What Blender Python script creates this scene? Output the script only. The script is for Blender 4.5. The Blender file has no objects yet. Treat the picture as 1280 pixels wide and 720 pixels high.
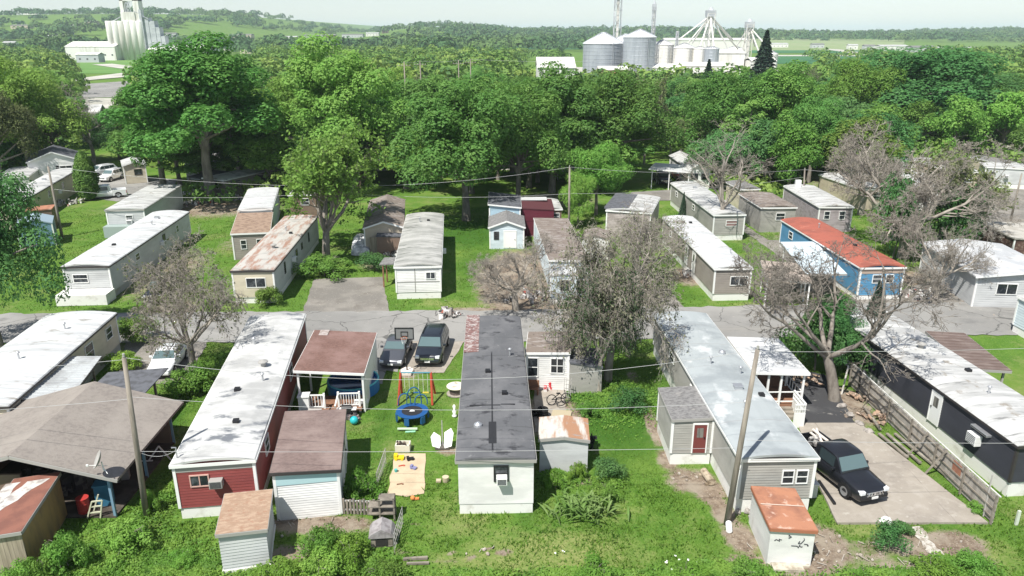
import bpy, math, random
import numpy as np
from mathutils import Vector, Matrix, Euler

# ---------------------------------------------------------------- camera, sky, sun, exposure
sc = bpy.context.scene
C = sc.collection
FPX, CAMH, HOR = 930.0, 22.6, 42.0
PITCH = math.atan((360 - HOR) / FPX)
cam_d = bpy.data.cameras.new('camera')
cam_d.sensor_width = 36.0
cam_d.lens = 36.0 * FPX / 1280
cam_d.clip_start = 0.5
cam_d.clip_end = 20000
cam = bpy.data.objects.new('camera', cam_d)
C.objects.link(cam)
cam.location = (0, 0, CAMH)
cam.rotation_euler = (math.pi / 2 - PITCH, 0, 0)
sc.camera = cam

SUN_DIR = Vector((-0.36, -0.52, 1.0)).normalized()      # towards the sun
SUN_EL = math.asin(SUN_DIR.z)
SUN_AZ = math.atan2(SUN_DIR.x, SUN_DIR.y)               # clockwise from +Y
world = bpy.data.worlds.new("World")
sc.world = world
world.use_nodes = True
wt = world.node_tree
bg = wt.nodes['Background']
sky = wt.nodes.new('ShaderNodeTexSky')
sky.sky_type = 'NISHITA'
sky.sun_disc = False
sky.sun_elevation = SUN_EL
sky.sun_rotation = SUN_AZ
sky.air_density = 1.0
sky.dust_density = 0.25
sky.ozone_density = 3.0
hs_ = wt.nodes.new('ShaderNodeHueSaturation')
hs_.inputs['Saturation'].default_value = 0.62
wt.links.new(sky.outputs[0], hs_.inputs['Color'])
wt.links.new(hs_.outputs[0], bg.inputs[0])
bg.inputs[1].default_value = 0.080
sun_d = bpy.data.lights.new('sun', 'SUN')
sun_d.energy = 4.2
sun_d.angle = math.radians(0.5)
sun_d.color = (1.0, 0.965, 0.90)
sun = bpy.data.objects.new('sun', sun_d)
C.objects.link(sun)
sun.rotation_euler = (-SUN_DIR).to_track_quat('-Z', 'Y').to_euler()
sun.location = (-40, -40, 120)
sc.view_settings.view_transform = 'Standard'
sc.view_settings.look = 'None'
sc.view_settings.gamma = 1
sc.view_settings.use_curve_mapping = False
sc.view_settings.exposure = 0.75
sc.cycles.max_bounces = 9
sc.cycles.diffuse_bounces = 6
sc.cycles.transparent_max_bounces = 8
sc.cycles.volume_bounces = 1
HAZE_DENSITY = 0.00012

# ---------------------------------------------------------------- layout helpers (points in metres, ground at z = 0)
SP, CP = math.sin(PITCH), math.cos(PITCH)
def P(px, py, z=0.0):
    """the point at height z that the photograph shows at (px, py)"""
    v = (py - 360) / FPX
    t = (CAMH - z) / (SP + v * CP)
    return Vector(((px - 640) / FPX * t, (CP - v * SP) * t, z))
def hgt(yd, py):
    """height above ground of what shows at row py at ground distance yd"""
    v = (py - 360) / FPX
    return CAMH - yd * (SP + v * CP) / (CP - v * SP)
def xat(yd, px, z=0.0):
    t = yd * CP + (CAMH - z) * SP
    return (px - 640) / FPX * t
def hill(x, y):
    def S(a):
        a = np.clip(a, 0, 1)
        return a * a * (3 - 2 * a)
    x = np.asarray(x, float); y = np.asarray(y, float)
    z = 21 * S((y - 1300) / 1300)
    z = z + 20 * np.exp(-((x / np.maximum(y, 100.0) + .095) / .075) ** 2) * S((y - 1350) / 700)
    z = z + 52 * S((y - 900) / 1100) * S((-x - 260 - 0.08 * y) / 420)
    z = z + 9 * S((y - 1000) / 500) * np.exp(-((x + 330) / 260) ** 2)
    z = z + 7 * S((y - 1500) / 900) * np.sin(x / 240.0) 
    return z

R = math.radians
rng = random.Random(7)

def tag(o, label=None, cat=None, group=None, kind=None):
    if label: o['label'] = label
    if cat: o['category'] = cat
    if group: o['group'] = group
    if kind: o['kind'] = kind
    return o
def empty(name, loc, rz=0.0, label=None, cat=None, group=None):
    o = bpy.data.objects.new(name, None)
    C.objects.link(o)
    o.empty_display_size = 0.3
    o.location = loc
    o.rotation_euler = (0, 0, rz)
    return tag(o, label, cat, group)
def copy_tree(o, parent=None):
    c = o.copy()
    C.objects.link(c)
    c.parent = parent
    for ch in list(o.children):
        copy_tree(ch, c)
    return c

class MB:
    """collects primitives, then links them as one mesh object"""
    def __init__(s):
        s.v = []; s.f = []
    def add(s, vs, fs):
        b = len(s.v)
        s.v += [tuple(p) for p in vs]
        s.f += [tuple(b + i for i in f) for f in fs]
        return s
    def box(s, x0, x1, y0, y1, z0, z1, rz=0.0, piv=None):
        vs = [(x0, y0, z0), (x1, y0, z0), (x1, y1, z0), (x0, y1, z0), (x0, y0, z1), (x1, y0, z1), (x1, y1, z1), (x0, y1, z1)]
        if rz:
            cx, cy = piv or ((x0 + x1) / 2, (y0 + y1) / 2)
            c, n = math.cos(rz), math.sin(rz)
            vs = [(cx + (x - cx) * c - (y - cy) * n, cy + (x - cx) * n + (y - cy) * c, z) for x, y, z in vs]
        return s.add(vs, [(3, 2, 1, 0), (4, 5, 6, 7), (0, 1, 5, 4), (1, 2, 6, 5), (2, 3, 7, 6), (3, 0, 4, 7)])
    def bar(s, a, b, w, h=None):
        """square bar from a to b"""
        a = Vector(a); b = Vector(b); h = h or w
        d = (b - a).normalized()
        u = d.cross(Vector((0, 0, 1)))
        u = Vector((1, 0, 0)) if u.length < 1e-4 else u.normalized()
        n = u.cross(d).normalized()
        q = [(-1, -1), (1, -1), (1, 1), (-1, 1)]
        vs = [a + u * i * w / 2 + n * j * h / 2 for i, j in q] + [b + u * i * w / 2 + n * j * h / 2 for i, j in q]
        return s.add(vs, [(3, 2, 1, 0), (4, 5, 6, 7), (0, 1, 5, 4), (1, 2, 6, 5), (2, 3, 7, 6), (3, 0, 4, 7)])
    def tube(s, pts, r, n=8, cap=True):
        pts = [Vector(p) for p in pts]
        rs = r if isinstance(r, (list, tuple)) else [r] * len(pts)
        b = len(s.v)
        ref = Vector((0, 0, 1))
        for i, p in enumerate(pts):
            d = (pts[min(i + 1, len(pts) - 1)] - pts[max(i - 1, 0)]).normalized()
            u = d.cross(ref)
            if u.length < 0.05: u = d.cross(Vector((1, 0, 0)))
            u.normalize(); w = u.cross(d)
            for k in range(n):
                a = 2 * math.pi * k / n
                s.v.append(tuple(p + (u * math.cos(a) + w * math.sin(a)) * rs[i]))
        for i in range(len(pts) - 1):
            for k in range(n):
                k2 = (k + 1) % n
                s.f.append((b + i * n + k, b + (i + 1) * n + k, b + (i + 1) * n + k2, b + i * n + k2))
        if cap:
            s.f.append(tuple(b + k for k in range(n)))
            s.f.append(tuple(b + (len(pts) - 1) * n + k for k in reversed(range(n))))
        return s
    def lathe(s, prof, c=(0, 0, 0), n=24, cap=True):
        """prof: list of (r, z)"""
        b = len(s.v)
        for r, z in prof:
            for k in range(n):
                a = 2 * math.pi * k / n
                s.v.append((c[0] + r * math.cos(a), c[1] + r * math.sin(a), c[2] + z))
        for i in range(len(prof) - 1):
            for k in range(n):
                k2 = (k + 1) % n
                s.f.append((b + i * n + k, b + i * n + k2, b + (i + 1) * n + k2, b + (i + 1) * n + k))
        if cap:
            s.f.append(tuple(b + k for k in reversed(range(n))))
            s.f.append(tuple(b + (len(prof) - 1) * n + k for k in range(n)))
        return s
    def prism(s, poly, z0, z1):
        n = len(poly)
        vs = [(x, y, z0) for x, y in poly] + [(x, y, z1) for x, y in poly]
        fs = [tuple(reversed(range(n))), tuple(range(n, 2 * n))] + [(i, (i + 1) % n, n + (i + 1) % n, n + i) for i in range(n)]
        return s.add(vs, fs)
    def ball(s, c, rx, ry=None, rz=None, n=10, m=7, jit=0.0, rnd=None):
        ry = ry or rx; rz = rz or rx
        b = len(s.v); rnd = rnd or rng
        for i in range(1, m):
            th = math.pi * i / m
            for k in range(n):
                a = 2 * math.pi * k / n
                q = 1 + jit * (rnd.random() - .5)
                s.v.append((c[0] + rx * q * math.sin(th) * math.cos(a), c[1] + ry * q * math.sin(th) * math.sin(a), c[2] + rz * q * math.cos(th)))
        s.v.append((c[0], c[1], c[2] + rz)); s.v.append((c[0], c[1], c[2] - rz))
        T, B = b + (m - 1) * n, b + (m - 1) * n + 1
        for i in range(m - 2):
            for k in range(n):
                k2 = (k + 1) % n
                s.f.append((b + i * n + k, b + (i + 1) * n + k, b + (i + 1) * n + k2, b + i * n + k2))
        for k in range(n):
            k2 = (k + 1) % n
            s.f.append((T, b + k, b + k2)); s.f.append((B, b + (m - 2) * n + k2, b + (m - 2) * n + k))
        return s
    def build(s, name, mat, parent=None, smooth=False, bevel=0.0):
        me = bpy.data.meshes.new(name)
        me.from_pydata(s.v, [], s.f)
        me.materials.append(mat)
        if smooth: me.shade_smooth()
        o = bpy.data.objects.new(name, me)
        C.objects.link(o)
        o.parent = parent
        if bevel:
            m = o.modifiers.new('bevel', 'BEVEL'); m.width = bevel; m.segments = 2; m.limit_method = 'ANGLE'
        return o

def np_mesh(name, V, F, mat, parent=None, smooth=False, link=True):
    """V: n x 3, F: m x k array"""
    V = np.asarray(V, np.float32); F = np.asarray(F, np.int32)
    me = bpy.data.meshes.new(name)
    k = F.shape[1]
    me.vertices.add(len(V)); me.vertices.foreach_set('co', V.ravel())
    me.loops.add(F.size); me.loops.foreach_set('vertex_index', F.ravel())
    me.polygons.add(len(F))
    me.polygons.foreach_set('loop_start', np.arange(0, F.size, k, dtype=np.int32))
    me.polygons.foreach_set('loop_total', np.full(len(F), k, np.int32))
    if smooth: me.polygons.foreach_set('use_smooth', np.ones(len(F), bool))
    me.materials.append(mat)
    me.update(calc_edges=True)
    if not link: return me
    o = bpy.data.objects.new(name, me)
    C.objects.link(o); o.parent = parent
    return o

# ---------------------------------------------------------------- materials
_m = {}
def mat(name, col, layers=(), rough=0.75, metal=0.0, seams=(), bump=0.0, bscale=8.0, objvar=0.0, spec=0.3, detail=5.0, transl=None, cracks=None):
    """layers: (colour, (sx, sy, sz), lo, hi) noise patches over the base; seams: (axis, period, width, colour, strength)"""
    if name in _m: return _m[name]
    m = bpy.data.materials.new(name); m.use_nodes = True
    nt = m.node_tree; N = nt.nodes; Lk = nt.links
    bs = N['Principled BSDF']
    bs.inputs['Roughness'].default_value = rough
    bs.inputs['Metallic'].default_value = metal
    bs.inputs['Specular IOR Level'].default_value = spec
    tc = N.new('ShaderNodeTexCoord'); oi = N.new('ShaderNodeObjectInfo')
    base = N.new('ShaderNodeVectorMath'); base.operation = 'MULTIPLY_ADD'
    Lk.new(oi.outputs['Random'], base.inputs[0]); base.inputs[1].default_value = (37, 53, 11)
    Lk.new(tc.outputs['Object'], base.inputs[2])
    rgb = N.new('ShaderNodeRGB'); rgb.outputs[0].default_value = (*col, 1)
    cur = rgb.outputs[0]
    def mixc(fac, a, bcol, strength=1.0, mode='MIX'):
        mx = N.new('ShaderNodeMix'); mx.data_type = 'RGBA'; mx.blend_type = mode
        if strength != 1.0:
            mu = N.new('ShaderNodeMath'); mu.operation = 'MULTIPLY'; mu.inputs[1].default_value = strength
            Lk.new(fac, mu.inputs[0]); fac = mu.outputs[0]
        Lk.new(fac, mx.inputs[0]); Lk.new(a, mx.inputs[6])
        if isinstance(bcol, tuple): mx.inputs[7].default_value = (*bcol, 1)
        else: Lk.new(bcol, mx.inputs[7])
        return mx.outputs[2]
    for i, (lc, scl, lo, hi) in enumerate(layers):
        vm = N.new('ShaderNodeMapping'); vm.inputs['Scale'].default_value = scl
        vm.inputs['Location'].default_value = (i * 13.7, i * 7.1, i * 3.3)
        Lk.new(base.outputs[0], vm.inputs[0])
        no = N.new('ShaderNodeTexNoise'); no.inputs['Scale'].default_value = 1.0; no.inputs['Detail'].default_value = detail
        no.inputs['Roughness'].default_value = 0.62
        Lk.new(vm.outputs[0], no.inputs['Vector'])
        mr = N.new('ShaderNodeMapRange'); mr.inputs[1].default_value = lo; mr.inputs[2].default_value = hi
        Lk.new(no.outputs['Fac'], mr.inputs[0])
        cur = mixc(mr.outputs[0], cur, lc)
    if cracks:
        vo = N.new('ShaderNodeTexVoronoi'); vo.feature = 'DISTANCE_TO_EDGE'; vo.inputs['Scale'].default_value = cracks[1]
        wn = N.new('ShaderNodeTexNoise'); wn.inputs['Scale'].default_value = 1.2; Lk.new(base.outputs[0], wn.inputs['Vector'])
        va = N.new('ShaderNodeVectorMath'); va.operation = 'MULTIPLY_ADD'; va.inputs[1].default_value = (.9, .9, 0)
        Lk.new(wn.outputs['Color'], va.inputs[0]); Lk.new(base.outputs[0], va.inputs[2]); Lk.new(va.outputs[0], vo.inputs['Vector'])
        cm_ = N.new('ShaderNodeMapRange'); cm_.inputs[1].default_value = cracks[2]; cm_.inputs[2].default_value = cracks[2] * .5
        Lk.new(vo.outputs['Distance'], cm_.inputs[0]); cur = mixc(cm_.outputs[0], cur, cracks[0], .8)
    for ax, per, wd, lc, st in seams:
        sp = N.new('ShaderNodeSeparateXYZ'); Lk.new(tc.outputs['Object'], sp.inputs[0])
        dn = N.new('ShaderNodeTexNoise'); dn.inputs['Scale'].default_value = 0.7; Lk.new(base.outputs[0], dn.inputs['Vector'])
        ad = N.new('ShaderNodeMath'); ad.operation = 'MULTIPLY_ADD'; ad.inputs[1].default_value = 0.12 * min(1, per)
        Lk.new(dn.outputs['Fac'], ad.inputs[0]); Lk.new(sp.outputs['XYZ'.index(ax)], ad.inputs[2])
        pp = N.new('ShaderNodeMath'); pp.operation = 'PINGPONG'; pp.inputs[1].default_value = per / 2
        Lk.new(ad.outputs[0], pp.inputs[0])
        mr = N.new('ShaderNodeMapRange'); mr.inputs[1].default_value = wd; mr.inputs[2].default_value = wd * 0.4
        mr.inputs[3].default_value = 0; mr.inputs[4].default_value = 1
        Lk.new(pp.outputs[0], mr.inputs[0])
        bn = N.new('ShaderNodeTexNoise'); bn.inputs['Scale'].default_value = 1.3; Lk.new(base.outputs[0], bn.inputs['Vector'])
        b2 = N.new('ShaderNodeMapRange'); b2.inputs[1].default_value = 0.35; b2.inputs[2].default_value = 0.6
        Lk.new(bn.outputs['Fac'], b2.inputs[0])
        mu = N.new('ShaderNodeMath'); mu.operation = 'MULTIPLY'; Lk.new(mr.outputs[0], mu.inputs[0]); Lk.new(b2.outputs[0], mu.inputs[1])
        cur = mixc(mu.outputs[0], cur, lc, st)
    if objvar:
        hs = N.new('ShaderNodeHueSaturation'); Lk.new(cur, hs.inputs['Color'])
        a = N.new('ShaderNodeMapRange'); a.inputs[3].default_value = 1 - objvar; a.inputs[4].default_value = 1 + objvar
        Lk.new(oi.outputs['Random'], a.inputs[0]); Lk.new(a.outputs[0], hs.inputs['Value'])
        h = N.new('ShaderNodeMath'); h.operation = 'MULTIPLY'; h.inputs[1].default_value = 7.31
        fr = N.new('ShaderNodeMath'); fr.operation = 'FRACT'
        Lk.new(oi.outputs['Random'], h.inputs[0]); Lk.new(h.outputs[0], fr.inputs[0])
        b_ = N.new('ShaderNodeMapRange'); b_.inputs[3].default_value = 0.5 - objvar * .07; b_.inputs[4].default_value = 0.5 + objvar * .07
        Lk.new(fr.outputs[0], b_.inputs[0]); Lk.new(b_.outputs[0], hs.inputs['Hue'])
        cur = hs.outputs[0]
    Lk.new(cur, bs.inputs['Base Color'])
    if bump:
        no = N.new('ShaderNodeTexNoise'); no.inputs['Scale'].default_value = bscale; no.inputs['Detail'].default_value = 4
        Lk.new(tc.outputs['Object'], no.inputs['Vector'])
        bp = N.new('ShaderNodeBump'); bp.inputs['Strength'].default_value = bump; bp.inputs['Distance'].default_value = 0.05
        Lk.new(no.outputs['Fac'], bp.inputs['Height']); Lk.new(bp.outputs[0], bs.inputs['Normal'])
    if transl:
        tr = N.new('ShaderNodeBsdfTranslucent'); Lk.new(cur, tr.inputs[0])
        mx = N.new('ShaderNodeMixShader'); mx.inputs[0].default_value = transl
        Lk.new(bs.outputs[0], mx.inputs[1]); Lk.new(tr.outputs[0], mx.inputs[2])
        Lk.new(mx.outputs[0], N['Material Output'].inputs[0])
    _m[name] = m
    return m

GR = (.30, .30, .29)
def wall_mat(name, col, dirt=(.28, .25, .20), amt=.62):
    return mat(name, col, [(tuple(c * .82 for c in col), (.5, .5, 1.5), .4, .65), (dirt, (.9, .9, .35), amt, amt + .22)], rough=.6, bump=.15, bscale=3)
W_white = wall_mat('white_siding', (.72, .715, .69), (.45, .43, .38))
W_bright = wall_mat('clean_white_siding', (.80, .79, .77), (.62, .6, .56), .72)
W_red = wall_mat('red_siding', (.255, .062, .058), (.17, .05, .045), .55)
W_grey = wall_mat('grey_siding', (.36, .35, .32), (.26, .25, .23))
W_lgrey = wall_mat('pale_grey_siding', (.52, .53, .53), (.35, .34, .31))
W_taupe = wall_mat('taupe_siding', (.30, .27, .24), (.2, .18, .15))
W_cream = wall_mat('cream_siding', (.60, .54, .42), (.38, .32, .25))
W_tan = wall_mat('tan_siding', (.50, .43, .33), (.3, .25, .2))
W_blue = wall_mat('bright_blue_siding', (.10, .27, .44), (.07, .2, .35))
W_steel = wall_mat('slate_blue_siding', (.16, .27, .36), (.12, .18, .24))
W_lblue = wall_mat('light_blue_siding', (.36, .50, .58), (.3, .36, .4))
W_pblue = wall_mat('pale_blue_siding', (.58, .66, .70), (.4, .42, .42))
W_black = wall_mat('black_siding', (.050, .052, .064), (.05, .05, .055))
W_maroon = wall_mat('maroon_siding', (.13, .025, .04), (.08, .03, .03))
W_ochre = mat('weathered_plywood', (.36, .24, .10), [((.22, .16, .09), (1.5, 1.5, .5), .4, .65)], rough=.85)
W_board = mat('weathered_boards', (.42, .36, .27), [((.27, .23, .17), (5, 5, .4), .4, .62)], rough=.9, seams=[('X', .18, .012, (.12, .1, .08), .9)])
W_dark = mat('painted_shade_dark', (.03, .028, .026), rough=.9)  # near-black colour stands in for shade in openings and under trees
W_brown = wall_mat('brown_siding', (.20, .14, .11), (.12, .09, .07))
SK_white = mat('white_skirting', (.76, .75, .72), [((.45, .42, .36), (1, 1, 1.2), .55, .8)], rough=.6)
SK_grey = mat('grey_skirting', (.42, .42, .40), [((.3, .28, .24), (1, 1, 1.2), .5, .75)], rough=.7)
TRIM = mat('white_trim', (.78, .78, .76), rough=.5)
DTRIM = mat('dark_trim', (.05, .045, .045), rough=.5)
GTRIM = mat('grey_trim', (.34, .33, .31), rough=.5)
GLASS = mat('window_glass', (.02, .025, .03), [((.09, .10, .11), (1.5, 1.5, 1.2), .5, .62)], rough=.12, spec=.6)
CURT = mat('curtained_glass', (.20, .19, .17), [((.06, .06, .06), (4, 4, .6), .45, .6)], rough=.2, spec=.5)
R_white = mat('white_coated_roof', (.53, .53, .515), [((.37, .37, .36), (.16, 1.5, 1), .44, .60), ((.17, .17, .165), (.4, 2.6, 1), .56, .67), ((.27, .245, .21), (1.3, 1.0, 1), .60, .70)], rough=.55, seams=[('Y', 2.4, .05, (.35, .35, .34), .5)], bump=.2, bscale=2)
R_whiteb = mat('white_roof_with_grey_patches', (.53, .53, .515), [((.37, .37, .36), (.3, .6, 1), .45, .6), ((.16, .17, .185), (.55, .9, 1), .57, .66)], rough=.55, seams=[('Y', 1.2, .04, (.4, .4, .4), .35)], bump=.2, bscale=2)
R_clean = mat('clean_white_metal_roof', (.60, .605, .60), [((.44, .45, .455), (.15, 2.2, 1), .45, .62), ((.29, .275, .25), (.8, 2.0, 1), .58, .70)], rough=.45, seams=[('Y', 3.0, .03, (.5, .5, .5), .5)])
R_pale = mat('pale_grey_coated_roof', (.36, .39, .395), [((.27, .295, .305), (.4, .5, 1), .45, .62), ((.52, .54, .54), (.6, .4, 1), .55, .66), ((.3, .33, .34), (1.2, 1.6, 1), .65, .75)], rough=.5, seams=[('Y', 3.4, .05, (.28, .28, .28), .7)], bump=.25, bscale=2)
R_black = mat('black_tar_roof', (.11, .112, .118), [((.155, .155, .16), (.5, .5, 1), .45, .65), ((.045, .045, .05), (.9, 1.3, 1), .56, .66), ((.2, .2, .2), (3, 3, 1), .64, .72)], seams=[('Y', 3.0, .03, (.035, .035, .035), .8)], rough=.8, bump=.5, bscale=3)
R_rustw = mat('white_roof_streaked_with_rust', (.46, .44, .405), [((.33, .20, .15), (1.8, .35, 1), .47, .60), ((.32, .17, .12), (2.6, .5, 1), .62, .74), ((.28, .27, .25), (.4, 1.3, 1), .54, .70)], rough=.6, seams=[('Y', 1.5, .04, (.4, .3, .26), .6)])
R_rust = mat('rusted_sheet_roof', (.40, .15, .08), [((.26, .09, .055), (1.2, .8, 1), .45, .62), ((.58, .33, .22), (2.2, 1.2, 1), .6, .72)], rough=.8, seams=[('X', 1.3, .025, (.62, .5, .42), .8)], bump=.3, bscale=6)
R_rusto = mat('orange_rusted_sheet_roof', (.40, .185, .11), [((.26, .12, .08), (.8, .9, 1), .45, .65), ((.62, .45, .36), (1.6, 1.6, 1), .60, .72)], rough=.8, bump=.3, bscale=6)
R_rusthalf = mat('half_rusted_white_roof', (.52, .50, .46), [((.36, .20, .12), (1.3, .22, 1), .46, .56), ((.30, .26, .24), (1.2, 2.2, 1), .57, .68)], rough=.7, bump=.3, bscale=6)
R_brown = mat('brown_shingle_roof', (.20, .115, .095), [((.145, .085, .07), (6, 9, 6), .42, .6), ((.29, .19, .15), (9, 5, 7), .62, .74), ((.24, .15, .13), (.5, .5, 1), .45, .62)], rough=.9, seams=[('Y', .28, .02, (.09, .055, .05), .35)], bump=.4, bscale=14)
R_brown2 = mat('dull_brown_shingle_roof', (.205, .15, .135), [((.165, .12, .108), (5, 8, 6), .42, .6), ((.25, .19, .17), (.7, .7, 1), .45, .62)], rough=.9, seams=[('Y', .3, .02, (.10, .075, .07), .4)], bump=.3, bscale=14)
R_tan = mat('tan_shingle_roof', (.33, .225, .155), [((.41, .295, .21), (3, 6, 4), .45, .58), ((.31, .17, .11), (3, 6, 4), .55, .68)], rough=.9, seams=[('Y', .26, .02, (.25, .14, .1), .5)], bump=.3, bscale=14)
R_taupe = mat('taupe_shingle_roof', (.26, .232, .205), [((.215, .19, .17), (5, 5, 5), .45, .6), ((.29, .26, .23), (.5, .5, 1), .45, .65)], rough=.9, bump=.25, bscale=14)
R_grey = mat('grey_shingle_roof', (.22, .215, .21), [((.14, .137, .135), (4, 6, 4), .45, .6), ((.33, .31, .29), (2, 4, 3), .6, .72)], rough=.9, bump=.4, bscale=12)
R_dgrey = mat('dark_grey_roof', (.12, .125, .14), [((.08, .082, .09), (2, 2, 2), .45, .6)], rough=.85)
R_oldbrown = mat('weathered_brown_roof', (.20, .165, .14), [((.30, .27, .25), (1.2, 2.5, 1), .48, .62), ((.12, .09, .08), (1.8, 2.5, 1), .55, .68)], rough=.9, bump=.3, bscale=8)
R_red = mat('red_coated_roof', (.36, .11, .075), [((.27, .09, .065), (.6, .8, 1), .45, .6), ((.5, .22, .16), (1, 2, 1), .6, .74)], rough=.6)
R_lblue = mat('pale_blue_metal_roof', (.55, .63, .67), [((.42, .5, .54), (.4, 1.2, 1), .45, .65)], rough=.5, seams=[('Y', 2.2, .03, (.3, .35, .38), .6)])
R_corr = mat('weathered_corrugated_roof', (.58, .60, .60), [((.42, .43, .43), (.8, .8, 1), .42, .62), ((.33, .29, .27), (2, 1, 1), .6, .72)], rough=.5, metal=.3)
R_strip = mat('patchy_red_white_shingles', (.20, .11, .10), [((.42, .38, .36), (3.5, 6.5, 1), .50, .58), ((.10, .07, .07), (4, 5, 1), .54, .64)], rough=.9)
ALU = mat('bare_metal', (.55, .56, .58), rough=.4, metal=.7)
WHITE = mat('white_paint', (.80, .80, .79), [((.6, .59, .56), (2, 2, 2), .55, .8)], rough=.45)
PLAST = mat('white_plastic', (.78, .78, .76), rough=.4)
BLACK = mat('black_plastic', (.02, .02, .022), rough=.45)
CONC = mat('concrete', (.33, .295, .25), [((.27, .24, .205), (.5, .5, 1), .42, .62), ((.38, .345, .30), (1.5, 1.5, 1), .5, .7), ((.20, .185, .16), (.25, .9, 1), .60, .78), ((.13, .12, .11), (.7, .7, 1), .64, .72), ((.42, .39, .34), (1.8, 1.8, 1), .62, .72)], rough=.85, bump=.15, bscale=5, seams=[('X', 3.1, .02, (.15, .13, .11), .8)])
ASPH = mat('old_asphalt', (.225, .22, .208), [((.285, .278, .262), (.12, .12, 1), .42, .6), ((.16, .157, .15), (.35, .5, 1), .55, .7), ((.33, .31, .28), (2.5, 2.5, 1), .62, .75), ((.26, .25, .23), (.05, .6, 1), .55, .7), ((.085, .083, .08), (.5, .7, 1), .66, .72)], rough=.9, bump=.2, bscale=12, cracks=((.08, .08, .075), .22, .010))
ASPHD = mat('dark_asphalt', (.05, .05, .053), [((.10, .10, .10), (.5, .5, 1), .5, .7), ((.26, .25, .23), (.9, 1.6, 1), .64, .72)], rough=.9, bump=.2, bscale=12)
GRAV = mat('gravel', (.18, .168, .15), [((.25, .232, .205), (.4, .4, 1), .42, .6), ((.17, .155, .135), (.8, .8, 1), .52, .7), ((.38, .35, .31), (7, 7, 1), .6, .7)], rough=.95, bump=.6, bscale=14)
SANDM = mat('sand', (.52, .42, .29), [((.44, .35, .24), (1, 1, 1), .45, .65)], rough=.95, bump=.3, bscale=10)
WOOD = mat('weathered_wood', (.26, .23, .19), [((.17, .15, .125), (2, 2, 2), .42, .6), ((.36, .33, .28), (1, 1, 5), .55, .7)], rough=.9)
WOODB = mat('brown_wood', (.25, .13, .08), [((.15, .08, .05), (2, 2, 2), .45, .6)], rough=.85)
POLEM = mat('weathered_pole_wood', (.29, .255, .215), [((.19, .165, .14), (6, 6, .6), .42, .6)], rough=.9)
BARK = mat('grey_bark', (.24, .215, .185), [((.15, .13, .11), (4, 4, 1), .42, .6)], rough=.95, bump=.5, bscale=8)
BARKP = mat('pale_dead_bark', (.36, .325, .28), [((.22, .195, .165), (2, 2, 1), .42, .6)], rough=.95)
BARKD = mat('dark_bark', (.10, .08, .065), [((.06, .05, .04), (3, 3, 1), .42, .6)], rough=.95)
# ---------------------------------------------------------------- the ground
def smooth_axis(parts):
    out = []
    for a, b, n in parts:
        out += list(np.linspace(a, b, n, endpoint=False))
    return np.array(out + [parts[-1][1]])
gx = smooth_axis([(-9000, -1200, 14), (-1200, -300, 45), (-300, -52, 40), (-52, 52, 300), (52, 300, 40), (300, 1200, 45), (1200, 9000, 14)])
gy = smooth_axis([(-60, 18, 12), (18, 72, 180), (72, 130, 70), (130, 600, 60), (600, 3200, 110), (3200, 14000, 20)])
GX, GY = np.meshgrid(gx, gy)
def vnoise(x, y, s, seed):
    """smooth value noise"""
    r = np.random.RandomState(seed); g = r.rand(256, 256)
    u = x / s; v = y / s
    i = np.floor(u).astype(int); j = np.floor(v).astype(int)
    fu = u - i; fv = v - j
    fu = fu * fu * (3 - 2 * fu); fv = fv * fv * (3 - 2 * fv)
    a = g[j % 256, i % 256]; b = g[j % 256, (i + 1) % 256]; c = g[(j + 1) % 256, i % 256]; d = g[(j + 1) % 256, (i + 1) % 256]
    return (a * (1 - fu) + b * fu) * (1 - fv) + (c * (1 - fu) + d * fu) * fv
near = np.exp(-((GY - 60) / 400.0) ** 2)
GZ = hill(GX, GY) + (vnoise(GX, GY, 1.3, 1) - 1.0) * 0.035 * (GY < 140) - 0.01
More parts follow.
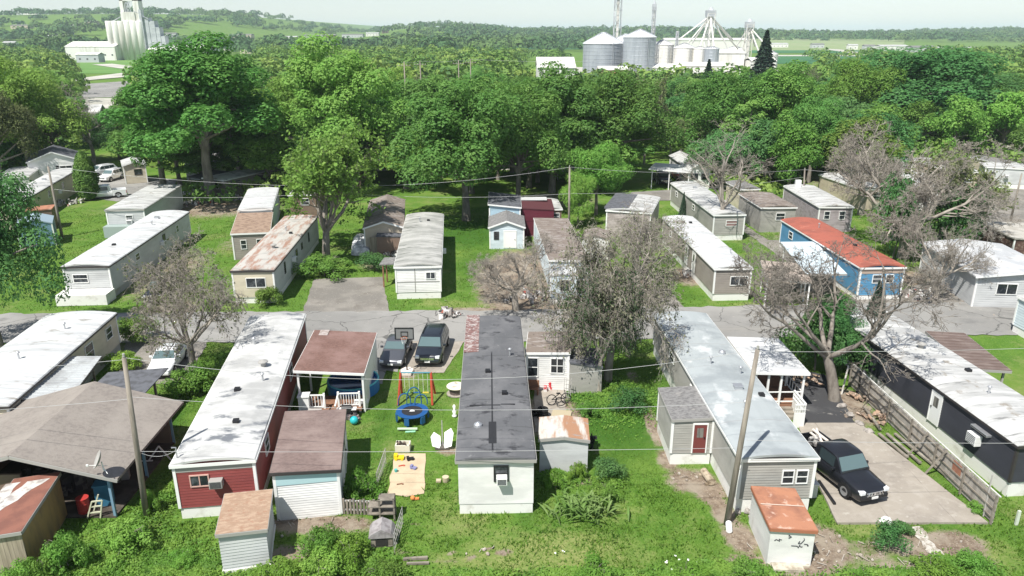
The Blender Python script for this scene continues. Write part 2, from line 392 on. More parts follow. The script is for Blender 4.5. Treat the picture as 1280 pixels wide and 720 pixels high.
# ellipses of bare soil / dry grass / lush darker grass: pixel centre, radii in metres, strength
def field(spots):
    m = np.zeros_like(GX)
    for px, py, rx, ry, st in spots:
        c = P(px, py)
        d = np.sqrt(((GX - c.x) / rx) ** 2 + ((GY - c.y) / ry) ** 2)
        m = np.maximum(m, st * np.clip(1.35 - d, 0, 1))
    return m
DIRT = field([(400, 655, 3.6, .9, .9), (370, 690, 1.6, .8, .9), (520, 655, .4, .3, .5), (590, 694, .35, .18, .9), (630, 690, .5, .35, .9), (565, 690, .3, .15, .8), (610, 684, .3, .15, .7),
    (860, 600, 1.5, 1.6, .8), (885, 610, 1.1, 1.9, .9), (905, 640, .8, 1.6, .9), (925, 670, 1.0, 1.5, .9), (940, 705, 1.4, 1.0, .9), (1000, 705, 2.6, 1.0, .95), (1035, 680, 1.2, 2.0, .9),
    (1080, 690, 2.2, 1.2, .6), (1140, 680, 2.4, 1.3, .8), (1195, 680, 1.7, 1.2, 1.0), (1130, 715, 3.4, 1.0, .8), (1220, 700, 1.3, .8, .6),
    (690, 520, 2.4, 3.0, 1.0), (560, 563, .9, .7, .8), (510, 470, .9, .5, .7), (815, 530, .5, 3.6, .9), (835, 575, .8, 1.6, .8), (790, 470, .6, 1.5, .6),
    (1060, 505, 1.6, 3.2, 1.0), (1010, 480, 1.6, 1.6, .7), (720, 600, 1.4, 1.0, .5), (650, 350, 4.5, 11, 1.2), (700, 390, 6, 3.0, 1.2), (600, 388, 4, 1.0, .9), (780, 350, 4, 6, .8),
    (210, 340, 5, 12, .6), (200, 400, 3.0, 6.0, 1.0), (165, 430, 2.5, 3.0, .5), (470, 330, 2.5, 3.0, .6), (490, 300, 3, 3, .5), (760, 330, 3, 6, .35), (860, 345, 2.5, 4, .8), (1010, 355, 5, 5, .7),
    (1130, 380, 5, 3.4, .85), (1150, 350, 4, 6, .7), (960, 350, 3.5, 5, .4), (300, 300, 3, 8, .5), (240, 300, 3, 6, .3), (560, 700, 1.6, .35, .5), (745, 560, .6, 1.2, .4), (500, 690, 1.2, .5, .4),
    (1240, 260, 16, 8, .9), (1200, 200, 24, 14, .5), (1100, 230, 16, 12, .7), (1000, 300, 7, 6, .5), (700, 250, 8, 9, .6), (250, 260, 16, 8, .7), (60, 200, 18, 10, .5)])
DRY = field([(700, 690, 5.5, 2.2, .75), (560, 640, 2.0, 2.5, .4), (620, 700, 4, 1.2, .7), (1230, 690, 2, 1.5, .7), (430, 710, 3, .8, .6), (300, 560, 3, 3, .3), (760, 640, 3, 1.5, .5), (860, 690, 2.0, 1.5, .3), (560, 380, 5, 1.2, .5), (940, 380, 4, .9, .6), (1100, 660, 3, 1.2, .7), (400, 345, 4, 3, .4),
    (1250, 470, 4, 9, .35), (700, 330, 9, 10, .3)])
LUSH = field([(760, 510, 4.0, 6.5, .9), (600, 330, 4.0, 9, .5), (590, 290, 5, 8, .9), (190, 540, 1.6, 5, .8), (660, 640, 1.2, 2, .5), (1000, 430, 3.4, 2.6, .8), (820, 480, 1.8, 5, .5), (480, 520, .8, 5, .5), (100, 350, 5, 9, .3), (270, 540, 2, 8, .6), (370, 330, 2.5, 8, .4)])
V = np.stack([GX.ravel(), GY.ravel(), GZ.ravel()], 1)
ny, nx = GX.shape
idx = np.arange(ny * nx).reshape(ny, nx)
F = np.stack([idx[:-1, :-1].ravel(), idx[:-1, 1:].ravel(), idx[1:, 1:].ravel(), idx[1:, :-1].ravel()], 1)
gm = bpy.data.materials.new('lawn_and_soil'); gm.use_nodes = True
nt = gm.node_tree; N = nt.nodes; Lk = nt.links
def nz(scale, detail=5, vec=None, rough=.6):
    n = N.new('ShaderNodeTexNoise'); n.inputs['Scale'].default_value = scale; n.inputs['Detail'].default_value = detail; n.inputs['Roughness'].default_value = rough
    Lk.new(vec or gtc.outputs['Object'], n.inputs['Vector']); return n.outputs['Fac']
def mr(v, lo, hi, a=0.0, b=1.0):
    n = N.new('ShaderNodeMapRange'); n.inputs[1].default_value = lo; n.inputs[2].default_value = hi; n.inputs[3].default_value = a; n.inputs[4].default_value = b
    Lk.new(v, n.inputs[0]); return n.outputs[0]
def mixg(f, a, b):
    n = N.new('ShaderNodeMix'); n.data_type = 'RGBA'
    Lk.new(f, n.inputs[0])
    for i, q in ((6, a), (7, b)):
        if isinstance(q, tuple): n.inputs[i].default_value = (*q, 1)
        else: Lk.new(q, n.inputs[i])
    return n.outputs[2]
def ma(op, a, b):
    n = N.new('ShaderNodeMath'); n.operation = op
    for i, q in ((0, a), (1, b)):
        if isinstance(q, (int, float)): n.inputs[i].default_value = q
        else: Lk.new(q, n.inputs[i])
    return n.outputs[0]
def att(name):
    n = N.new('ShaderNodeAttribute'); n.attribute_name = name; return n.outputs['Fac']
gtc = N.new('ShaderNodeTexCoord')
g = mixg(mr(nz(.35), .4, .62), (.078, .165, .026), (.112, .205, .034))
g = mixg(mr(nz(1.6, 6), .45, .68), g, (.065, .15, .018))
g = mixg(mr(nz(9, 4), .50, .75), g, (.16, .25, .05))
g = mixg(mr(nz(.12, 3), .5, .7), g, (.135, .215, .04))
g = mixg(mr(ma('ADD', nz(.22, 8, rough=.7), ma('MULTIPLY', nz(3.2, 4), .25)), .64, .80), g, (.19, .225, .075))
g = mixg(mr(ma('ADD', att('lush'), ma('MULTIPLY', nz(1.1), .6)), .55, .95), g, (.050, .125, .018))
dryc = mixg(mr(nz(5, 5), .4, .6), (.25, .27, .10), (.17, .23, .06))
g = mixg(mr(ma('ADD', att('dry'), ma('MULTIPLY', nz(1.4, 7), 1.1)), .85, 1.35), g, dryc)
soil = mixg(mr(nz(3, 7), .38, .62), (.27, .215, .16), (.155, .115, .085))
soil = mixg(mr(nz(14, 3), .58, .68), soil, (.42, .37, .31))
soil = mixg(mr(nz(.6, 3), .45, .6), soil, (.30, .255, .20))
g = mixg(mr(ma('ADD', att('dirt'), ma('MULTIPLY', nz(1.8, 8, rough=.7), .9)), .82, 1.08), g, soil)
bs = N['Principled BSDF']; bs.inputs['Roughness'].default_value = .95; bs.inputs['Specular IOR Level'].default_value = .1
Lk.new(g, bs.inputs['Base Color'])
bp = N.new('ShaderNodeBump'); bp.inputs['Strength'].default_value = .7; bp.inputs['Distance'].default_value = .12
Lk.new(nz(7, 7, rough=.7), bp.inputs['Height']); Lk.new(bp.outputs[0], bs.inputs['Normal'])
ground = np_mesh('ground', V, F, gm, smooth=True)
tag(ground, 'uneven green lawns with bare soil patches between the trailers', kind='structure')
for nm, arr in (('dirt', DIRT), ('dry', DRY), ('lush', LUSH)):
    a = ground.data.attributes.new(nm, 'FLOAT', 'POINT'); a.data.foreach_set('value', arr.ravel().astype(np.float32))

def sheet(name, label, m, pts, z=0.012, world=False, jit=.10, kind='structure', th=0.0, step=.7):
    """flat piece of ground with a slightly ragged edge; pts are pixels, or metres when world=True"""
    W = [Vector((p[0], p[1], 0)) if world else P(*p) for p in pts]
    rr = random.Random(len(name) + int(abs(W[0].x) * 10))
    out = []
    for i, a in enumerate(W):
        b = W[(i + 1) % len(W)]; L = (b - a).length; n = max(1, min(60, int(L / step)))
        for k in range(n):
            p = a.lerp(b, k / n)
            if jit and k: p = p + Vector((rr.uniform(-jit, jit), rr.uniform(-jit, jit), 0))
            out.append((p.x, p.y))
    mb = MB()
    if th:
        mb.prism(out, -.05, z + th)
    else:
        mb.add([(x, y, z + float(hill(x, y))) for x, y in out], [tuple(range(len(out)))])
    o = mb.build(name, m)
    # outward up
    if kind: o['kind'] = kind
    if label: o['label'] = label
    return o
sheet('park_road', 'grey asphalt lane crossing between the two rows of trailers', ASPH, [(-70, 52.4), (-40, 53.0), (0, 53.4), (45, 54.8), (75, 55.6), (75, 63.4), (45, 62.6), (0, 60.2), (-40, 59.4), (-70, 58.8)], .020, True, .22)
sheet('gravel_driveway', 'gravel drive between two white trailers', GRAV, [(378, 391), (393, 349), (478, 346), (487, 391)], .008)
sheet('car_parking_strip', 'grey asphalt parking pad under the dark cars', ASPH, [(440, 416), (452, 478), (478, 480), (483, 463), (497, 465), (516, 415)], .008)
sheet('car_concrete_strip', 'pale concrete strip beside the dark family van', CONC, [(505, 420), (500, 468), (555, 466), (583, 424)], .012)
sheet('gravel_parking', 'stony drive beside the brush pile', GRAV, [(160, 424), (148, 470), (190, 480), (232, 478), (262, 424)], .008)
sheet('asphalt_pad', 'dark asphalt pad beside the porch steps', ASPHD, [(972, 455), (1035, 470), (1072, 532), (997, 532), (984, 500)], .008)
sheet('concrete_pad', 'pale concrete parking pad under the black pickup', CONC, [(997, 530), (1074, 530), (1108, 556), (1235, 655), (1046, 655), (1020, 600)], .0, jit=.015, th=.09)
sheet('gravel_lane', 'pale dusty lane behind the carports', GRAV, [(790, 240), (860, 236), (960, 300), (1000, 300), (1000, 340), (940, 296), (860, 250), (780, 252)], .008)
sheet('side_lane', 'worn asphalt lane beside parked white vehicles', ASPH, [(120, 248), (146, 252), (215, 236), (222, 224), (180, 222), (130, 215), (60, 198), (40, 200), (110, 232)], .010)
sheet('yard_apron', 'gravel apron beside the blue trailer', GRAV, [(1060, 372), (1072, 385), (1290, 392), (1290, 345), (1180, 345), (1130, 362)], .008)
sheet('west_apron', 'gravel apron under the trailer carport', GRAV, [(800, 396), (790, 365), (835, 360), (862, 392)], .008)
sheet('east_lot', 'pale dirt lot by the grey trailers', GRAV, [(1215, 245), (1215, 285), (1290, 300), (1290, 232)], .006)
sheet('paved_yard', 'broken paving slabs between the trailer and rusted shed', CONC, [(668, 480), (706, 482), (710, 540), (668, 540)], .006)
sheet('sand_play_area', 'tan sand play area with scattered toys', SANDM, [(494, 567), (532, 567), (530, 617), (508, 621), (484, 617)], .012, jit=.06)
E1 = sheet('stone_path', 'pale rubble path through bare soil', mat('rubble', (.5, .47, .42), [((.3, .26, .21), (5, 5, 1), .45, .58)], rough=.9, bump=.8, bscale=12), [(1138, 659), (1152, 658), (1168, 680), (1192, 706), (1180, 709), (1154, 684)], .010, jit=.12, step=.25)
# far ground: fields, roads and yards of the mill
FG1 = mat('bright_field', (.10, .22, .045), [((.14, .25, .06), (.01, .03, 1), .45, .6)], rough=.95)
FG2 = mat('dark_crop_field', (.035, .13, .05), [((.05, .16, .05), (.01, .05, 1), .45, .6)], rough=.95)
FG3 = mat('pale_field', (.20, .27, .11), [((.26, .29, .15), (.01, .04, 1), .45, .6)], rough=.95)
PALEG = mat('pale_gravel', (.48, .46, .41), [((.36, .35, .3), (.05, .05, 1), .45, .6)], rough=.95)
def fq(name, label, m, x0, x1, y0, y1, z=.12, j=0):
    """far field given by pixels"""
    sheet(name, label, m, [(x0, y1), (x1, y1), (x1 + j, y0), (x0 + j, y0)], z, jit=0)
fq('field', 'bright grass below the grain elevator', FG1, 100, 330, 72.5, 92, .10)
fq('field', 'green field beyond the mill', FG2, 940, 1075, 63, 66.5, .2)
fq('field', 'pale green field beyond the mill', FG3, 930, 1130, 54, 63, .15)
fq('field', 'green field in front of the far lane', FG2, 950, 1070, 70.5, 80, .2)
fq('far_lane', 'pale gravel lane between the fields', PALEG, 950, 1090, 69.0, 70.5, .3)
sheet('far_lane', 'pale gravel lane crossing the field', PALEG, [(1006, 58.5), (1030, 59), (1088, 67.5), (1088, 70), (1060, 66)], .35, jit=0)
fq('field', 'green field beside the steel bins', FG2, 560, 740, 56, 62, .2)
sheet('far_lane', 'pale gravel lane below the grain elevator', PALEG, [(115, 81), (140, 80), (188, 86), (188, 88.5), (150, 86)], .3, jit=0)
sheet('far_lane', 'second pale gravel lane below the grain elevator', PALEG, [(90, 99.5), (150, 92), (188, 89.5), (188, 94), (120, 100), (90, 103)], .3, jit=0)
sheet('mill_yard', 'pale concrete yard around the steel bins', PALEG, [(650, 100), (720, 84), (965, 84), (985, 96), (900, 112), (740, 112)], .08, jit=0)
sheet('pale_lot', 'pale dirt lot beyond the park', PALEG, [(70, 150), (100, 122), (175, 124), (190, 150), (150, 165)], .06, jit=.3)
sheet('pale_lot', 'grey asphalt lot below the far grass', ASPH, [(95, 122), (105, 105), (180, 100), (190, 122)], .05, jit=.3)
sheet('pale_lot', 'bare gravel lot behind the bare trees', PALEG, [(1120, 190), (1110, 158), (1240, 165), (1270, 190)], .06, jit=.3)
sheet('pale_lot', 'bright gravel lane glimpsed between the shade tree trunks', PALEG, [(470, 214), (480, 196), (700, 194), (715, 212)], .03, jit=.3)
# ---------------------------------------------------------------- buildings
def walls(W, L, z0, z1, lap=.2, inset=0.0):
    """closed box of lapped boards; local x in [-W/2, W/2], y in [0, L]"""
    mb = MB()
    a, b = -W / 2 + inset, W / 2 - inset
    c, d = inset, L - inset
    n = max(1, int(round((z1 - z0) / lap))) if lap else 1
    e = .022 if lap else 0
    prev = None
    for i in range(n):
        zb = z0 + (z1 - z0) * i / n; zt = z0 + (z1 - z0) * (i + 1) / n
        for q, z in ((e, zb), (0.0, zt)):
            k = len(mb.v)
            mb.v += [(a - q, c - q, z), (b + q, c - q, z), (b + q, d + q, z), (a - q, d + q, z)]
            if prev is not None:
                for j in range(4):
                    mb.f.append((prev + j, prev + (j + 1) % 4, k + (j + 1) % 4, k + j))
            prev = k
    mb.f.append((3, 2, 1, 0)); mb.f.append((prev, prev + 1, prev + 2, prev + 3))
    return mb
def side_pt(side, W, L, u, z, out):
    if side == 'F': return Vector((u, -out, z))
    if side == 'B': return Vector((u, L + out, z))
    if side == 'L': return Vector((-W / 2 - out, u, z))
    return Vector((W / 2 + out, u, z))
def side_box(mb, side, W, L, u0, u1, z0, z1, o0, o1):
    a = side_pt(side, W, L, u0, z0, o0); b = side_pt(side, W, L, u1, z1, o1)
    return mb.box(min(a.x, b.x), max(a.x, b.x), min(a.y, b.y), max(a.y, b.y), min(a.z, b.z), max(a.z, b.z))
def window(root, side, W, L, u, z, w, h, glass=None, frame=None, mull='H', name='window', base=0.0):
    f = .055
    mb = MB()
    o0, o1 = base + .0, base + .07
    for (a, b, c, d) in ((u - w / 2 - f, u + w / 2 + f, z + h / 2, z + h / 2 + f), (u - w / 2 - f, u + w / 2 + f, z - h / 2 - f, z - h / 2), (u - w / 2 - f, u - w / 2, z - h / 2, z + h / 2), (u + w / 2, u + w / 2 + f, z - h / 2, z + h / 2)):
        side_box(mb, side, W, L, a, b, c, d, o0, o1)
    if 'H' in mull: side_box(mb, side, W, L, u - w / 2, u + w / 2, z - .022, z + .022, o0, o1 - .012)
    if 'V' in mull: side_box(mb, side, W, L, u - .025, u + .025, z - h / 2, z + h / 2, o0, o1 - .009)
    o = mb.build(name, frame or TRIM, root)
    side_box(MB(), side, W, L, u - w / 2, u + w / 2, z - h / 2, z + h / 2, base, base + .04)
    g = MB(); side_box(g, side, W, L, u - w / 2, u + w / 2, z - h / 2, z + h / 2, base, base + .04)
    g.build('pane', glass or GLASS, o)
    return o
def door(root, side, W, L, u, z0, w=.85, h=1.95, m=None, glass=True, label=None):
    mb = MB(); side_box(mb, side, W, L, u - w / 2, u + w / 2, z0, z0 + h, 0, .06)
    d = mb.build('door', m or TRIM, root)
    mb = MB()
    side_box(mb, side, W, L, u - w / 2 - .07, u - w / 2, z0, z0 + h, 0, .08); side_box(mb, side, W, L, u + w / 2, u + w / 2 + .07, z0, z0 + h, 0, .08)
    side_box(mb, side, W, L, u - w / 2 - .07, u + w / 2 + .07, z0 + h, z0 + h + .07, 0, .08)
    mb.build('door_frame', TRIM, d)
    if glass:
        mb = MB(); side_box(mb, side, W, L, u - w / 4, u + w / 4, z0 + h * .55, z0 + h * .88, .055, .068); mb.build('door_pane', CURT, d)
    mb = MB(); side_box(mb, side, W, L, u + w / 2 - .14, u + w / 2 - .08, z0 + .92, z0 + 1.0, .06, .12); mb.build('handle', BLACK, d)
    if label: d['label'] = label
    return d
def ac_unit(root, side, W, L, u, z, w=.62, h=.42, dep=.42, m=None):
    mb = MB(); side_box(mb, side, W, L, u - w / 2, u + w / 2, z - h / 2, z + h / 2, .02, dep)
    a = mb.build('air_conditioner', m or PLAST, root, bevel=.02)
    mb = MB()
    for k in range(6):
        zz = z - h / 2 + .07 + k * (h - .14) / 5
        side_box(mb, side, W, L, u - w / 2 + .05, u + w / 2 - .05, zz - .012, zz + .012, dep, dep + .012)
    mb.build('grille', BLACK, a)
    return a
def roof_mesh(kind, W, L, ov, z, rise, th=.12, ribs=0.0, ovy=None):
    mb = MB(); ovy = ov if ovy is None else ovy
    w = W / 2 + ov
    if kind == 'bow':
        xs = [-w, -w + .05] + [w * (-1 + 2 * i / 10) * .985 for i in range(11)][1:-1] + [w - .05, w]
        prof = [(x, z + rise * (1 - (x / w) ** 2) + (.0 if abs(x) < w - .01 else -.05)) for x in xs]
    elif kind == 'flat': prof = [(-w, z + rise), (w, z)]
    elif kind == 'flatr': prof = [(-w, z), (w, z + rise)]
    else: prof = [(-w, z), (0, z + rise), (w, z)]
    nY = max(1, int(L / 2.4)); rr = random.Random(int(L * 37))
    ys = [-ovy + (L + 2 * ovy) * i / nY for i in range(nY + 1)]
    n = len(prof)
    jz = [[0 if i in (0, nY) or j in (0, n - 1) else rr.uniform(-.018, .018) for j in range(n)] for i in range(nY + 1)]
    b = len(mb.v)
    for i, y in enumerate(ys):
        for j, (x, zz) in enumerate(prof): mb.v.append((x, y, zz + jz[i][j]))
        for j, (x, zz) in enumerate(prof): mb.v.append((x, y, zz - th))
    for i in range(nY):
        o = b + i * 2 * n; q = o + 2 * n
        for j in range(n - 1):
            mb.f.append((o + j, o + j + 1, q + j + 1, q + j)); mb.f.append((o + n + j, q + n + j, q + n + j + 1, o + n + j + 1))
        mb.f.append((o, q, q + n, o + n)); mb.f.append((o + n - 1, o + 2 * n - 1, q + 2 * n - 1, q + n - 1))
    for o, rev in ((b, False), (b + nY * 2 * n, True)):
        for j in range(n - 1):
            f = (o + j, o + n + j, o + n + j + 1, o + j + 1); mb.f.append(tuple(reversed(f)) if rev else f)
    if ribs:
        y = -ovy + .02
        while y < L + ovy - .05:
            for j in range(n - 1):
                (xa, za), (xb, zb) = prof[j], prof[j + 1]
                mb.bar((xa, y, za + .012), (xb, y, zb + .012), .05, .045)
            y += ribs
    return mb
def gable_fill(W, z, rise, y, t=.05):
    return [(-W / 2, y, z), (W / 2, y, z), (0, y, z + rise * .97)]
def bld(name, label, cat, nl=None, nr=None, fl=None, h=3.1, kind='bow', rise=.22, ov=.12, ovy=None, wm=None, rm=None, skirt=None, lap=.2, zw=None, pos=None, th=.12, ribs=0, open_=False,
        posts=(), wins=(), doors=(), acs=(), vents=(), trim=None, group=None, fascia=None, L=None, W=None, corner=True, postm=None, ridge_across=False, bottom=0.0, far_right=False):
    """nl / nr: pixels of the near roof corners, fl: far left roof corner (far right one when far_right)"""
    if pos is None:
        A, B, D = P(*nl, h), P(*nr, h), P(*fl, h)
        if far_right: D = D - (B - A)
        dv = D - A; Lr = dv.length
        ang = math.atan2(-dv.x, dv.y)
        Wr = abs((B - A).x * math.cos(ang) + (B - A).y * math.sin(ang))
        Lr = L or Lr; Wr = W or Wr
        ax = Vector((math.cos(ang), math.sin(ang), 0)); ay = Vector((-math.sin(ang), math.cos(ang), 0))
        oy = ov if ovy is None else ovy
        W_, L_ = Wr - 2 * ov, Lr - 2 * oy
        o = A + ax * Wr / 2 + ay * oy; o.z = 0
    else:
        x, y, ang, W_, L_ = pos; ang = R(ang); o = Vector((x, y, 0))
    if name is None: root = None
    root = empty(name, o, ang, label, cat, group)
    zr = h - .02
    if not open_:
        z0 = bottom
        if skirt:
            sm, sh = skirt
            walls(W_, L_, -.1, sh, 0, .03).build('skirting', sm, root); z0 = sh
        walls(W_, L_, z0 if skirt else -.1, zr - th, lap).build('wall', wm, root)
        if kind == 'gable':
            zt = zr - th
            for y0, y1 in ((0.0, .1), (L_ - .1, L_)):
                mb = MB()
                mb.add([(-W_ / 2, y0, zt), (W_ / 2, y0, zt), (0, y0, zt + rise * W_ / (W_ + 2 * ov)), (-W_ / 2, y1, zt), (W_ / 2, y1, zt), (0, y1, zt + rise * W_ / (W_ + 2 * ov))], [(0, 1, 2), (5, 4, 3), (0, 3, 4, 1), (1, 4, 5, 2), (2, 5, 3, 0)])
                mb.build('gable', wm, root)
        elif kind == 'bow':
            for y0, y1 in ((.02, .1), (L_ - .1, L_ - .02)):
                mb = MB()
                mb.prism([(-W_ / 2 + .01, zr - th - .05), (W_ / 2 - .01, zr - th - .05), (W_ / 2 - .01, zr - th + .03), (W_ * .25, zr - th + rise * .7), (-W_ * .25, zr - th + rise * .7), (-W_ / 2 + .01, zr - th + .03)], 0, 1)
                k = mb.v[-12:]; mb.v[-12:] = [(x, y0 if q < 6 else y1, z) for q, (x, z, _) in enumerate(k)]
                mb.build('gable', wm, root)
        elif kind in ('flat', 'flatr'):
            mb = MB(); s = 1 if kind == 'flat' else -1
            a, b = -s * W_ / 2, s * W_ / 2
            mb.add([(a, 0, zr - th), (b, 0, zr - th), (a, 0, zr - th + rise * .95), (a, L_, zr - th), (b, L_, zr - th), (a, L_, zr - th + rise * .95)], [(0, 1, 2), (5, 4, 3), (0, 2, 5, 3), (2, 1, 4, 5)])
            mb.build('gable', wm, root)
        if corner:
            t = .07
            for sx in (-1, 1):
                for yy in (0, L_):
                    mb = MB()
                    cx, cy = sx * (W_ / 2 - .02), yy + (.02 if yy == 0 else -.02)
                    mb.box(cx - t, cx + t, cy - t, cy + t, z0, zr - th - .01)
                    mb.build('corner_trim', trim or TRIM, root)
    rf = roof_mesh(kind, W_, L_, ov, zr, rise, th, ribs, ovy).build('roof', rm, root)
    if fascia:
        oy = ov if ovy is None else ovy
        w = W_ / 2 + ov + .006
        for y in (-oy - .03, L_ + oy + .005):
            mb = MB()
            if kind == 'gable':
                mb.bar((-w, y, zr - th / 2 - .04), (0, y, zr + rise - th / 2 - .04), .04, .17); mb.bar((0, y, zr + rise - th / 2 - .04), (w, y, zr - th / 2 - .04), .04, .17)
            elif kind == 'flat': mb.bar((-w, y, zr + rise - th / 2 - .03), (w, y, zr - th / 2 - .03), .04, .16)
            elif kind == 'flatr': mb.bar((-w, y, zr - th / 2 - .03), (w, y, zr + rise - th / 2 - .03), .04, .16)
            else: mb.box(-w, w, y, y + .025, zr - th - .08, zr - .03)
            mb.build('fascia', fascia, rf)
        if kind not in ('gable',):
            zl = (rise if kind == 'flat' else 0) + zr; zrr = (rise if kind == 'flatr' else 0) + zr
            mb = MB().box(-w - .02, -w + .004, -oy, L_ + oy, zl - th - .06, zl - .055 if kind == 'bow' else zl - .01); mb.build('gutter', fascia, rf); mb = MB().box(w - .004, w + .02, -oy, L_ + oy, zrr - th - .06, zrr - .055 if kind == 'bow' else zrr - .01); mb.build('gutter', fascia, rf)
    for (u, v, s) in vents:
        zz = zr + (rise * (1 - (2 * u / W_) ** 2) if kind == 'bow' else rise * (1 - abs(2 * u / W_)) if kind == 'gable' else rise * (.5 - u / W_))
        mb = MB()
        if s == 'p': mb.tube([(u, v, zz - .05), (u, v, zz + .42)], .055, 8).lathe([(.12, 0), (.12, .05), (.02, .12)], (u, v, zz + .40), 10); vm = ALU
        elif s == 'b': mb.box(u - .22, u + .22, v - .2, v + .2, zz - .05, zz + .17).box(u - .26, u + .26, v - .24, v + .24, zz + .17, zz + .21); vm = ALU
        elif s == 'c': mb.lathe([(.16, 0), (.16, .28), (.30, .30), (.30, .36), (.05, .46)], (u, v, zz - .03), 12); vm = GTRIM
        elif s == 'd': mb.lathe([(.24, 0), (.22, .16), (.08, .26)], (u, v, zz - .03), 12); vm = ALU
        elif s == 'k': mb.box(u - .15, u + .15, v - .15, v + .15, zz - .05, zz + .16); vm = BLACK
        mb.build('vent', vm, rf)
    for w in wins:
        side, u, z, ww, hh = w[:5]; kw = w[5] if len(w) > 5 else {}
        window(root, side, W_, L_, u, z, ww, hh, **kw)
    for d in doors:
        side, u, z0 = d[:3]; kw = d[3] if len(d) > 3 else {}
        door(root, side, W_, L_, u, z0, **kw)
    for a in acs:
        ac_unit(root, a[0], W_, L_, *a[1:])
    for (u, v) in posts:
        mb = MB(); zz = zr - th + (rise * (.5 - u / W_) if kind == 'flat' else rise * (.5 + u / W_) if kind == 'flatr' else 0)
        mb.box(u - .06, u + .06, v - .06, v + .06, -.05, zz + .02)
        mb.build('post', postm or TRIM, root)
    root['W'] = W_; root['L'] = L_
    print('BLD %-18s W %.1f L %.1f at %.1f %.1f' % (name, W_, L_, o.x, o.y), label)
    return root

dark = dict(frame=DTRIM)
G_front = 'trailers along the near side of the lane'
G_back = 'trailers along the far side of the lane'
# near side of the lane
t1 = bld('trailer', 'white trailer with long bright roof beside a corrugated lean-to', 'trailer', (-109, 512), (5, 512), (143, 393), far_right=True, h=3.0, kind='bow', rise=.22, wm=W_cream, rm=R_clean, skirt=(SK_grey, .6), fascia=DTRIM,
    wins=[('R', 9.8, 1.9, 1.1, 1.1), ('R', 13.0, 2.0, .9, .8)], acs=[('R', 9.7, 1.3, .7, .4, .4)], vents=[(0, 6, 'p'), (.5, 11, 'p')], group=G_front)
bld('lean_to', 'weathered corrugated metal lean-to beside the white trailer', 'lean-to', (10, 505), (80, 507), (60, 450), h=2.45, kind='flat', rise=.3, ov=.1, wm=W_tan, rm=R_corr, ribs=.35, open_=True, posts=[(-1.2, .2), (1.25, .2), (1.25, 5.2), (-1.2, 5.2)], fascia=DTRIM, postm=WOOD)
bld('shade_shelter', 'dark tarp-roofed shelter behind the large taupe roof', 'shelter', (88, 508), (178, 500), (135, 465), h=2.2, kind='flatr', rise=.25, ov=.05, rm=R_dgrey, open_=True, posts=[(-1.6, .1), (1.7, .1), (1.7, 2.8), (-1.6, 2.8)], postm=WOOD, th=.06)
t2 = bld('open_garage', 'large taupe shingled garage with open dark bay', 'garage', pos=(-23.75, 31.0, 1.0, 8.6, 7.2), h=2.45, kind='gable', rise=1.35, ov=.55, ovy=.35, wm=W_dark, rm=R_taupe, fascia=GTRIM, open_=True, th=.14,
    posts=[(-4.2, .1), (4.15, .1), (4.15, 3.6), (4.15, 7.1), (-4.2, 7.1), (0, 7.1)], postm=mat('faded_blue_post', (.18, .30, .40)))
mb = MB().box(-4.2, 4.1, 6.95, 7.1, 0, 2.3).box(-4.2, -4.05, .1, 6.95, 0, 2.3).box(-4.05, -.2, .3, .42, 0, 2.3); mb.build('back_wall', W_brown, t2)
MB().box(-4.25, 4.2, .02, 7.15, -.05, .07).build('floor', mat('shade_dark_floor', (.06, .05, .042), [((.1, .085, .07), (1, 1, 1), .45, .6)], rough=.95), t2)  # floor slab painted dark for the shade inside the garage
t3 = bld('storage_shed', 'tan plywood shed under rust-red roof with bare white streak', 'shed', (-40, 674), (22, 674), (72, 598), far_right=True, h=2.3, kind='flatr', rise=.12, ov=.08, wm=W_board, rm=mat('rust_roof_bare_streaks', (.24, .105, .075), [((.18, .08, .06), (1, 1, 1), .45, .6), ((.72, .70, .66), (.75, .16, 1), .56, .60)], rough=.8), lap=0, corner=False, fascia=GTRIM)
for x0_, x1_, ys_ in ((-.2, .75, (4.1, .9)), (-1.2, -.5, (4.15, 2.0))):
    yt, yb = ys_; n_ = 9; Ls = t3['L']; q_ = []
    for k in range(n_): t = k / (n_ - 1); q_.append((x0_ - 1.3 * (1 - t) * (x0_ > -1) + rng.uniform(-.07, .07), yb + (min(yt, Ls) - yb) * t))
    q2 = [(x + (x1_ - x0_) * (.5 + .5 * k / (n_ - 1)) + rng.uniform(-.07, .07), y) for k, (x, y) in enumerate(q_)]
    zz = lambda x: 2.292 + .12 * (.5 + x / (t3['W'] + .16))
    mb = MB(); k = len(q_); mb.add([(x, y, zz(x)) for x, y in q_] + [(x, y, zz(x)) for x, y in q2], [(i, k + i, k + i + 1, i + 1) for i in range(k - 1)]); mb.build('bare_streak', mat('bare_zinc', (.55, .53, .50), [((.33, .3, .28), (2, 2, 2), .5, .62)], rough=.5), t3)
mb = MB().box(t3['W'] / 2 + .002, t3['W'] / 2 + .03, .05, t3['L'] - .05, .05, 2.1); mb.build('plywood_side', W_ochre, t3)
t4 = bld('trailer', 'red sided trailer with white skirting and long white roof', 'trailer', (211, 581), (316, 583), (312, 395), h=3.15, rise=.2, wm=W_red, rm=R_whiteb, skirt=(SK_white, .62), fascia=TRIM, lap=.16,
    wins=[('F', -.75, 2.1, .8, .55, dict(mull='V', frame=mat('pink_trim', (.55, .35, .3)))), ('R', 12.0, 2.1, 1.0, .8), ('R', 3.0, 2.1, .9, .8)], acs=[('F', .05, 2.0, .62, .42, .4, GTRIM)],
    vents=[(.4, 3.4, 'k'), (.9, 8.4, 'p'), (.6, 10.4, 'c'), (-.3, 7.2, 'k'), (-.6, 14, 'p')], group=G_front)
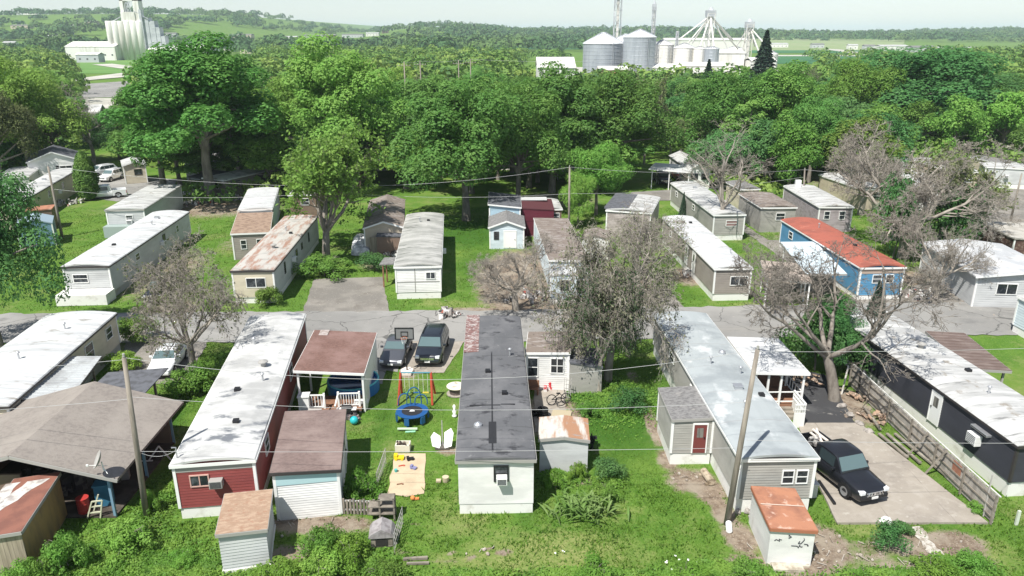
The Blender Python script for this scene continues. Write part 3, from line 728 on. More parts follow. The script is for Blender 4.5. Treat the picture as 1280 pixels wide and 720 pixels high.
mb = MB().box(-t4['W'] / 2 - .03, t4['W'] / 2 + .03, -.035, 0.0, 2.62, 3.0); mb.build('end_band', GTRIM, t4)
c5 = bld('carport', 'carport with brown shingled roof over a deck and pool', 'carport', (367, 468), (450, 476), (393, 418), h=2.75, kind='flat', rise=.3, ov=.1, rm=R_brown, open_=True, fascia=TRIM, L=6.6, W=4.3,
    posts=[(-1.95, .1), (2.0, .1), (2.0, 3.2), (2.0, 6.3), (-1.95, 3.2)])
mb = MB().box(2.06, 2.10, 0.15, 6.3, .0, 2.3); mb.build('side_panel', SK_white, c5)
mb = MB(); mb.box(-2.1, 1.95, 6.35, 6.4, 0, 2.4); mb.build('back_panel', W_brown, c5)
mb = MB().box(-2.2, -1.1, 5.6, 6.55, 2.94, 3.0); mb.build('roof_patch', mat('faded_pale_shingle', (.40, .35, .33), [((.28, .23, .2), (5, 5, 5), .45, .6)], rough=.9), c5)
s6 = bld('guest_shed', 'brown roofed outbuilding with white and pale blue siding', 'outbuilding', (337, 594), (425, 595), (356, 519), h=2.65, kind='flat', rise=.15, ov=.14, wm=W_bright, rm=R_brown2, fascia=DTRIM, lap=.14, L=6.2,
    doors=[('R', 4.0, .1, dict(m=W_lgrey))])
mb = MB().box(-s6['W'] / 2 + .02, s6['W'] / 2 - .02, -.045, -.0, 1.95, 2.5); mb.build('upper_band', mat('pale_aqua_siding', (.42, .60, .62)), s6)
s7 = bld('garden_shed', 'small grey sided shed with tan shingled roof', 'shed', (269, 669), (333, 669), (281, 618), h=2.05, kind='flat', rise=.06, ov=.1, wm=W_lgrey, rm=R_tan, lap=.16, fascia=GTRIM, corner=False)
mb = MB().box(-s7['W'] / 2 - .05, s7['W'] / 2 + .05, -.06, s7['L'] + .03, -.05, .1); mb.build('base', SK_white, s7)
t8 = bld('trailer', 'white walled trailer with long black tar roof', 'trailer', (569, 575), (671, 577), (583, 396), h=3.15, rise=.12, wm=W_bright, rm=R_black, skirt=(SK_white, .55), lap=0, fascia=GTRIM,
    wins=[('F', .25, 2.3, .62, .78, dict(mull='H', frame=BLACK))], acs=[('F', .28, 2.05, .52, .40, .42)], corner=False,
    vents=[(-.9, 3.0, 'd'), (.55, 6.6, 'k'), (-.4, 9.5, 'k'), (1.0, 12, 'p')], group=G_front)
mb = MB().box(-1.94, -1.0, 12.6, 19.2, 3.17, 3.235); mb.build('shingle_strip', R_strip, t8)
mb = MB().box(-.20, -.12, .4, 12.5, 3.235, 3.262).box(-.35, .05, 1.2, 3.4, 3.235, 3.252).box(-1.4, 0.3, 5.2, 5.32, 3.21, 3.25).box(.2, 1.1, 5.3, 5.42, 3.19, 3.24); mb.build('tar_seam', mat('fresh_tar', (.03, .03, .032), rough=.5), t8)
t8b = bld('addition', 'white addition with dark windows beside black-roofed trailer', 'addition', (657, 440), (713, 441), (660, 417), h=2.75, kind='flatr', rise=.1, ov=.08, wm=W_white, rm=R_oldbrown, lap=.15, L=3.6, fascia=TRIM,
    wins=[('F', -1.05, 1.65, .75, 1.3, dict(frame=TRIM)), ('F', .62, 1.8, .78, 1.0, dict(mull='HV'))])
bld('lean_to', 'low dark grey lean-to beside the white addition', 'lean-to', (712, 459), (738, 459), (708, 441), h=1.9, kind='flat', rise=.4, ov=.05, wm=W_grey, rm=R_dgrey, lap=0, corner=False, L=3.0, W=2.2)
s9 = bld('storage_shed', 'white metal shed with half rusted roof', 'shed', (673, 548), (738, 549), (674, 521), h=2.1, kind='gable', rise=.18, ov=.08, wm=W_lgrey, rm=R_rusthalf, lap=0, corner=False, fascia=GTRIM, W=2.75, ribs=.0)
t10 = bld('trailer', 'grey sided trailer with pale blue-grey roof and white skirting', 'trailer', (925, 573), (1026, 572), (817, 392), h=3.15, rise=.2, wm=W_grey, rm=R_pale, skirt=(SK_white, .78), fascia=TRIM, lap=.15,
    wins=[('F', .55, 2.0, .5, .68), ('F', 1.25, 2.0, .5, .68), ('L', 9.0, 2.1, .5, .7), ('L', 14.0, 2.2, 1.2, .5), ('R', 11, 2.1, .8, .9)],
    vents=[(.2, 7.0, 'b'), (-.2, 4.6, 'p'), (1.3, 6.2, 'k'), (.8, 12.0, 'd'), (1.0, 9.0, 'p'), (-.4, 10.4, 'p')], acs=[('R', 6.5, 2.0)], group=G_front)
e10 = bld('addition', 'grey sided entry addition with grey shingles and dark red door', 'addition', (822, 525), (888, 525), (822, 487), h=2.85, kind='flatr', rise=.12, ov=.06, wm=W_grey, rm=R_grey, skirt=(SK_white, .72), lap=.15, fascia=GTRIM, pos=(9.85, 35.9, 0.5, 2.25, 3.7),
    doors=[('F', .42, .74, dict(m=mat('dark_red_door', (.17, .045, .04)), w=.7, h=1.75))])
p10 = bld('porch', 'covered porch with white flat roof and lattice rail', 'porch', (945, 467), (1005, 467), (912, 424), h=2.85, kind='flat', rise=.12, ov=.1, rm=R_clean, open_=True, fascia=TRIM, L=5.6, W=3.5,
    posts=[(-1.5, .1), (.1, .1), (1.5, .1), (1.5, 2.7), (1.5, 5.3), (-.7, .1)], pos=(16.6, 41.7, 1.0, 3.3, 5.4))
mb = MB().box(-1.6, 1.6, .1, 5.3, .45, .6); mb.build('floor', WOODB, p10)
mb = MB()
for k in range(3): mb.box(-.2, .95, -.3 * (k + 1) + .1, -.3 * k + .1, 0, .45 - .14 * k)
mb.build('step', WOOD, p10)
mb = MB()
for a, b in (((-1.5, .1, 1.45), (1.5, .1, 1.45)), ((-1.5, .1, .8), (1.5, .1, .8)), ((1.5, .1, 1.45), (1.5, 5.3, 1.45)), ((1.5, .1, .8), (1.5, 5.3, .8))): mb.bar(a, b, .06)
for k in range(12): mb.bar((1.5, .3 + k * .43, .8), (1.5, .3 + k * .43, 1.45), .035)
mb.build('railing', TRIM, p10)
mb = MB()                                           # lattice panel beside the steps
mb.box(.95, 1.03, -1.75, .05, 0.0, 1.0)
for k in range(7): mb.box(.93, 1.05, -1.7 + k * .28, -1.66 + k * .28, 1.0, 1.6)
for k in range(3): mb.box(.935, 1.045, -1.75, .05, 1.05 + k * .26, 1.09 + k * .26)
mb.build('lattice_panel', TRIM, p10)
mb = MB().box(.35, 1.03, -1.80, -1.76, 0, 1.0).box(.35, 1.03, -1.8, -1.76, 1.5, 1.6)
for k in range(5): mb.box(.37 + k * .15, .41 + k * .15, -1.80, -1.76, 1.0, 1.5)
mb.box(.35, 1.03, -1.805, -1.775, 1.22, 1.27); mb.build('gate', TRIM, p10)
s11 = bld('storage_shed', 'small white shed with orange rusted roof and black scribbles', 'shed', (963, 661), (1021, 660), (941, 613), h=1.95, kind='flat', rise=.08, ov=.06, wm=W_white, rm=R_rusto, lap=0, corner=False, fascia=mat('rust_edge', (.35, .14, .08)), L=3.2)
mb = MB().bar((-1.0, 1.65, 2.05), (1.0, 1.65, 1.97), .04, .02); mb.build('roof_seam', mat('pale_seam', (.6, .5, .42)), s11)
rr = random.Random(3)
for (cx, cz, n) in ((-.45, 1.35, 5), (.0, 1.05, 7), (.35, 1.3, 5), (-.15, 1.5, 3), (.55, 1.15, 4)):
    p = [cx, cz]; mb = MB()
    for k in range(n):
        q = [p[0] + rr.uniform(-.16, .16), p[1] + rr.uniform(-.13, .13)]
        mb.bar((p[0], -.012, p[1]), (q[0], -.012, q[1]), .02, .028); p = q
    mb.build('painted_scribble', mat('black_spray_paint', (.04, .04, .05)), s11)
mb = MB().box(-.8, .55, -.5, -.02, .0, .14).box(-.95, .9, -.12, 3.1, -.05, .06); mb.build('timber_base', mat('pale_timber', (.48, .44, .36), [((.3, .26, .2), (3, 3, 3), .45, .6)]), s11)
t12 = bld('trailer', 'black sided trailer with white door and pale stained roof', 'trailer', pos=(27.45, 33.0, 5.0, 4.0, 18.9), h=3.1, rise=.2, wm=W_black, rm=R_white, skirt=(SK_white, .85), fascia=DTRIM, lap=.16, trim=DTRIM,
    wins=[('L', 12.0, 2.2, .9, .4, dict(frame=ALU)), ('L', 15.5, 2.0, .7, .7, dict(frame=DTRIM))], doors=[('L', 6.3, .8, dict(w=.85, h=1.9, label='white door standing out on the black wall'))],
    acs=[('L', 2.7, 1.85, .75, .6, .4), ('L', 2.4, 2.5, 1.3, .14, .3, ALU)], vents=[(-.6, 15.6, 'k'), (.1, 11.5, 'c'), (.9, 8.0, 'k'), (0, 5, 'p')], group=G_front)
bld('carport', 'brown metal carport roof behind black-sided trailer', 'carport', (1210, 461), (1253, 461), (1157, 414), h=2.7, kind='flat', rise=.05, ov=.06, rm=mat('brown_metal_roof', (.15, .11, .095), [((.21, .165, .145), (1, 2, 1), .45, .65)], rough=.6), open_=True, ribs=.5,
    posts=[(1.0, .2), (1.0, 3.2), (1.0, 6.2)], postm=GTRIM, fascia=GTRIM, W=2.6)
t13 = bld('trailer', 'pale blue trailer corner with dish at the grass edge', 'trailer', pos=(42.3, 50.3, 3.0, 3.9, 5.2), h=3.0, rise=.15, wm=W_pblue, rm=R_white, skirt=(SK_white, .6), fascia=TRIM)

# far side of the lane
n1 = bld('trailer', 'long white roofed trailer with grey walls behind the brush', 'trailer', (75, 333), (133, 334), (190, 265), h=3.1, rise=.22, wm=W_lgrey, rm=R_clean, skirt=(SK_grey, .6), fascia=DTRIM,
    wins=[('F', -.6, 1.9, 1.2, .7), ('R', 6, 2.1, .9, .6), ('R', 13, 2.1, .6, .7, dark), ('R', 17, 2.1, .6, .7)], acs=[('R', 12.2, 1.8)], vents=[(0, 6, 'k'), (.6, 14, 'p'), (0, 17, 'b')], group=G_back)
mb = MB().box(-2.1, 2.2, -1.9, -.1, .0, .95); mb.build('porch_base', SK_white, n1)
n2 = bld('trailer', 'pale grey trailer with streaked roof behind the first one', 'trailer', (130, 262), (175, 264), (184, 232), h=3.1, rise=.15, wm=W_lgrey, rm=R_white, skirt=(SK_grey, .5), wins=[('F', .4, 2.0, .7, .6)], acs=[('F', .4, 1.6)], fascia=GTRIM, group=G_back)
mb = MB().box(-2.2, 1.6, -1.4, -.1, 0, 1.3); mb.build('front_box', mat('green_grey_box', (.30, .36, .34)), n2)
n3 = bld('trailer', 'trailer with rust streaked white roof and tan front', 'trailer', (287, 338), (340, 340), (355, 270), h=3.1, rise=.15, wm=W_lgrey, rm=R_rustw, skirt=(SK_white, .5), fascia=DTRIM,
    wins=[('F', .2, 1.9, 1.6, .8, dict(mull='V')), ('R', 4, 2, .35, 1.0, dark), ('R', 9, 2, .6, .6, dark), ('R', 11.5, 2, .5, .6, dark), ('R', 15, 2, .4, .9, dark)], acs=[('R', 7.2, 1.9)],
    vents=[(.3, 6.5, 'c'), (0, 13, 'p'), (.7, 12, 'k')], group=G_back)
mb = MB().box(-n3['W'] / 2 - .03, n3['W'] / 2 + .03, -.03, .0, .55, 2.9); mb.build('front_panel', W_cream, n3)
n3['label'] = 'trailer with rust streaked white roof and cream front'
bld('cabin', 'narrow tan shingled cabin behind the rust streaked trailer', 'cabin', (288, 293), (337, 293), (298, 264), h=2.8, kind='flat', rise=.1, ov=.1, wm=W_taupe, rm=mat('tan_brown_roof', (.32, .23, .17), [((.22, .15, .11), (2, 2, 2), .45, .6)], rough=.9), wins=[('F', -.8, 1.6, .5, .9), ('F', .8, 1.6, .5, .9)], fascia=TRIM)
bld('trailer', 'white roofed trailer behind the narrow tan cabin', 'trailer', (297, 262), (340, 262), (310, 236), h=3.3, rise=.15, wm=W_pblue, rm=R_clean, fascia=TRIM, wins=[('F', .9, 2.1, .8, .7)], group=G_back)
n4 = bld('trailer', 'white trailer with grey smudged roof beside the clipped lawn', 'trailer', (492, 333), (552, 333), (508, 268), h=3.1, rise=.25, wm=W_bright, rm=mat('smudged_white_roof', (.44, .435, .41), [((.30, .30, .28), (.3, 1.0, 1), .42, .58), ((.15, .155, .14), (.4, 1.6, 1), .53, .66)], rough=.6, seams=[('Y', 1.6, .05, (.4, .4, .38), .4)]),
    skirt=(SK_white, .6), fascia=TRIM, lap=.15, wins=[('F', 1.1, 2.15, .75, .55, dict(mull='V')), ('R', 12, 2, .8, .7), ('R', 6, 2, .6, .7)], acs=[('R', 9.8, 1.6)], vents=[(-.4, 15.4, 'p'), (.5, 15.8, 'k')], group=G_back)
mb = MB().box(-.33, -.25, -.03, 0, .6, 2.8).box(-2.0, 1.99, -.04, 0, 1.55, 1.6); mb.build('panel_joint', GTRIM, n4)
h4 = bld('cottage', 'tan cottage with low gable behind the covered car', 'house', (453, 285), (505, 286), (462, 250), h=2.9, kind='gable', rise=.7, ov=.15, wm=W_tan, rm=R_oldbrown, fascia=TRIM)
bld('storage_shed', 'dark shed with tan panel beside the covered car', 'shed', (470, 296), (506, 296), (474, 284), h=2.2, kind='flat', rise=.1, ov=.05, wm=W_brown, rm=R_dgrey, lap=0, corner=False, W=3.3, L=2.6)
mb = MB()
c0 = P(474, 318); mb.box(c0.x - .9, c0.x + .35, c0.y - .1, c0.y, 0, 1.9); tag(mb.build('wood_panel', W_board), 'pale board panel leaning on the dark shed', 'panel')
bld('carport', 'small grey carport against the smudged-roof trailer', 'carport', (474, 330), (492, 326), (486, 314), h=2.3, kind='flatr', rise=.1, ov=.02, rm=R_grey, open_=True, posts=[(-.5, .1), (-.5, 1.6)], postm=WOODB, W=1.6, L=2.2)
n5 = bld('cottage', 'pale blue cottage with small gabled front and white door', 'house', (610, 284), (657, 284), (611, 268), h=2.5, kind='gable', rise=.75, ov=.18, wm=W_pblue, rm=R_grey, fascia=TRIM, lap=.15, L=5.5,
    wins=[('F', -1.15, 1.5, .45, .8, dict(frame=DTRIM))], doors=[('F', .35, .1, dict(w=1.3, h=1.9, glass=False))])
n5b = bld('house', 'light blue house with grey roof behind pale cottage', 'house', (610, 259), (652, 259), (612, 235), h=3.6, kind='flat', rise=.4, ov=.15, wm=W_lblue, rm=R_dgrey, fascia=TRIM, lap=.15, wins=[('F', .6, 2.6, .9, .6, dict(mull=''))], L=7.0)
n6 = bld('barn', 'dark maroon building behind the blue house', 'building', (652, 262), (693, 262), (650, 240), h=3.2, kind='flat', rise=.2, ov=.05, wm=W_maroon, rm=mat('dark_maroon_roof', (.09, .03, .035), rough=.8), lap=0, corner=False, L=6)
mb = MB(); q = P(668, 246, 3.6); mb.box(q.x - 2, q.x + 1.5, q.y - 1.2, q.y + .4, 3.42, 3.5); tag(mb.build('roof_sheet', R_clean), 'loose white sheet lying on the maroon roof', 'roof sheet')
n7 = bld('trailer', 'trailer with weathered brown roof and white bay front', 'trailer', (686, 326), (738, 325), (667, 273), h=3.0, kind='flat', rise=.1, ov=.08, wm=W_pblue, rm=R_oldbrown, skirt=(SK_grey, .4), fascia=TRIM, group=G_back)
bld('addition', 'white rounded bay front with wide dark windows', 'addition', (687, 344), (742, 344), (687, 336), h=2.7, kind='bow', rise=.2, ov=.08, wm=W_pblue, rm=R_clean, lap=.15, skirt=(SK_white, .5), wins=[('F', -.55, 1.75, .8, 1.0, dict(mull='V')), ('F', .75, 1.75, .55, 1.0, dict(mull=''))], L=2.0)
n8 = bld('trailer', 'grey pink trailer under the dead branches', 'trailer', (757, 262), (818, 260), (770, 246), h=3.2, kind='bow', rise=.25, wm=mat('grey_pink_siding', (.42, .37, .35), [((.3, .26, .24), (1, 1, 2), .45, .6)], rough=.7), rm=R_white, fascia=TRIM, wins=[('F', .9, 2.3, .6, .5, dark)], L=9, group=G_back)
mb = MB().box(-2.9, -.1, .3, 8.5, 3.2, 3.44); mb.build('dark_roof_half', R_dgrey, n8)
bld('storage_shed', 'small shed with shaggy brown roof by the dead tree', 'shed', (727, 297), (762, 299), (733, 278), h=2.3, kind='gable', rise=.35, ov=.1, wm=W_white, rm=R_oldbrown, lap=0, L=3.4)
n9 = bld('trailer', 'taupe trailer with bright white roof and front bay window', 'trailer', (893, 335), (943, 335), (828, 271), h=3.1, rise=.2, wm=W_taupe, rm=R_clean, skirt=(SK_white, .65), fascia=TRIM, lap=.16,
    wins=[('F', .6, 1.85, 1.5, .75, dict(mull='V')), ('L', 12, 2.1, .4, .8, dark), ('L', 15.5, 2.1, .7, .6)], doors=[('L', 9.0, .7), ('L', 6.4, .7)], vents=[(.4, 15.5, 'k'), (-.3, 15.8, 'k'), (1, 4, 'p')], group=G_back)
n10 = bld('trailer', 'long grey trailer with white roof nearest the back lane', 'trailer', (892, 268), (934, 268), (838, 228), h=3.1, rise=.2, wm=W_grey, rm=R_white, skirt=(SK_white, .65), fascia=TRIM, wins=[('F', .3, 2.0, 1.2, .6, dict(glass=mat('pinkish_glass', (.25, .16, .15)))), ('L', 8, 2.1, .9, .6), ('L', 16, 2.1, .9, .6)], doors=[('L', 12, .6)], vents=[(0, 14, 'b'), (.3, 6, 'p')], group=G_back)
c11 = bld('carport', 'white carport sheltering a black pickup', 'carport', (811, 212), (858, 208), (822, 201), h=3.0, kind='flat', rise=.15, ov=.1, rm=R_clean, open_=True, posts=[(-2.6, .2), (0, .2), (2.9, .2), (-2.6, 5.5), (2.9, 5.5)], W=6.2, L=6.0, fascia=TRIM)
n11 = bld('house', 'white house with pale roof beside the pickup carport', 'house', (860, 211), (890, 211), (836, 194), h=3.1, kind='gable', rise=.8, ov=.2, wm=W_white, rm=R_white, fascia=TRIM, wins=[('F', -.7, 1.9, 1.0, .9, dict(frame=DTRIM)), ('F', .9, 1.9, 1.0, .9, dict(frame=DTRIM)), ('L', 3, 1.9, 1.2, 1.0, dict(frame=DTRIM))])
n12 = bld('trailer', 'bright blue trailer with red coated roof', 'trailer', (1076, 334), (1127, 331), (976, 274), h=3.1, rise=.25, wm=W_blue, rm=R_red, skirt=(SK_white, .45), fascia=TRIM, lap=.16,
    wins=[('F', -.4, 1.95, .75, .7, dict(mull='H')), ('F', .75, 1.95, .6, .7, dict(mull='H')), ('L', 15, 2, .9, .7)], vents=[(.4, 6, 'k'), (0, 13, 'p')], group=G_back, W=4.2)
mb = MB().box(-1.98, 1.98, -.04, 0, 2.45, 2.92); mb.build('end_band', mat('tan_band', (.42, .33, .27)), n12)
bld('carport', 'pale blue metal carport beside red-roofed trailer', 'carport', (1008, 342), (1056, 338), (975, 302), h=2.65, kind='flatr', rise=.15, ov=.05, rm=R_lblue, open_=True, posts=[(-1.6, .2), (-1.6, 5), (-1.6, 9)], fascia=GTRIM, W=3.4)
bld('carport', 'tan roofed carport left of the blue metal one', 'carport', (958, 349), (1012, 345), (950, 326), h=2.5, kind='flat', rise=.1, ov=.05, rm=mat('faded_tan_roof', (.40, .34, .29), [((.3, .24, .2), (1, 2, 1), .45, .6)], rough=.85), open_=True, posts=[(-1.8, .1), (1.7, .1), (-1.8, 3.8), (1.7, 3.8)], fascia=GTRIM)
n13 = bld('trailer', 'greyish pink trailer with white roof behind the red one', 'trailer', (1024, 258), (1066, 257), (990, 238), h=3.1, rise=.2, wm=mat('mauve_siding', (.36, .32, .33), [((.27, .24, .24), (1, 1, 2), .45, .6)], rough=.7), rm=R_white, fascia=TRIM, wins=[('F', -1, 2.0, .6, .9, dict(frame=TRIM)), ('F', .8, 2.0, .6, .9)], L=13, group=G_back)
n14 = bld('trailer', 'broad pale grey double roof trailer near the right', 'trailer', (1220, 345), (1320, 338), (1150, 302), h=2.9, kind='gable', rise=.45, ov=.3, wm=W_lgrey, rm=mat('pale_grey_sheet_roof', (.44, .45, .46), [((.58, .585, .585), (.5, .5, 1), .45, .6), ((.36, .35, .34), (.9, .9, 1), .58, .7)], rough=.5, seams=[('Y', 2.0, .03, (.35, .35, .35), .6)]), fascia=TRIM, wins=[('F', -1.0, 1.7, 1.6, .9, dict(mull='V'))], group=G_back)
n14['label'] = 'broad pale grey gabled trailer beyond the gravel apron'
bld('trailer', 'dark brown walled trailer with beige roof behind broad grey one', 'trailer', (1268, 299), (1330, 296), (1222, 277), h=3.0, kind='flat', rise=.1, ov=.12, wm=mat('dark_brown_siding', (.10, .055, .045), [((.2, .15, .12), (2, 2, 2), .5, .6)], rough=.8), rm=mat('beige_roof', (.44, .42, .38), [((.34, .32, .28), (1, 1, 1), .45, .6)], rough=.7), group=G_back)
bld('trailer', 'long grey trailer by the pale dirt lot', 'trailer', (1232, 208), (1350, 210), (1228, 205), h=3.2, rise=.12, wm=W_lgrey, rm=R_white, skirt=(SK_white, .7), fascia=TRIM, wins=[('F', -5.5, 2, .8, .8), ('F', 1.5, 2, .9, .9)], acs=[('F', -3.6, 1.8)], L=4.5, group=G_back)
bld('house', 'white gabled house with shuttered window beyond a parked pickup', 'house', (32, 203), (98, 204), (40, 188), h=4.0, kind='gable', rise=1.4, ov=.2, wm=W_bright, rm=R_dgrey, lap=.2, fascia=TRIM, wins=[('F', 1.6, 2.4, 1.6, 1.3, dict(mull='HV')), ('F', .45, 2.4, .3, 1.4, dict(frame=DTRIM, glass=BLACK)), ('F', 2.75, 2.4, .3, 1.4, dict(frame=DTRIM, glass=BLACK)), ('F', -2.4, 2.2, .6, .5)], L=9)
n17 = bld('trailer', 'cream trailer with patchy grey roof beside the columnar tree', 'trailer', (-20, 258), (16, 258), (96, 212), far_right=True, h=3.1, rise=.2, wm=W_cream, rm=R_whiteb, fascia=DTRIM, wins=[('R', 4, 2, .8, .9), ('R', 12, 2, .7, .9), ('R', 18, 2, .8, .9)], acs=[('R', 16, 1.5)], vents=[(0, 8, 'k'), (0, 16, 'b')], group=G_back)
bld('storage_shed', 'open fronted shed with orange rusted roof', 'shed', (30, 264), (62, 265), (40, 254), h=2.5, kind='flatr', rise=.1, ov=.1, wm=W_brown, rm=R_rusto, lap=0, corner=False, L=2.6)
bld('storage_shed', 'slate blue gabled shed near the rusted one', 'shed', (18, 283), (56, 284), (24, 268), h=2.6, kind='gable', rise=.6, ov=.08, wm=W_steel, rm=mat('slate_roof', (.28, .36, .42)), lap=0, W=3.6, L=4.0)
bld('cottage', 'cream cottage beside the parked white cars', 'house', (152, 207), (184, 207), (150, 199), h=3.0, kind='gable', rise=.5, ov=.2, wm=W_cream, rm=R_white, fascia=TRIM, wins=[('F', .4, 1.8, 1, .8, dark)], L=6)
for px, py, w, l, m, lab in [(515, 212, 6, 10, W_tan, 'tan trailer glimpsed beneath the big shade tree'), (565, 200, 5, 12, W_white, 'white trailer glimpsed behind the big shade tree'), (700, 215, 7, 9, W_white, 'white trailer glimpsed through the tall green trees'),
        (250, 225, 5, 12, W_lgrey, 'grey trailer in deep shade under the tall left tree'), (430, 235, 6, 8, W_brown, 'brown shed in the shade of the locust'), (1130, 225, 5, 13, W_white, 'white trailer behind the bare spreading tree'), (1205, 240, 5, 12, W_tan, 'tan trailer behind the bare spreading tree'),
        (970, 290, 5, 8, W_grey, 'grey trailer in the shade of the bare branches'), (330, 175, 5, 13, W_white, 'white trailer hidden behind the tall left tree'), (500, 160, 6, 13, W_lgrey, 'pale grey trailer among trees behind the cottages'), (30, 165, 6, 12, W_white, 'white building behind the left tree belt')]:
    q = P(px, py)
    bld('trailer', lab, 'trailer', pos=(q.x, q.y, rng.uniform(-4, 8), w - .8, l), h=3.1, rise=.2, wm=m, rm=[R_white, R_oldbrown, R_whiteb][rng.randrange(3)], fascia=TRIM, lap=0, wins=[('F', .3, 1.9, 1, .8)], corner=False, group=G_back)

for px, py, w, l, m, lab, ang in [(1200, 182, 5, 26, W_lgrey, 'long pale trailer above the bare lot, beyond the bare tree', 78), (1150, 262, 4.4, 13, W_white, 'white trailer hidden in the bare twigs', -20), (1090, 262, 4.4, 11, W_tan, 'tan trailer beside the mauve one', 8), (1255, 225, 4, 6, W_tan, 'small tan trailer by the dirt lot pole', 10),
        (380, 270, 4.2, 12, W_brown, 'low brown trailer behind the rust streaked roof', 4), (270, 248, 5, 9, W_taupe, 'taupe trailer in the shade of the tall left tree', -25), (690, 290, 3.0, 5, W_brown, 'brown shed behind the weathered brown roof', 3), (935, 262, 3.4, 5, W_cream, 'cream shed in the shade right of long grey trailer', 6), (20, 245, 5, 8, W_lgrey, 'grey trailer beneath the upper-left bushy tree', 20)]:
    q = P(px, py)
    bld('trailer', lab, 'trailer', pos=(q.x, q.y, ang, w - .8, l), h=2.9, rise=.2, wm=m, rm=[R_white, R_oldbrown, R_whiteb, R_grey][int(px) % 4], fascia=TRIM, lap=0, wins=[('F', .3, 1.9, 1, .8)], corner=False, group=G_back)

bld('shelter', 'dark tarp shelter added to fill the shade beneath the tall left tree', 'shelter', pos=(P(265, 246).x, P(265, 246).y, -15, 7.5, 6), h=2.4, kind='flat', rise=.4, ov=.1, rm=R_dgrey, open_=True, posts=[(-3.5, .2), (3.5, .2), (3.5, 5.5), (-3.5, 5.5)], postm=WOOD)  # dark shelter added to fill the shaded area under the tree
bld('storage_shed', 'near-black shed added to fill tree shade beside the tarp shelter', 'shed', pos=(P(325, 240).x, P(325, 240).y, 5, 5, 4), h=2.6, kind='flat', rise=.3, ov=.1, wm=W_dark, rm=R_oldbrown, lap=0, corner=False)  # near-black shed added for the same shaded area
# ---------------------------------------------------------------- vehicles (front at -y, origin under the middle)
PB = {}
def paint(name, col, rough=.28, metal=.0):
    m = mat(name, col, rough=rough, metal=metal, spec=.6); m.node_tree.nodes['Principled BSDF'].inputs['Coat Weight'].default_value = .5; return m
RUB = mat('tyre_rubber', (.015, .015, .016), rough=.85)
RIM = mat('wheel_rim', (.45, .46, .48), rough=.35, metal=.7)
LAMP = mat('headlight_glass', (.75, .77, .8), rough=.15, spec=.8)
TAIL = mat('tail_light_red', (.35, .02, .02), rough=.2)
CHR = mat('chrome', (.72, .73, .75), rough=.2, metal=.9)
CGL = mat('car_glass', (.03, .045, .05), rough=.08, spec=.9)
CGLT = mat('tinted_windshield', (.10, .15, .155), rough=.12, spec=.9)
def loft(st, close=True):
    """st: list of rings of equal length"""
    mb = MB(); n = len(st[0])
    for r in st: mb.v += [tuple(p) for p in r]
    for i in range(len(st) - 1):
        for j in range(n):
            j2 = (j + 1) % n
            mb.f.append((i * n + j, i * n + j2, (i + 1) * n + j2, (i + 1) * n + j))
    mb.f.append(tuple(reversed(range(n)))); mb.f.append(tuple((len(st) - 1) * n + j for j in range(n)))
    return mb
def ring(y, w, zb, zt, bul=.0, sh=.10):
    h = zt - zb
    half = [(w * .90, zb), (w * .985, zb + h * .22), (w, zb + h * .55), (w * .975, zb + h * .86), (w * (.93 - sh * .3), zt - .015), (w * .55, zt + bul * .7)]
    return [(x, y, z) for x, z in half] + [(0, y, zt + bul)] + [(-x, y, z) for x, z in reversed(half)]
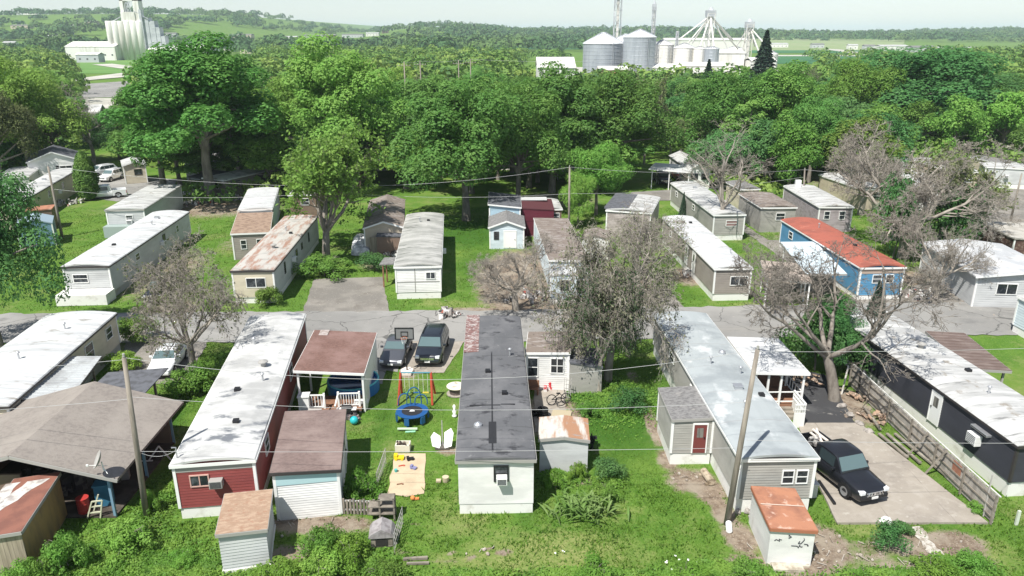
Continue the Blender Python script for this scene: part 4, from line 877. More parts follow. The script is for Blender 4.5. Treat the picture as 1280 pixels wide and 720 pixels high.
def vehicle(name, label, kind, px, py, ang, pm, group=None, detail=True, loc=None, roofm=None):
    K = dict(sedan=(4.5, .87, .74, .92, (1.35, 2.05, 3.25, 4.0), 1.42, .32), van=(5.0, .97, .98, 1.12, (1.0, 1.9, 4.45, 4.8), 1.72, .35),
             pickup=(5.6, .96, .98, 1.12, (1.45, 2.0, 3.45, 3.65), 1.86, .40), hatch=(4.2, .86, .85, .98, (1.1, 1.8, 3.7, 4.1), 1.52, .33), suv=(4.7, .92, .98, 1.08, (1.3, 2.0, 4.3, 4.6), 1.75, .37))[kind]
    Lc, w, hood, belt, (a, b, c, d), top, wr = K
    q = Vector(loc) if loc else P(px, py)
    root = empty(name, (q.x, q.y, (loc or (0, 0, 0))[2] if loc else .01), R(ang), label, 'pickup truck' if kind == 'pickup' else 'minivan' if kind == 'van' else 'car', group)
    y0 = -Lc / 2
    zb = .24 if kind in ('sedan', 'hatch') else .32
    end = d + .05 if kind == 'pickup' else Lc
    st = [(0, w * .80, zb + .1, hood - .22), (.06, w * .9, zb + .02, hood - .10), (.25, w * .97, zb, hood - .04), (.8, w, zb, hood + .02), (a, w, zb, belt - .03), (a + .3, w, zb, belt)]
    if kind == 'pickup': st += [(d, w, zb, belt), (end, w, zb, belt)]
    elif kind == 'sedan': st += [(d - .1, w, zb, belt), (d + .2, w * .99, zb, belt - .02), (Lc - .2, w * .95, zb, belt - .05), (Lc, w * .82, zb + .12, belt - .2)]
    else: st += [(d - .2, w, zb, belt), (Lc - .1, w * .97, zb, belt), (Lc, w * .88, zb + .12, belt - .12)]
    body = loft([ring(y0 + y, ww, z1, z2, .05 if y < a + .2 and y > .1 else .02) for y, ww, z1, z2 in st]).build('body', pm, root, smooth=True)
    body.modifiers.new('edge', 'EDGE_SPLIT').split_angle = R(50)
    # cabin
    wt = w * (.84 if kind == 'pickup' else .78); wb = w * .93
    ys = [(a, wb, belt - .03, belt), (b, wt, belt - .03, top - .06), (b + .25, wt, belt - .03, top), ((b + c) / 2, wt, belt - .03, top + .02), (c - .2, wt, belt - .03, top), (c, wt, belt - .03, top - .06), (d, wb, belt - .03, belt)]
    def cr(y, wx, z0, z1):
        k = max(0, (z1 - belt) / (top - belt)); bw = wb - .0
        tw = bw + (wt - bw) * k
        half = [(bw, z0), (bw + (tw - bw) * .5, (z0 + z1) / 2), (tw, z1 - .05 * k), (tw * .88, z1), (tw * .45, z1 + .02 * k)]
        return [(x, y0 + y, z) for x, z in half] + [(-x, y0 + y, z) for x, z in reversed(half)]
    cab = loft([cr(*s) for s in ys]).build('cabin', roofm or pm, root, smooth=True)
    cab.modifiers.new('edge', 'EDGE_SPLIT').split_angle = R(40)
    def quad(nm, pts, m, off, par=root):
        P4 = [Vector(p) for p in pts]; n = (P4[1] - P4[0]).cross(P4[3] - P4[0]).normalized() * off
        k = MB(); k.add([p + n for p in P4] + [p - n * .2 for p in P4], [(0, 1, 2, 3), (7, 6, 5, 4), (0, 4, 5, 1), (1, 5, 6, 2), (2, 6, 7, 3), (3, 7, 4, 0)])
        return k.build(nm, m, par)
    e = .02
    gh = top - .06 - belt
    def slope(y1, y2, wm_, nm, m_, sg):
        f0, f1 = .10, .90
        za, zb_ = belt + gh * f0 + .01, belt + gh * f1 + .015
        ya_, yb_ = y0 + y1 + (y2 - y1) * f0, y0 + y1 + (y2 - y1) * f1
        xa, xb = (wb + (wt - wb) * f0) * .93, (wb + (wt - wb) * f1) * .90
        quad(nm, [(-sg * xa, ya_, za), (sg * xa, ya_, za), (sg * xb, yb_, zb_), (-sg * xb, yb_, zb_)], m_, .032)
    slope(a, b, 1, 'windshield', CGLT, 1)
    slope(d, c, 1, 'rear_window', CGL, -1)
    n_s = 1 if kind == 'pickup' else (3 if kind in ('van', 'suv') else 2)
    for s in (1, -1):
        ya, yb = a + .55, d - (.45 if kind != 'sedan' else .55)
        for k in range(n_s):
            f0 = ya + (yb - ya) * k / n_s + .04; f1 = ya + (yb - ya) * (k + 1) / n_s - .04
            g0 = max(f0, b + .05) if k == 0 else f0; g1 = min(f1, c - .05)
            xb = wb + (wt - wb) * .10; xt = wb + (wt - wb) * .86
            pts = [(s * xb, y0 + f0, belt + .05), (s * xb, y0 + f1, belt + .05), (s * xt, y0 + g1, top - .14), (s * xt, y0 + g0, top - .14)]
            if s < 0: pts = [pts[1], pts[0], pts[3], pts[2]]
            quad('side_window', pts, CGL, .018)
        mb = MB().box(s * w - .02 if s > 0 else -w - .2, s * w + .2 if s > 0 else -w + .02, y0 + a + .38, y0 + a + .5, belt - .0, belt + .16); mb.build('wing_mirror', pm if detail else BLACK, root, bevel=.03)
        for yy in ((.92, Lc - .95) if kind != 'pickup' else (1.0, Lc - 1.2)):
            mb = MB()
            prof = [(wr * .62, -.11), (wr * .92, -.115), (wr, -.07), (wr, .07), (wr * .92, .115), (wr * .62, .11)]
            mb.lathe(prof + prof[:1], n=20, cap=False); mb.v = [(s * (w - .09) + z, y0 + yy + y, wr + x) for x, y, z in mb.v]
            wh = mb.build('wheel', RUB, root, smooth=False)
            mb = MB(); mb.lathe([(wr * .64, -.1), (wr * .64, .10), (wr * .5, .085), (wr * .15, .075)], n=14); mb.v = [(s * (w - .09 + z * 1.25), y0 + yy + y, wr + x) for x, y, z in mb.v]
            mb.build('rim', RIM, wh)
            mb = MB(); pr = []
            for k in range(13):
                t = math.pi * k / 12; pr.append((y0 + yy + math.cos(t) * (wr + .09), wr + math.sin(t) * (wr + .08) - .02))
            x1, x2 = s * (w - .02), s * (w + .012)
            n = len(pr); mb.add([(x1, y, z) for y, z in pr] + [(x2, y, z) for y, z in pr], [tuple(range(n)), tuple(range(2 * n - 1, n - 1, -1))] + [(i, (i + 1) % n, n + (i + 1) % n, n + i) for i in range(n)])
            mb.build('wheel_well_shade', BLACK, root)  # black half discs paint in the shade of the wheel wells
        # lights
        mb = MB().box(s * w * .74 - .15, s * w * .74 + .15, y0 - .02, y0 + .26, hood - .27, hood - .075); mb.build('headlight', LAMP, root, bevel=.03)
        if kind != 'pickup':
            mb = MB().box(s * w * .82 - .13, s * w * .82 + .08, y0 + Lc - .16, y0 + Lc - .01, belt - .35, belt - .14); mb.build('tail_light', TAIL, root, bevel=.02)
    mb = MB().box(-w * .5, w * .5, y0 - .015, y0 + .12, hood - .36, hood - .2); g = mb.build('grille', BLACK, root, bevel=.02)
    mb = MB()
    if kind == 'pickup':
        for k in (-.5, -.28, .28, .5): mb.bar((w * k * 1.0, y0 - .045, hood - .36), (w * k * .75, y0 - .045, hood - .18), .07, .03)
        mb.box(-w * .55, w * .55, y0 - .04, y0 - .015, hood - .20, hood - .165)
    if kind in ('pickup', 'van'):
        if kind == 'van': mb.box(-w * .5, w * .5, y0 - .035, y0 - .012, hood - .335, hood - .235)
        mb.box(-w * .5, w * .5, y0 - .03, y0 - .01, hood - .225, hood - .2).box(-w * .5, w * .5, y0 - .03, y0 - .01, hood - .37, hood - .345)
        for k in (-.34, -.17, .17, .34): mb.box(w * k - .02, w * k + .02, y0 - .03, y0 - .01, hood - .345, hood - .225)
    mb.lathe([(.075, -.01), (.075, .01)], n=12); nv = 24; mb.v[-nv:] = [(x, y0 - .03 + z, hood - .28 + y) for x, y, z in mb.v[-nv:]]
    mb.build('emblem', CHR, g)
    mb = MB().box(-w * .86, w * .86, y0 - .05, y0 + .14, zb + .08, zb + .30); bpp = mb.build('bumper', pm if kind != 'pickup' else BLACK, root, bevel=.05)
    mb = MB().box(-.19, .19, y0 - .075, y0 - .045, zb + .12, zb + .25); mb.build('licence_plate', PLAST, bpp)
    if kind in ('van', 'suv'):
        for s in (1, -1): MB().bar((s * wt * .85, y0 + b + .3, top + .06), (s * wt * .85, y0 + c - .2, top + .06), .04).build('roof_rail', BLACK, root)
    if kind == 'pickup':
        yb0, yb1 = y0 + d + .08, y0 + Lc - .08
        mb = MB().box(-w, -w + .1, yb0, yb1, zb, belt + .02).box(w - .1, w, yb0, yb1, zb, belt + .02).box(-w + .1, w - .1, yb0, yb0 + .08, zb, belt).box(-w + .1, w - .1, yb0, yb1, zb + .05, .62)
        bed = mb.build('cargo_bed', pm, root, bevel=.03)
        MB().box(-w + .1, w - .1, yb1 - .07, yb1, zb + .1, belt).build('tailgate', pm, bed)
        MB().box(-w * .9, w * .9, yb1, yb1 + .15, zb + .05, zb + .25).build('rear_bumper', CHR, root)
        for s in (1, -1): MB().box(s * w - .06, s * w + .01, yb1 - .05, yb1 + .01, belt - .5, belt - .1).build('tail_light', TAIL, bed)
    return root
CB = paint('gloss_black_paint', (.012, .013, .017)); CGy = paint('dark_grey_metallic_paint', (.10, .105, .12), .3, .3); CWh = paint('white_car_paint', (.72, .73, .74)); CNv = paint('near_black_blue_paint', (.016, .020, .028))
v1 = vehicle('pickup_truck', 'glossy black pickup with loaded bed on the concrete pad', 'pickup', 0, 0, 17, CB, loc=(17.35, 34.6, .10))
mb = MB(); rr = random.Random(5)
for k in range(9):
    x = rr.uniform(-.6, .5); y = rr.uniform(1.0, 2.3)
    mb.box(x - .15, x + .18, y - .2, y + .3, .64 + rr.random() * .15, .9 + rr.random() * .25, rr.uniform(-1, 1))
l = mb.build('cargo_load', mat('junk_load', (.16, .15, .15), [((.5, .48, .45), (3, 3, 3), .52, .58), ((.04, .04, .04), (2, 4, 3), .5, .56)])); l.matrix_world = Matrix.Translation((17.35, 34.6, .10)) @ Matrix.Rotation(R(17), 4, 'Z')
tag(l, 'jumbled dark junk heaped in the black pickup bed', 'load')
mb = MB().bar((.72, .95, 1.05), (.55, 2.75, 1.25), .16, .05).bar((.45, .95, .98), (.30, 2.6, 1.16), .14, .05).bar((.1, 1.0, .9), (.75, 2.7, 1.3), .09, .05)
l = mb.build('board_load', mat('pale_boards', (.62, .56, .50))); l.matrix_world = Matrix.Translation((17.35, 34.6, .10)) @ Matrix.Rotation(R(17), 4, 'Z')
tag(l, 'pale boards sticking out over the side of the pickup bed', 'boards')
vehicle('parked_car', 'dark grey sedan parked left of the basketball hoop', 'sedan', 0, 0, -3, CGy, loc=(-8.5, 50.35, .02))
vehicle('minivan', 'near-black family van parked right of the basketball hoop', 'van', 0, 0, -3, CNv, loc=(-5.9, 50.9, .02))
vehicle('parked_car', 'white sedan nosed under the dead tree branches', 'sedan', 0, 0, 6, CWh, loc=(-24.6, 48.7, .02))
vehicle('pickup_truck', 'black pickup behind the dead tree across the lane', 'suv', 0, 0, 4, CB, loc=(P(192, 380).x, 63.6, .02))['label'] = 'dark utility vehicle behind the dead tree across the lane'
g_w = 'white vehicles on the worn side lane'
vehicle('pickup_truck', 'white pickup facing the columnar tree', 'pickup', 133, 247, -62, CWh, g_w)
vehicle('parked_car', 'white hatchback in front of the cream cottage', 'suv', 140, 225, -8, CWh, g_w)
vehicle('parked_car', 'white van half behind the columnar tree', 'van', 128, 219, -25, CWh, g_w)
vehicle('pickup_truck', 'pale pickup parked before the white gabled house', 'pickup', 44, 225, -80, paint('silver_paint', (.45, .46, .48)))
vehicle('pickup_truck', 'black pickup in the shade of the white carport', 'pickup', 827, 228, 4, CB)
vehicle('parked_car', 'dark red car beside the black pickup in the carport', 'suv', 849, 225, 4, paint('dark_red_paint', (.12, .02, .02)))

# ---------------------------------------------------------------- poles and wires
def pole(label, base, top, r=.14, arm=0, group='utility poles behind the trailers'):
    root = empty('utility_pole', base, 0, label, 'utility pole', group)
    t = Vector(top) - Vector(base)
    MB().tube([(0, 0, -.3), t * .5, t], [r * 1.25, r * 1.05, r * .8], 12).build('post', POLEM, root, smooth=True)
    if arm:
        MB().bar(t * .94 + Vector((-arm, 0, 0)), t * .94 + Vector((arm, 0, 0)), .1).build('crossarm', POLEM, root)
        for k in (-1, -.4, .4, 1): MB().lathe([(.04, 0), (.06, .1), (.02, .18)], t * .94 + Vector((arm * k * .95, 0, .05)), 8).build('insulator', PLAST, root)
    else:
        MB().lathe([(.05, 0), (.07, .08), (.05, .12), (.07, .18), (.02, .22)], t, 8).build('insulator', GTRIM, root)
    return root, Vector(base) + t
def poleP(label, bx, by, tx, ty, r=.14, arm=0):
    b = P(bx, by); y = b.y; z = hgt(y, ty); x = xat(y, tx, z)
    return pole(label, b, (x, y, z), r, arm)[1]
pA = poleP('grey pole standing in weeds beside the taupe garage', 183, 646, 155, 447, .12)
pB = poleP('leaning grey pole between the rusted shed and grey trailer', 908, 655, 947, 437, .125)
pC = poleP('pole on the grass left of the grey-walled trailer', 78, 297, 60, 208, .13)
pD = poleP('thin pole behind the weathered brown roof', 711, 300, 712, 209, .12)
pE = poleP('slim pole at the pale dirt lot', 1263, 276, 1277, 218, .11)
pF = poleP('short pole seen through the half-green locust tree', 409, 300, 408, 235, .1)
pH = poleP('pole carrying a white meter behind the red roof', 1003, 262, 1006, 212, .11)
def wire(label, a, b, sag=.6, r=.010, n=14, name='power_line', cat='wire'):
    pts = []
    a = Vector(a); b = Vector(b)
    for i in range(n + 1):
        t = i / n; p = a.lerp(b, t); p.z -= sag * 4 * t * (1 - t); pts.append(p)
    o = MB().tube(pts, r, 5, cap=False).build(name, WIRE)
    return tag(o, label, cat, 'overhead wires')
WIRE = mat('pale_cable', (.42, .42, .42), rough=.6)
def down(p, d): return Vector(p) - Vector((0, 0, d))
offL = Vector((-50, pA.y - 1, pA.z + .3)); offR = Vector((60, pB.y + 6, pB.z + .5))
wire('topmost wire spanning between the two near poles', pA, pB, 1.3)
wire('second wire between the two near poles, below the topmost', down(pA, 2.0), down(pB, 2.6), .55)
wire('lowest wire between the two near poles, crossing the brown outbuilding', down(pA, 4.9), down(pB, 5.0), .1)
wire('wire from the weedy pole off past the taupe garage', down(pA, .1), offL, .9)
wire('lower wire from the weedy pole over the taupe roof', down(pA, 2.1), down(offL, 2.6), .7)
wire('wire from the leaning pole across the bare tree', down(pB, .1), offR, .9)
wire('lower wire from the leaning pole past the pickup', down(pB, 4.6), Vector((60, pB.y + 2, 4.6)), .6)
wire('service wire from the weedy pole to the red trailer roof', down(pA, 5.0), (-16.2, 31.4, 3.6), .25)
mb = MB().tube([(-16.2, 31.4, 3.1), (-16.2, 31.4, 3.75), (-16.35, 31.3, 3.8)], .035, 6); tag(mb.build('service_mast', ALU), 'bent metal service mast at red trailer corner', 'mast')
wire('wire from the grass-side pole past the white trailers', pC, pF + Vector((0, 0, .2)), .5, .016)
wire('lower wire from the grass-side pole past the white trailers', down(pC, 2.6), down(pF, .5), .8, .016)
wire('wire from the locust tree pole to the thin centre pole', pF + Vector((0, 0, .2)), pD, .6, .016)
wire('lower wire from the locust tree pole to the centre pole', down(pF, .5), down(pD, 3.0), .5, .016)
wire('wire from the thin centre pole towards the meter pole', pD, pH, .6, .016)
wire('lower wire from the thin centre pole to the meter pole', down(pD, 3.0), down(pH, 1), .6, .016)
wire('wire from the meter pole to the dirt lot pole', pH, pE, .6, .016)
for i, (px, lab) in enumerate([(505, 'leftmost crossarm pole above the far treetops'), (525, 'second crossarm pole above the far treetops'), (573, 'third crossarm pole above the far treetops'), (588, 'rightmost crossarm pole above the far treetops')]):
    yd = 190 + i * 12; z = hgt(yd, 77 - i); b = Vector((xat(yd, px, z), yd, 0))
    _, tp = pole(lab, b, (b.x, b.y, z), .16, arm=1.5, group='crossarm poles over the treetops')
    if i: wire(['', 'far wire between the first two crossarm poles', 'far wire between second and third crossarm poles', 'far wire between the last two crossarm poles'][i], prev, tp, .4, .03)
    prev = tp
wire('far wire running right from the last crossarm pole', prev, prev + Vector((60, 20, 0)), 1.0, .03)

# ---------------------------------------------------------------- yard things
def T(mb, name, m, loc=(0, 0, 0), rz=0, label=None, cat=None, group=None, smooth=False, bevel=0, parent=None):
    o = mb.build(name, m, parent, smooth, bevel); o.location = loc; o.rotation_euler = (0, 0, rz); return tag(o, label, cat, group)
# satellite dish on the taupe roof
q = P(127, 584, 3.1)
sd = empty('satellite_dish', (q.x, q.y, 2.95), R(35), 'large grey satellite dish mounted on the taupe roof', 'satellite dish')
sd.scale = (.72, .72, .72)
sd.rotation_euler = (0, 0, R(-62))
mb = MB(); prof = [(.02, 0), (.25, .03), (.45, .10), (.6, .19), (.62, .2), (.6, .215), (.45, .125), (.25, .05), (.02, .02)]
mb.lathe(prof, n=22); rot = Euler((R(62), 0, 0)).to_matrix(); mb.v = [tuple(rot @ Vector(v) + Vector((0, 0, .75))) for v in mb.v]; mb.build('dish', GTRIM, sd, smooth=True)
MB().tube([(0, .1, -.1), (0, .05, .6)], .04, 8).tube([(0, .05, .3), (-.5, .3, -.05)], .025, 6).tube([(0, .05, .3), (.5, .3, -.1)], .025, 6).build('mount', TRIM, sd)
MB().tube([(0, 0, .35), (-.02, -.75, .55)], .022, 6).box(-.06, .06, -.85, -.72, .5, .62).build('feed_arm', TRIM, sd)
# things at the garage mouth
MB_b = MB().lathe([(.29, 0), (.30, .02), (.285, .06), (.285, .28), (.30, .30), (.285, .32), (.285, .56), (.30, .58), (.285, .60), (.285, .84), (.30, .87), (.28, .87)], n=18)
q = P(98, 650); T(MB_b, 'oil_drum', mat('red_drum', (.42, .045, .04), rough=.4), (q.x, q.y + .6, 0), 0, 'red ribbed drum at the mouth of the taupe garage', 'drum')
q = P(114, 652)
mb = MB()
for a, b in (((-.3, 0, 0), (.1, 0, 1.0)), ((.3, .1, 0), (.55, .1, 1.0)), ((-.3, .6, 0), (.1, .6, 1.0)), ((-.2, 0, .35), (.4, .1, .35)), ((-.05, 0, .7), (.5, .1, .7)), ((.1, 0, 1.0), (.55, .1, 1.0))): mb.bar(a, b, .06)
T(mb, 'sawhorse', mat('pale_olive_paint', (.55, .56, .42)), (q.x, q.y + .2, .0), 0, 'pale slatted rack leaning beside the red drum', 'rack')
q = P(133, 630); mb = MB().box(-.35, .35, -.3, .3, 0, 1.2).box(-.4, .4, -.34, .34, 1.2, 1.28); T(mb, 'cabinet', mat('blue_tarp', (.04, .16, .26), rough=.6), (q.x, q.y, 0), .2, 'dark blue cabinet under the corner of taupe roof', 'cabinet')
mb = MB().box(-.5, .5, -.2, .2, 0, .5).box(-.25, .3, -.25, .1, .5, .8); q = P(150, 600); T(mb, 'crate_pile', GTRIM, (q.x, q.y, 0), .3, 'grey crates in the shade beside the taupe garage', 'crates')
mb = MB().bar((-.5, 0, 0), (.2, .1, .9), .07).bar((.2, .1, .9), (.75, 0, 0), .06).bar((-.9, .1, .05), (-.2, 0, .06), .1); q = P(196, 577); T(mb, 'scrap_metal', TRIM, (q.x, q.y, 0), .2, 'white scrap frame between the garage and red trailer', 'scrap')
# patio: deck, pool, grill
q = P(418, 545)
dk = empty('deck', (-11.5, 43.2, 0), R(3), 'brown deck with white railings in front of the carport', 'deck')
MB().box(-1.6, 2.0, -1.7, .2, .25, .38).build('floor', WOODB, dk)
def rail(x0, x1, y, nm='railing'):
    mb = MB().bar((x0, y, 1.3), (x1, y, 1.3), .09, .06).bar((x0, y, .5), (x1, y, .5), .06)
    n = int((x1 - x0) / .16)
    for k in range(n + 1): mb.box(x0 + (x1 - x0) * k / n - .02, x0 + (x1 - x0) * k / n + .02, y - .02, y + .02, .45, 1.3)
    for x in (x0, x1): mb.box(x - .06, x + .06, y - .06, y + .06, 0, 1.42)
    return mb.build(nm, TRIM, dk)
rail(-1.25, -.3, -1.5); rail(.55, 1.85, -1.35)
mb = MB().bar((-.3, -1.5, 1.3), (-.2, -2.4, .9), .08).bar((.55, -1.35, 1.3), (.5, -2.3, .9), .08); mb.build('handrail', TRIM, dk)
mb = MB()
for k in range(3): mb.box(-.3, .5, -1.7 - .3 * (k + 1), -1.7 - .3 * k, 0, .25 - .08 * k)
mb.build('step', WOODB, dk)
mb = MB().box(-.32, .32, -.3, .3, .02, 1.3).box(-.36, .36, -.34, .34, 1.3, 1.38).box(-.3, -.28, -.32, -.3, .1, 1.2); T(mb, 'storage_cabinet', WHITE, (-12.95, 41.6, .0), .1, 'tall white cabinet at the left end of the deck', 'cabinet')
gr_ = empty('grill', (-10.25, 41.2, .0), .1, 'black barbecue grill on the deck behind the white rail', 'grill')
mb = MB().box(-.3, .3, -.22, .22, .45, .65); mb.build('firebox', BLACK, gr_, bevel=.03)
mb = MB().tube([(-.3, 0, .66), (.3, 0, .66)], .2, 12); mb.build('lid', BLACK, gr_)
for sx in (-1, 1):
    for sy in (-1, 1): MB().box(sx * .27 - .02, sx * .27 + .02, sy * .18 - .02, sy * .18 + .02, 0, .46).build('leg', BLACK, gr_)
MB().box(-.6, -.3, -.2, .2, .58, .62).box(.3, .6, -.2, .2, .58, .62).build('side_shelf', PLAST, gr_)
pl = empty('pool', (-10.6, 45.0, 0), 0, 'deep blue round pool under the brown carport roof', 'pool')
MB().lathe([(1.7, 0), (1.72, .75), (1.60, .78), (1.58, .6), (.01, .6)], n=26).build('pool_wall', mat('blue_pool_liner', (.03, .16, .42), rough=.5), pl)
MB().lathe([(1.58, .62), (.01, .625)], n=26).build('water', mat('pool_water', (.02, .10, .28), rough=.05, spec=.8), pl)
mb = MB()
for k in range(24):
    a = 2 * math.pi * k / 24; b = 2 * math.pi * (k + 1) / 24
    mb.tube([(1.66 * math.cos(a), 1.66 * math.sin(a), .80), (1.66 * math.cos(b), 1.66 * math.sin(b), .80)], .06, 6, cap=False)
mb.build('rim', mat('aqua_plastic', (.10, .50, .58), rough=.4), pl)
q = P(393, 528); T(MB().box(-.4, .4, -.25, .25, 0, .55).box(-.42, .42, -.27, .27, .55, .6), 'storage_box', mat('dull_grey_plastic', (.42, .40, .38), rough=.5), (-12.2, 41.0, .0), 0, 'grey storage box on the deck behind the left rail', 'box', bevel=.02)
q = P(452, 510); cl = empty('cooler', q, .12, 'white cooler on the grass beside the carport', 'cooler')
MB().box(-.42, .42, -.25, .25, .05, .42).build('body', mat('cream_plastic', (.66, .66, .58), rough=.4), cl, bevel=.04); MB().box(-.45, .45, -.28, .28, .425, .52).build('lid', PLAST, cl, bevel=.03)
q = P(443, 530); T(MB().ball((0, 0, .26), .26, n=14, m=9), 'beach_ball', mat('teal_rubber', (.03, .42, .45), rough=.35), q, 0, 'teal ball lying near the deck steps', 'ball', smooth=True)
q = P(441, 522); mb = MB()
for k in range(7): a = rng.uniform(-.4, .4); b = rng.uniform(-.35, .35); mb.box(a - .12, a + .14, b - .1, b + .12, 0, rng.uniform(.12, .35), rng.uniform(0, 2))
T(mb, 'toy_pile', mat('mixed_toy_plastic', (.10, .09, .10), [((.55, .45, .38), (2.5, 2.5, 2.5), .5, .56), ((.45, .08, .1), (3, 3, 3), .6, .66)], rough=.5), (q.x, q.y, 0), 0, 'heap of dark and tan clutter above the teal ball', 'clutter')
mb = MB().bar((0, 0, 0), (0, 0, 1.1), .07).bar((0, 0, 1.05), (.1, -.6, 1.05), .05); q = P(469, 488)
def chair(loc, rz, m, label, h=.8):
    r = empty('lawn_chair', loc, rz, label, 'chair')
    MB().box(-.26, .26, -.25, .25, .38, .42).build('seat', m, r)
    MB().box(-.26, .26, .22, .27, .42, .9).build('backrest', m, r)
    for sx in (-1, 1):
        for sy in (-1, 1): MB().box(sx * .24 - .02, sx * .24 + .02, sy * .22 - .02, sy * .22 + .02, 0, .4).build('leg', m, r)
        MB().box(sx * .28 - .025, sx * .28 + .025, -.24, .24, .6, .64).build('armrest', m, r)
    return r
chair(P(462, 484), .5, mat('dark_green_plastic', (.03, .07, .04), rough=.5), 'dark lawn chair in the carport shade beside a parked car')
chair(P(463, 452), -.3, BLACK, 'black lawn chair beside the dark grey sedan')
q = P(472, 478); T(MB().box(-.06, .06, -.06, .06, 0, .9), 'wooden_stake', TRIM, q, 0, 'short white post at the edge of the parking pad', 'post')
# basketball hoop
q = P(509, 466)
bh = empty('basketball_hoop', q, 0, 'portable basketball hoop between the two dark cars', 'basketball hoop')
MB().tube([(0, 0, .1), (0, 0, 2.6), (0, -.35, 2.95)], .05, 8).build('pole', BLACK, bh)
zb_ = 2.75
MB().box(-.62, .62, -.42, -.38, zb_, zb_ + .8).build('backboard', mat('clear_acrylic_backboard', (.20, .20, .20), rough=.2), bh)
mb = MB()
for a, b, c, d in ((-.66, .66, zb_ - .04, zb_ + .02), (-.66, .66, zb_ + .78, zb_ + .85), (-.66, -.59, zb_ + .02, zb_ + .78), (.59, .66, zb_ + .02, zb_ + .78), (-.25, .25, zb_ + .2, zb_ + .24), (-.25, .25, zb_ + .52, zb_ + .56), (-.25, -.21, zb_ + .24, zb_ + .52), (.21, .25, zb_ + .24, zb_ + .52)): mb.box(a, b, -.45, -.425, c, d)
mb.build('backboard_frame', BLACK, bh)
mb = MB()
for k in range(14):
    a, b = 2 * math.pi * k / 14, 2 * math.pi * (k + 1) / 14
    mb.tube([(.22 * math.cos(a), -.70 + .22 * math.sin(a), zb_ + .18), (.22 * math.cos(b), -.70 + .22 * math.sin(b), zb_ + .18)], .014, 5, cap=False)
rm_ = mb.build('rim', mat('orange_rim', (.45, .1, .02)), bh)
mb = MB()
for k in range(10):
    a = 2 * math.pi * k / 10; b = a + .5
    mb.tube([(.21 * math.cos(a), -.70 + .21 * math.sin(a), zb_ + .18), (.12 * math.cos(b), -.70 + .12 * math.sin(b), zb_ - .22)], .008, 4, cap=False)
mb.build('net', PLAST, rm_)
MB().prism([(-.35, -.55), (.35, -.55), (.45, .2), (.2, .55), (-.2, .55), (-.45, .2)], 0, .22).build('base', mat('pinkish_white_base', (.70, .62, .56)), bh, bevel=.04)
# swing set
a = P(497, 506); b = P(541, 508); zt = 1.9; y_ = (a.y + b.y) / 2 + .9
sw = empty('swing_set', (0, 0, 0), 0, 'swing set with red legs and blue top bar', 'swing set')
sw.location = ((a.x + b.x) / 2, y_, 0); hw = .98
RED = mat('red_painted_metal', (.38, .06, .03), rough=.5); BLU = mat('blue_painted_metal', (.02, .10, .24), rough=.4)
MB().tube([(-hw, 0, zt), (hw, 0, zt)], .045, 8).build('top_bar', mat('teal_blue_bar', (.06, .22, .28)), sw)
for s in (-1, 1):
    for t in (-1, 1): MB().tube([(s * hw, 0, zt), (s * (hw + .12), t * .85, 0)], .075, 8).build('leg', RED, sw)
for i, x in enumerate((-.6, 0, .6)):
    MB().tube([(x - .15, 0, zt), (x - .15, 0, .5)], .012, 4).tube([(x + .15, 0, zt), (x + .15, 0, .5)], .012, 4).build('rope', PLAST, sw)
    MB().box(x - .2, x + .2, -.07, .07, .46, .5).build('swing_seat', [mat('green_seat', (.1, .3, .1)), BLU, mat('yellow_seat', (.5, .4, .05))][i], sw)
# trampoline
q = P(516, 524)
tp = empty('trampoline', (q.x, q.y - .1, 0), .1, 'small round trampoline with blue pads and hoops', 'trampoline')
tp.scale = (1.08, 1.08, 1.15)
def ringtube(r, z, t, mb=None, n=24, cy=0):
    mb = mb or MB()
    for k in range(n):
        a, b = 2 * math.pi * k / n, 2 * math.pi * (k + 1) / n
        mb.tube([(r * math.cos(a), cy + r * math.sin(a), z), (r * math.cos(b), cy + r * math.sin(b), z)], t, 6, cap=False)
    return mb
ringtube(.88, .55, .03).build('frame', BLU, tp)
MB().lathe([(.60, .565), (.92, .575), (.93, .54), (.60, .55), (.60, .565)], n=16, cap=False).build('safety_pad', mat('blue_vinyl', (.015, .08, .24), rough=.35), tp)
MB().lathe([(.62, .545), (.02, .535), (.02, .525), (.62, .53)], n=24).build('jumping_mat', mat('black_mesh', (.025, .025, .028), rough=.7), tp)
MB().prism([(-.16, -.07), (.16, -.07), (.07, .13), (-.07, .13)], .555, .562).build('mat_emblem', PLAST, tp)
for k in range(6):
    a = 2 * math.pi * k / 6 + .2
    MB().tube([(.86 * math.cos(a), .86 * math.sin(a), .55), (.9 * math.cos(a), .9 * math.sin(a), 0)], .03, 6).build('leg', BLU, tp)
for k in range(6):
    a = 2 * math.pi * k / 6 + .2
    MB().box(.9 * math.cos(a) - .14, .9 * math.cos(a) + .14, .9 * math.sin(a) - .05, .9 * math.sin(a) + .05, .12, .5, a + 1.57).build('side_panel', BLU, tp)
for cx, cw, hh in ((-.45, .36, 1.25), (.1, .42, 1.6), (.5, .36, 1.15)):
    pts = [(cx + cw * math.cos(t), .72 + .05 * math.cos(t), .55 + (hh - .55) * math.sin(t) ** .6) for t in [math.pi * k / 10 for k in range(11)]]
    MB().tube(pts, .035, 6).build('hoop', BLU, tp)
MB().bar((-.8, -1.15, .12), (.3, -1.25, .12), .1, .08).build('step_bar', mat('pale_green_bar', (.55, .68, .5)), tp)
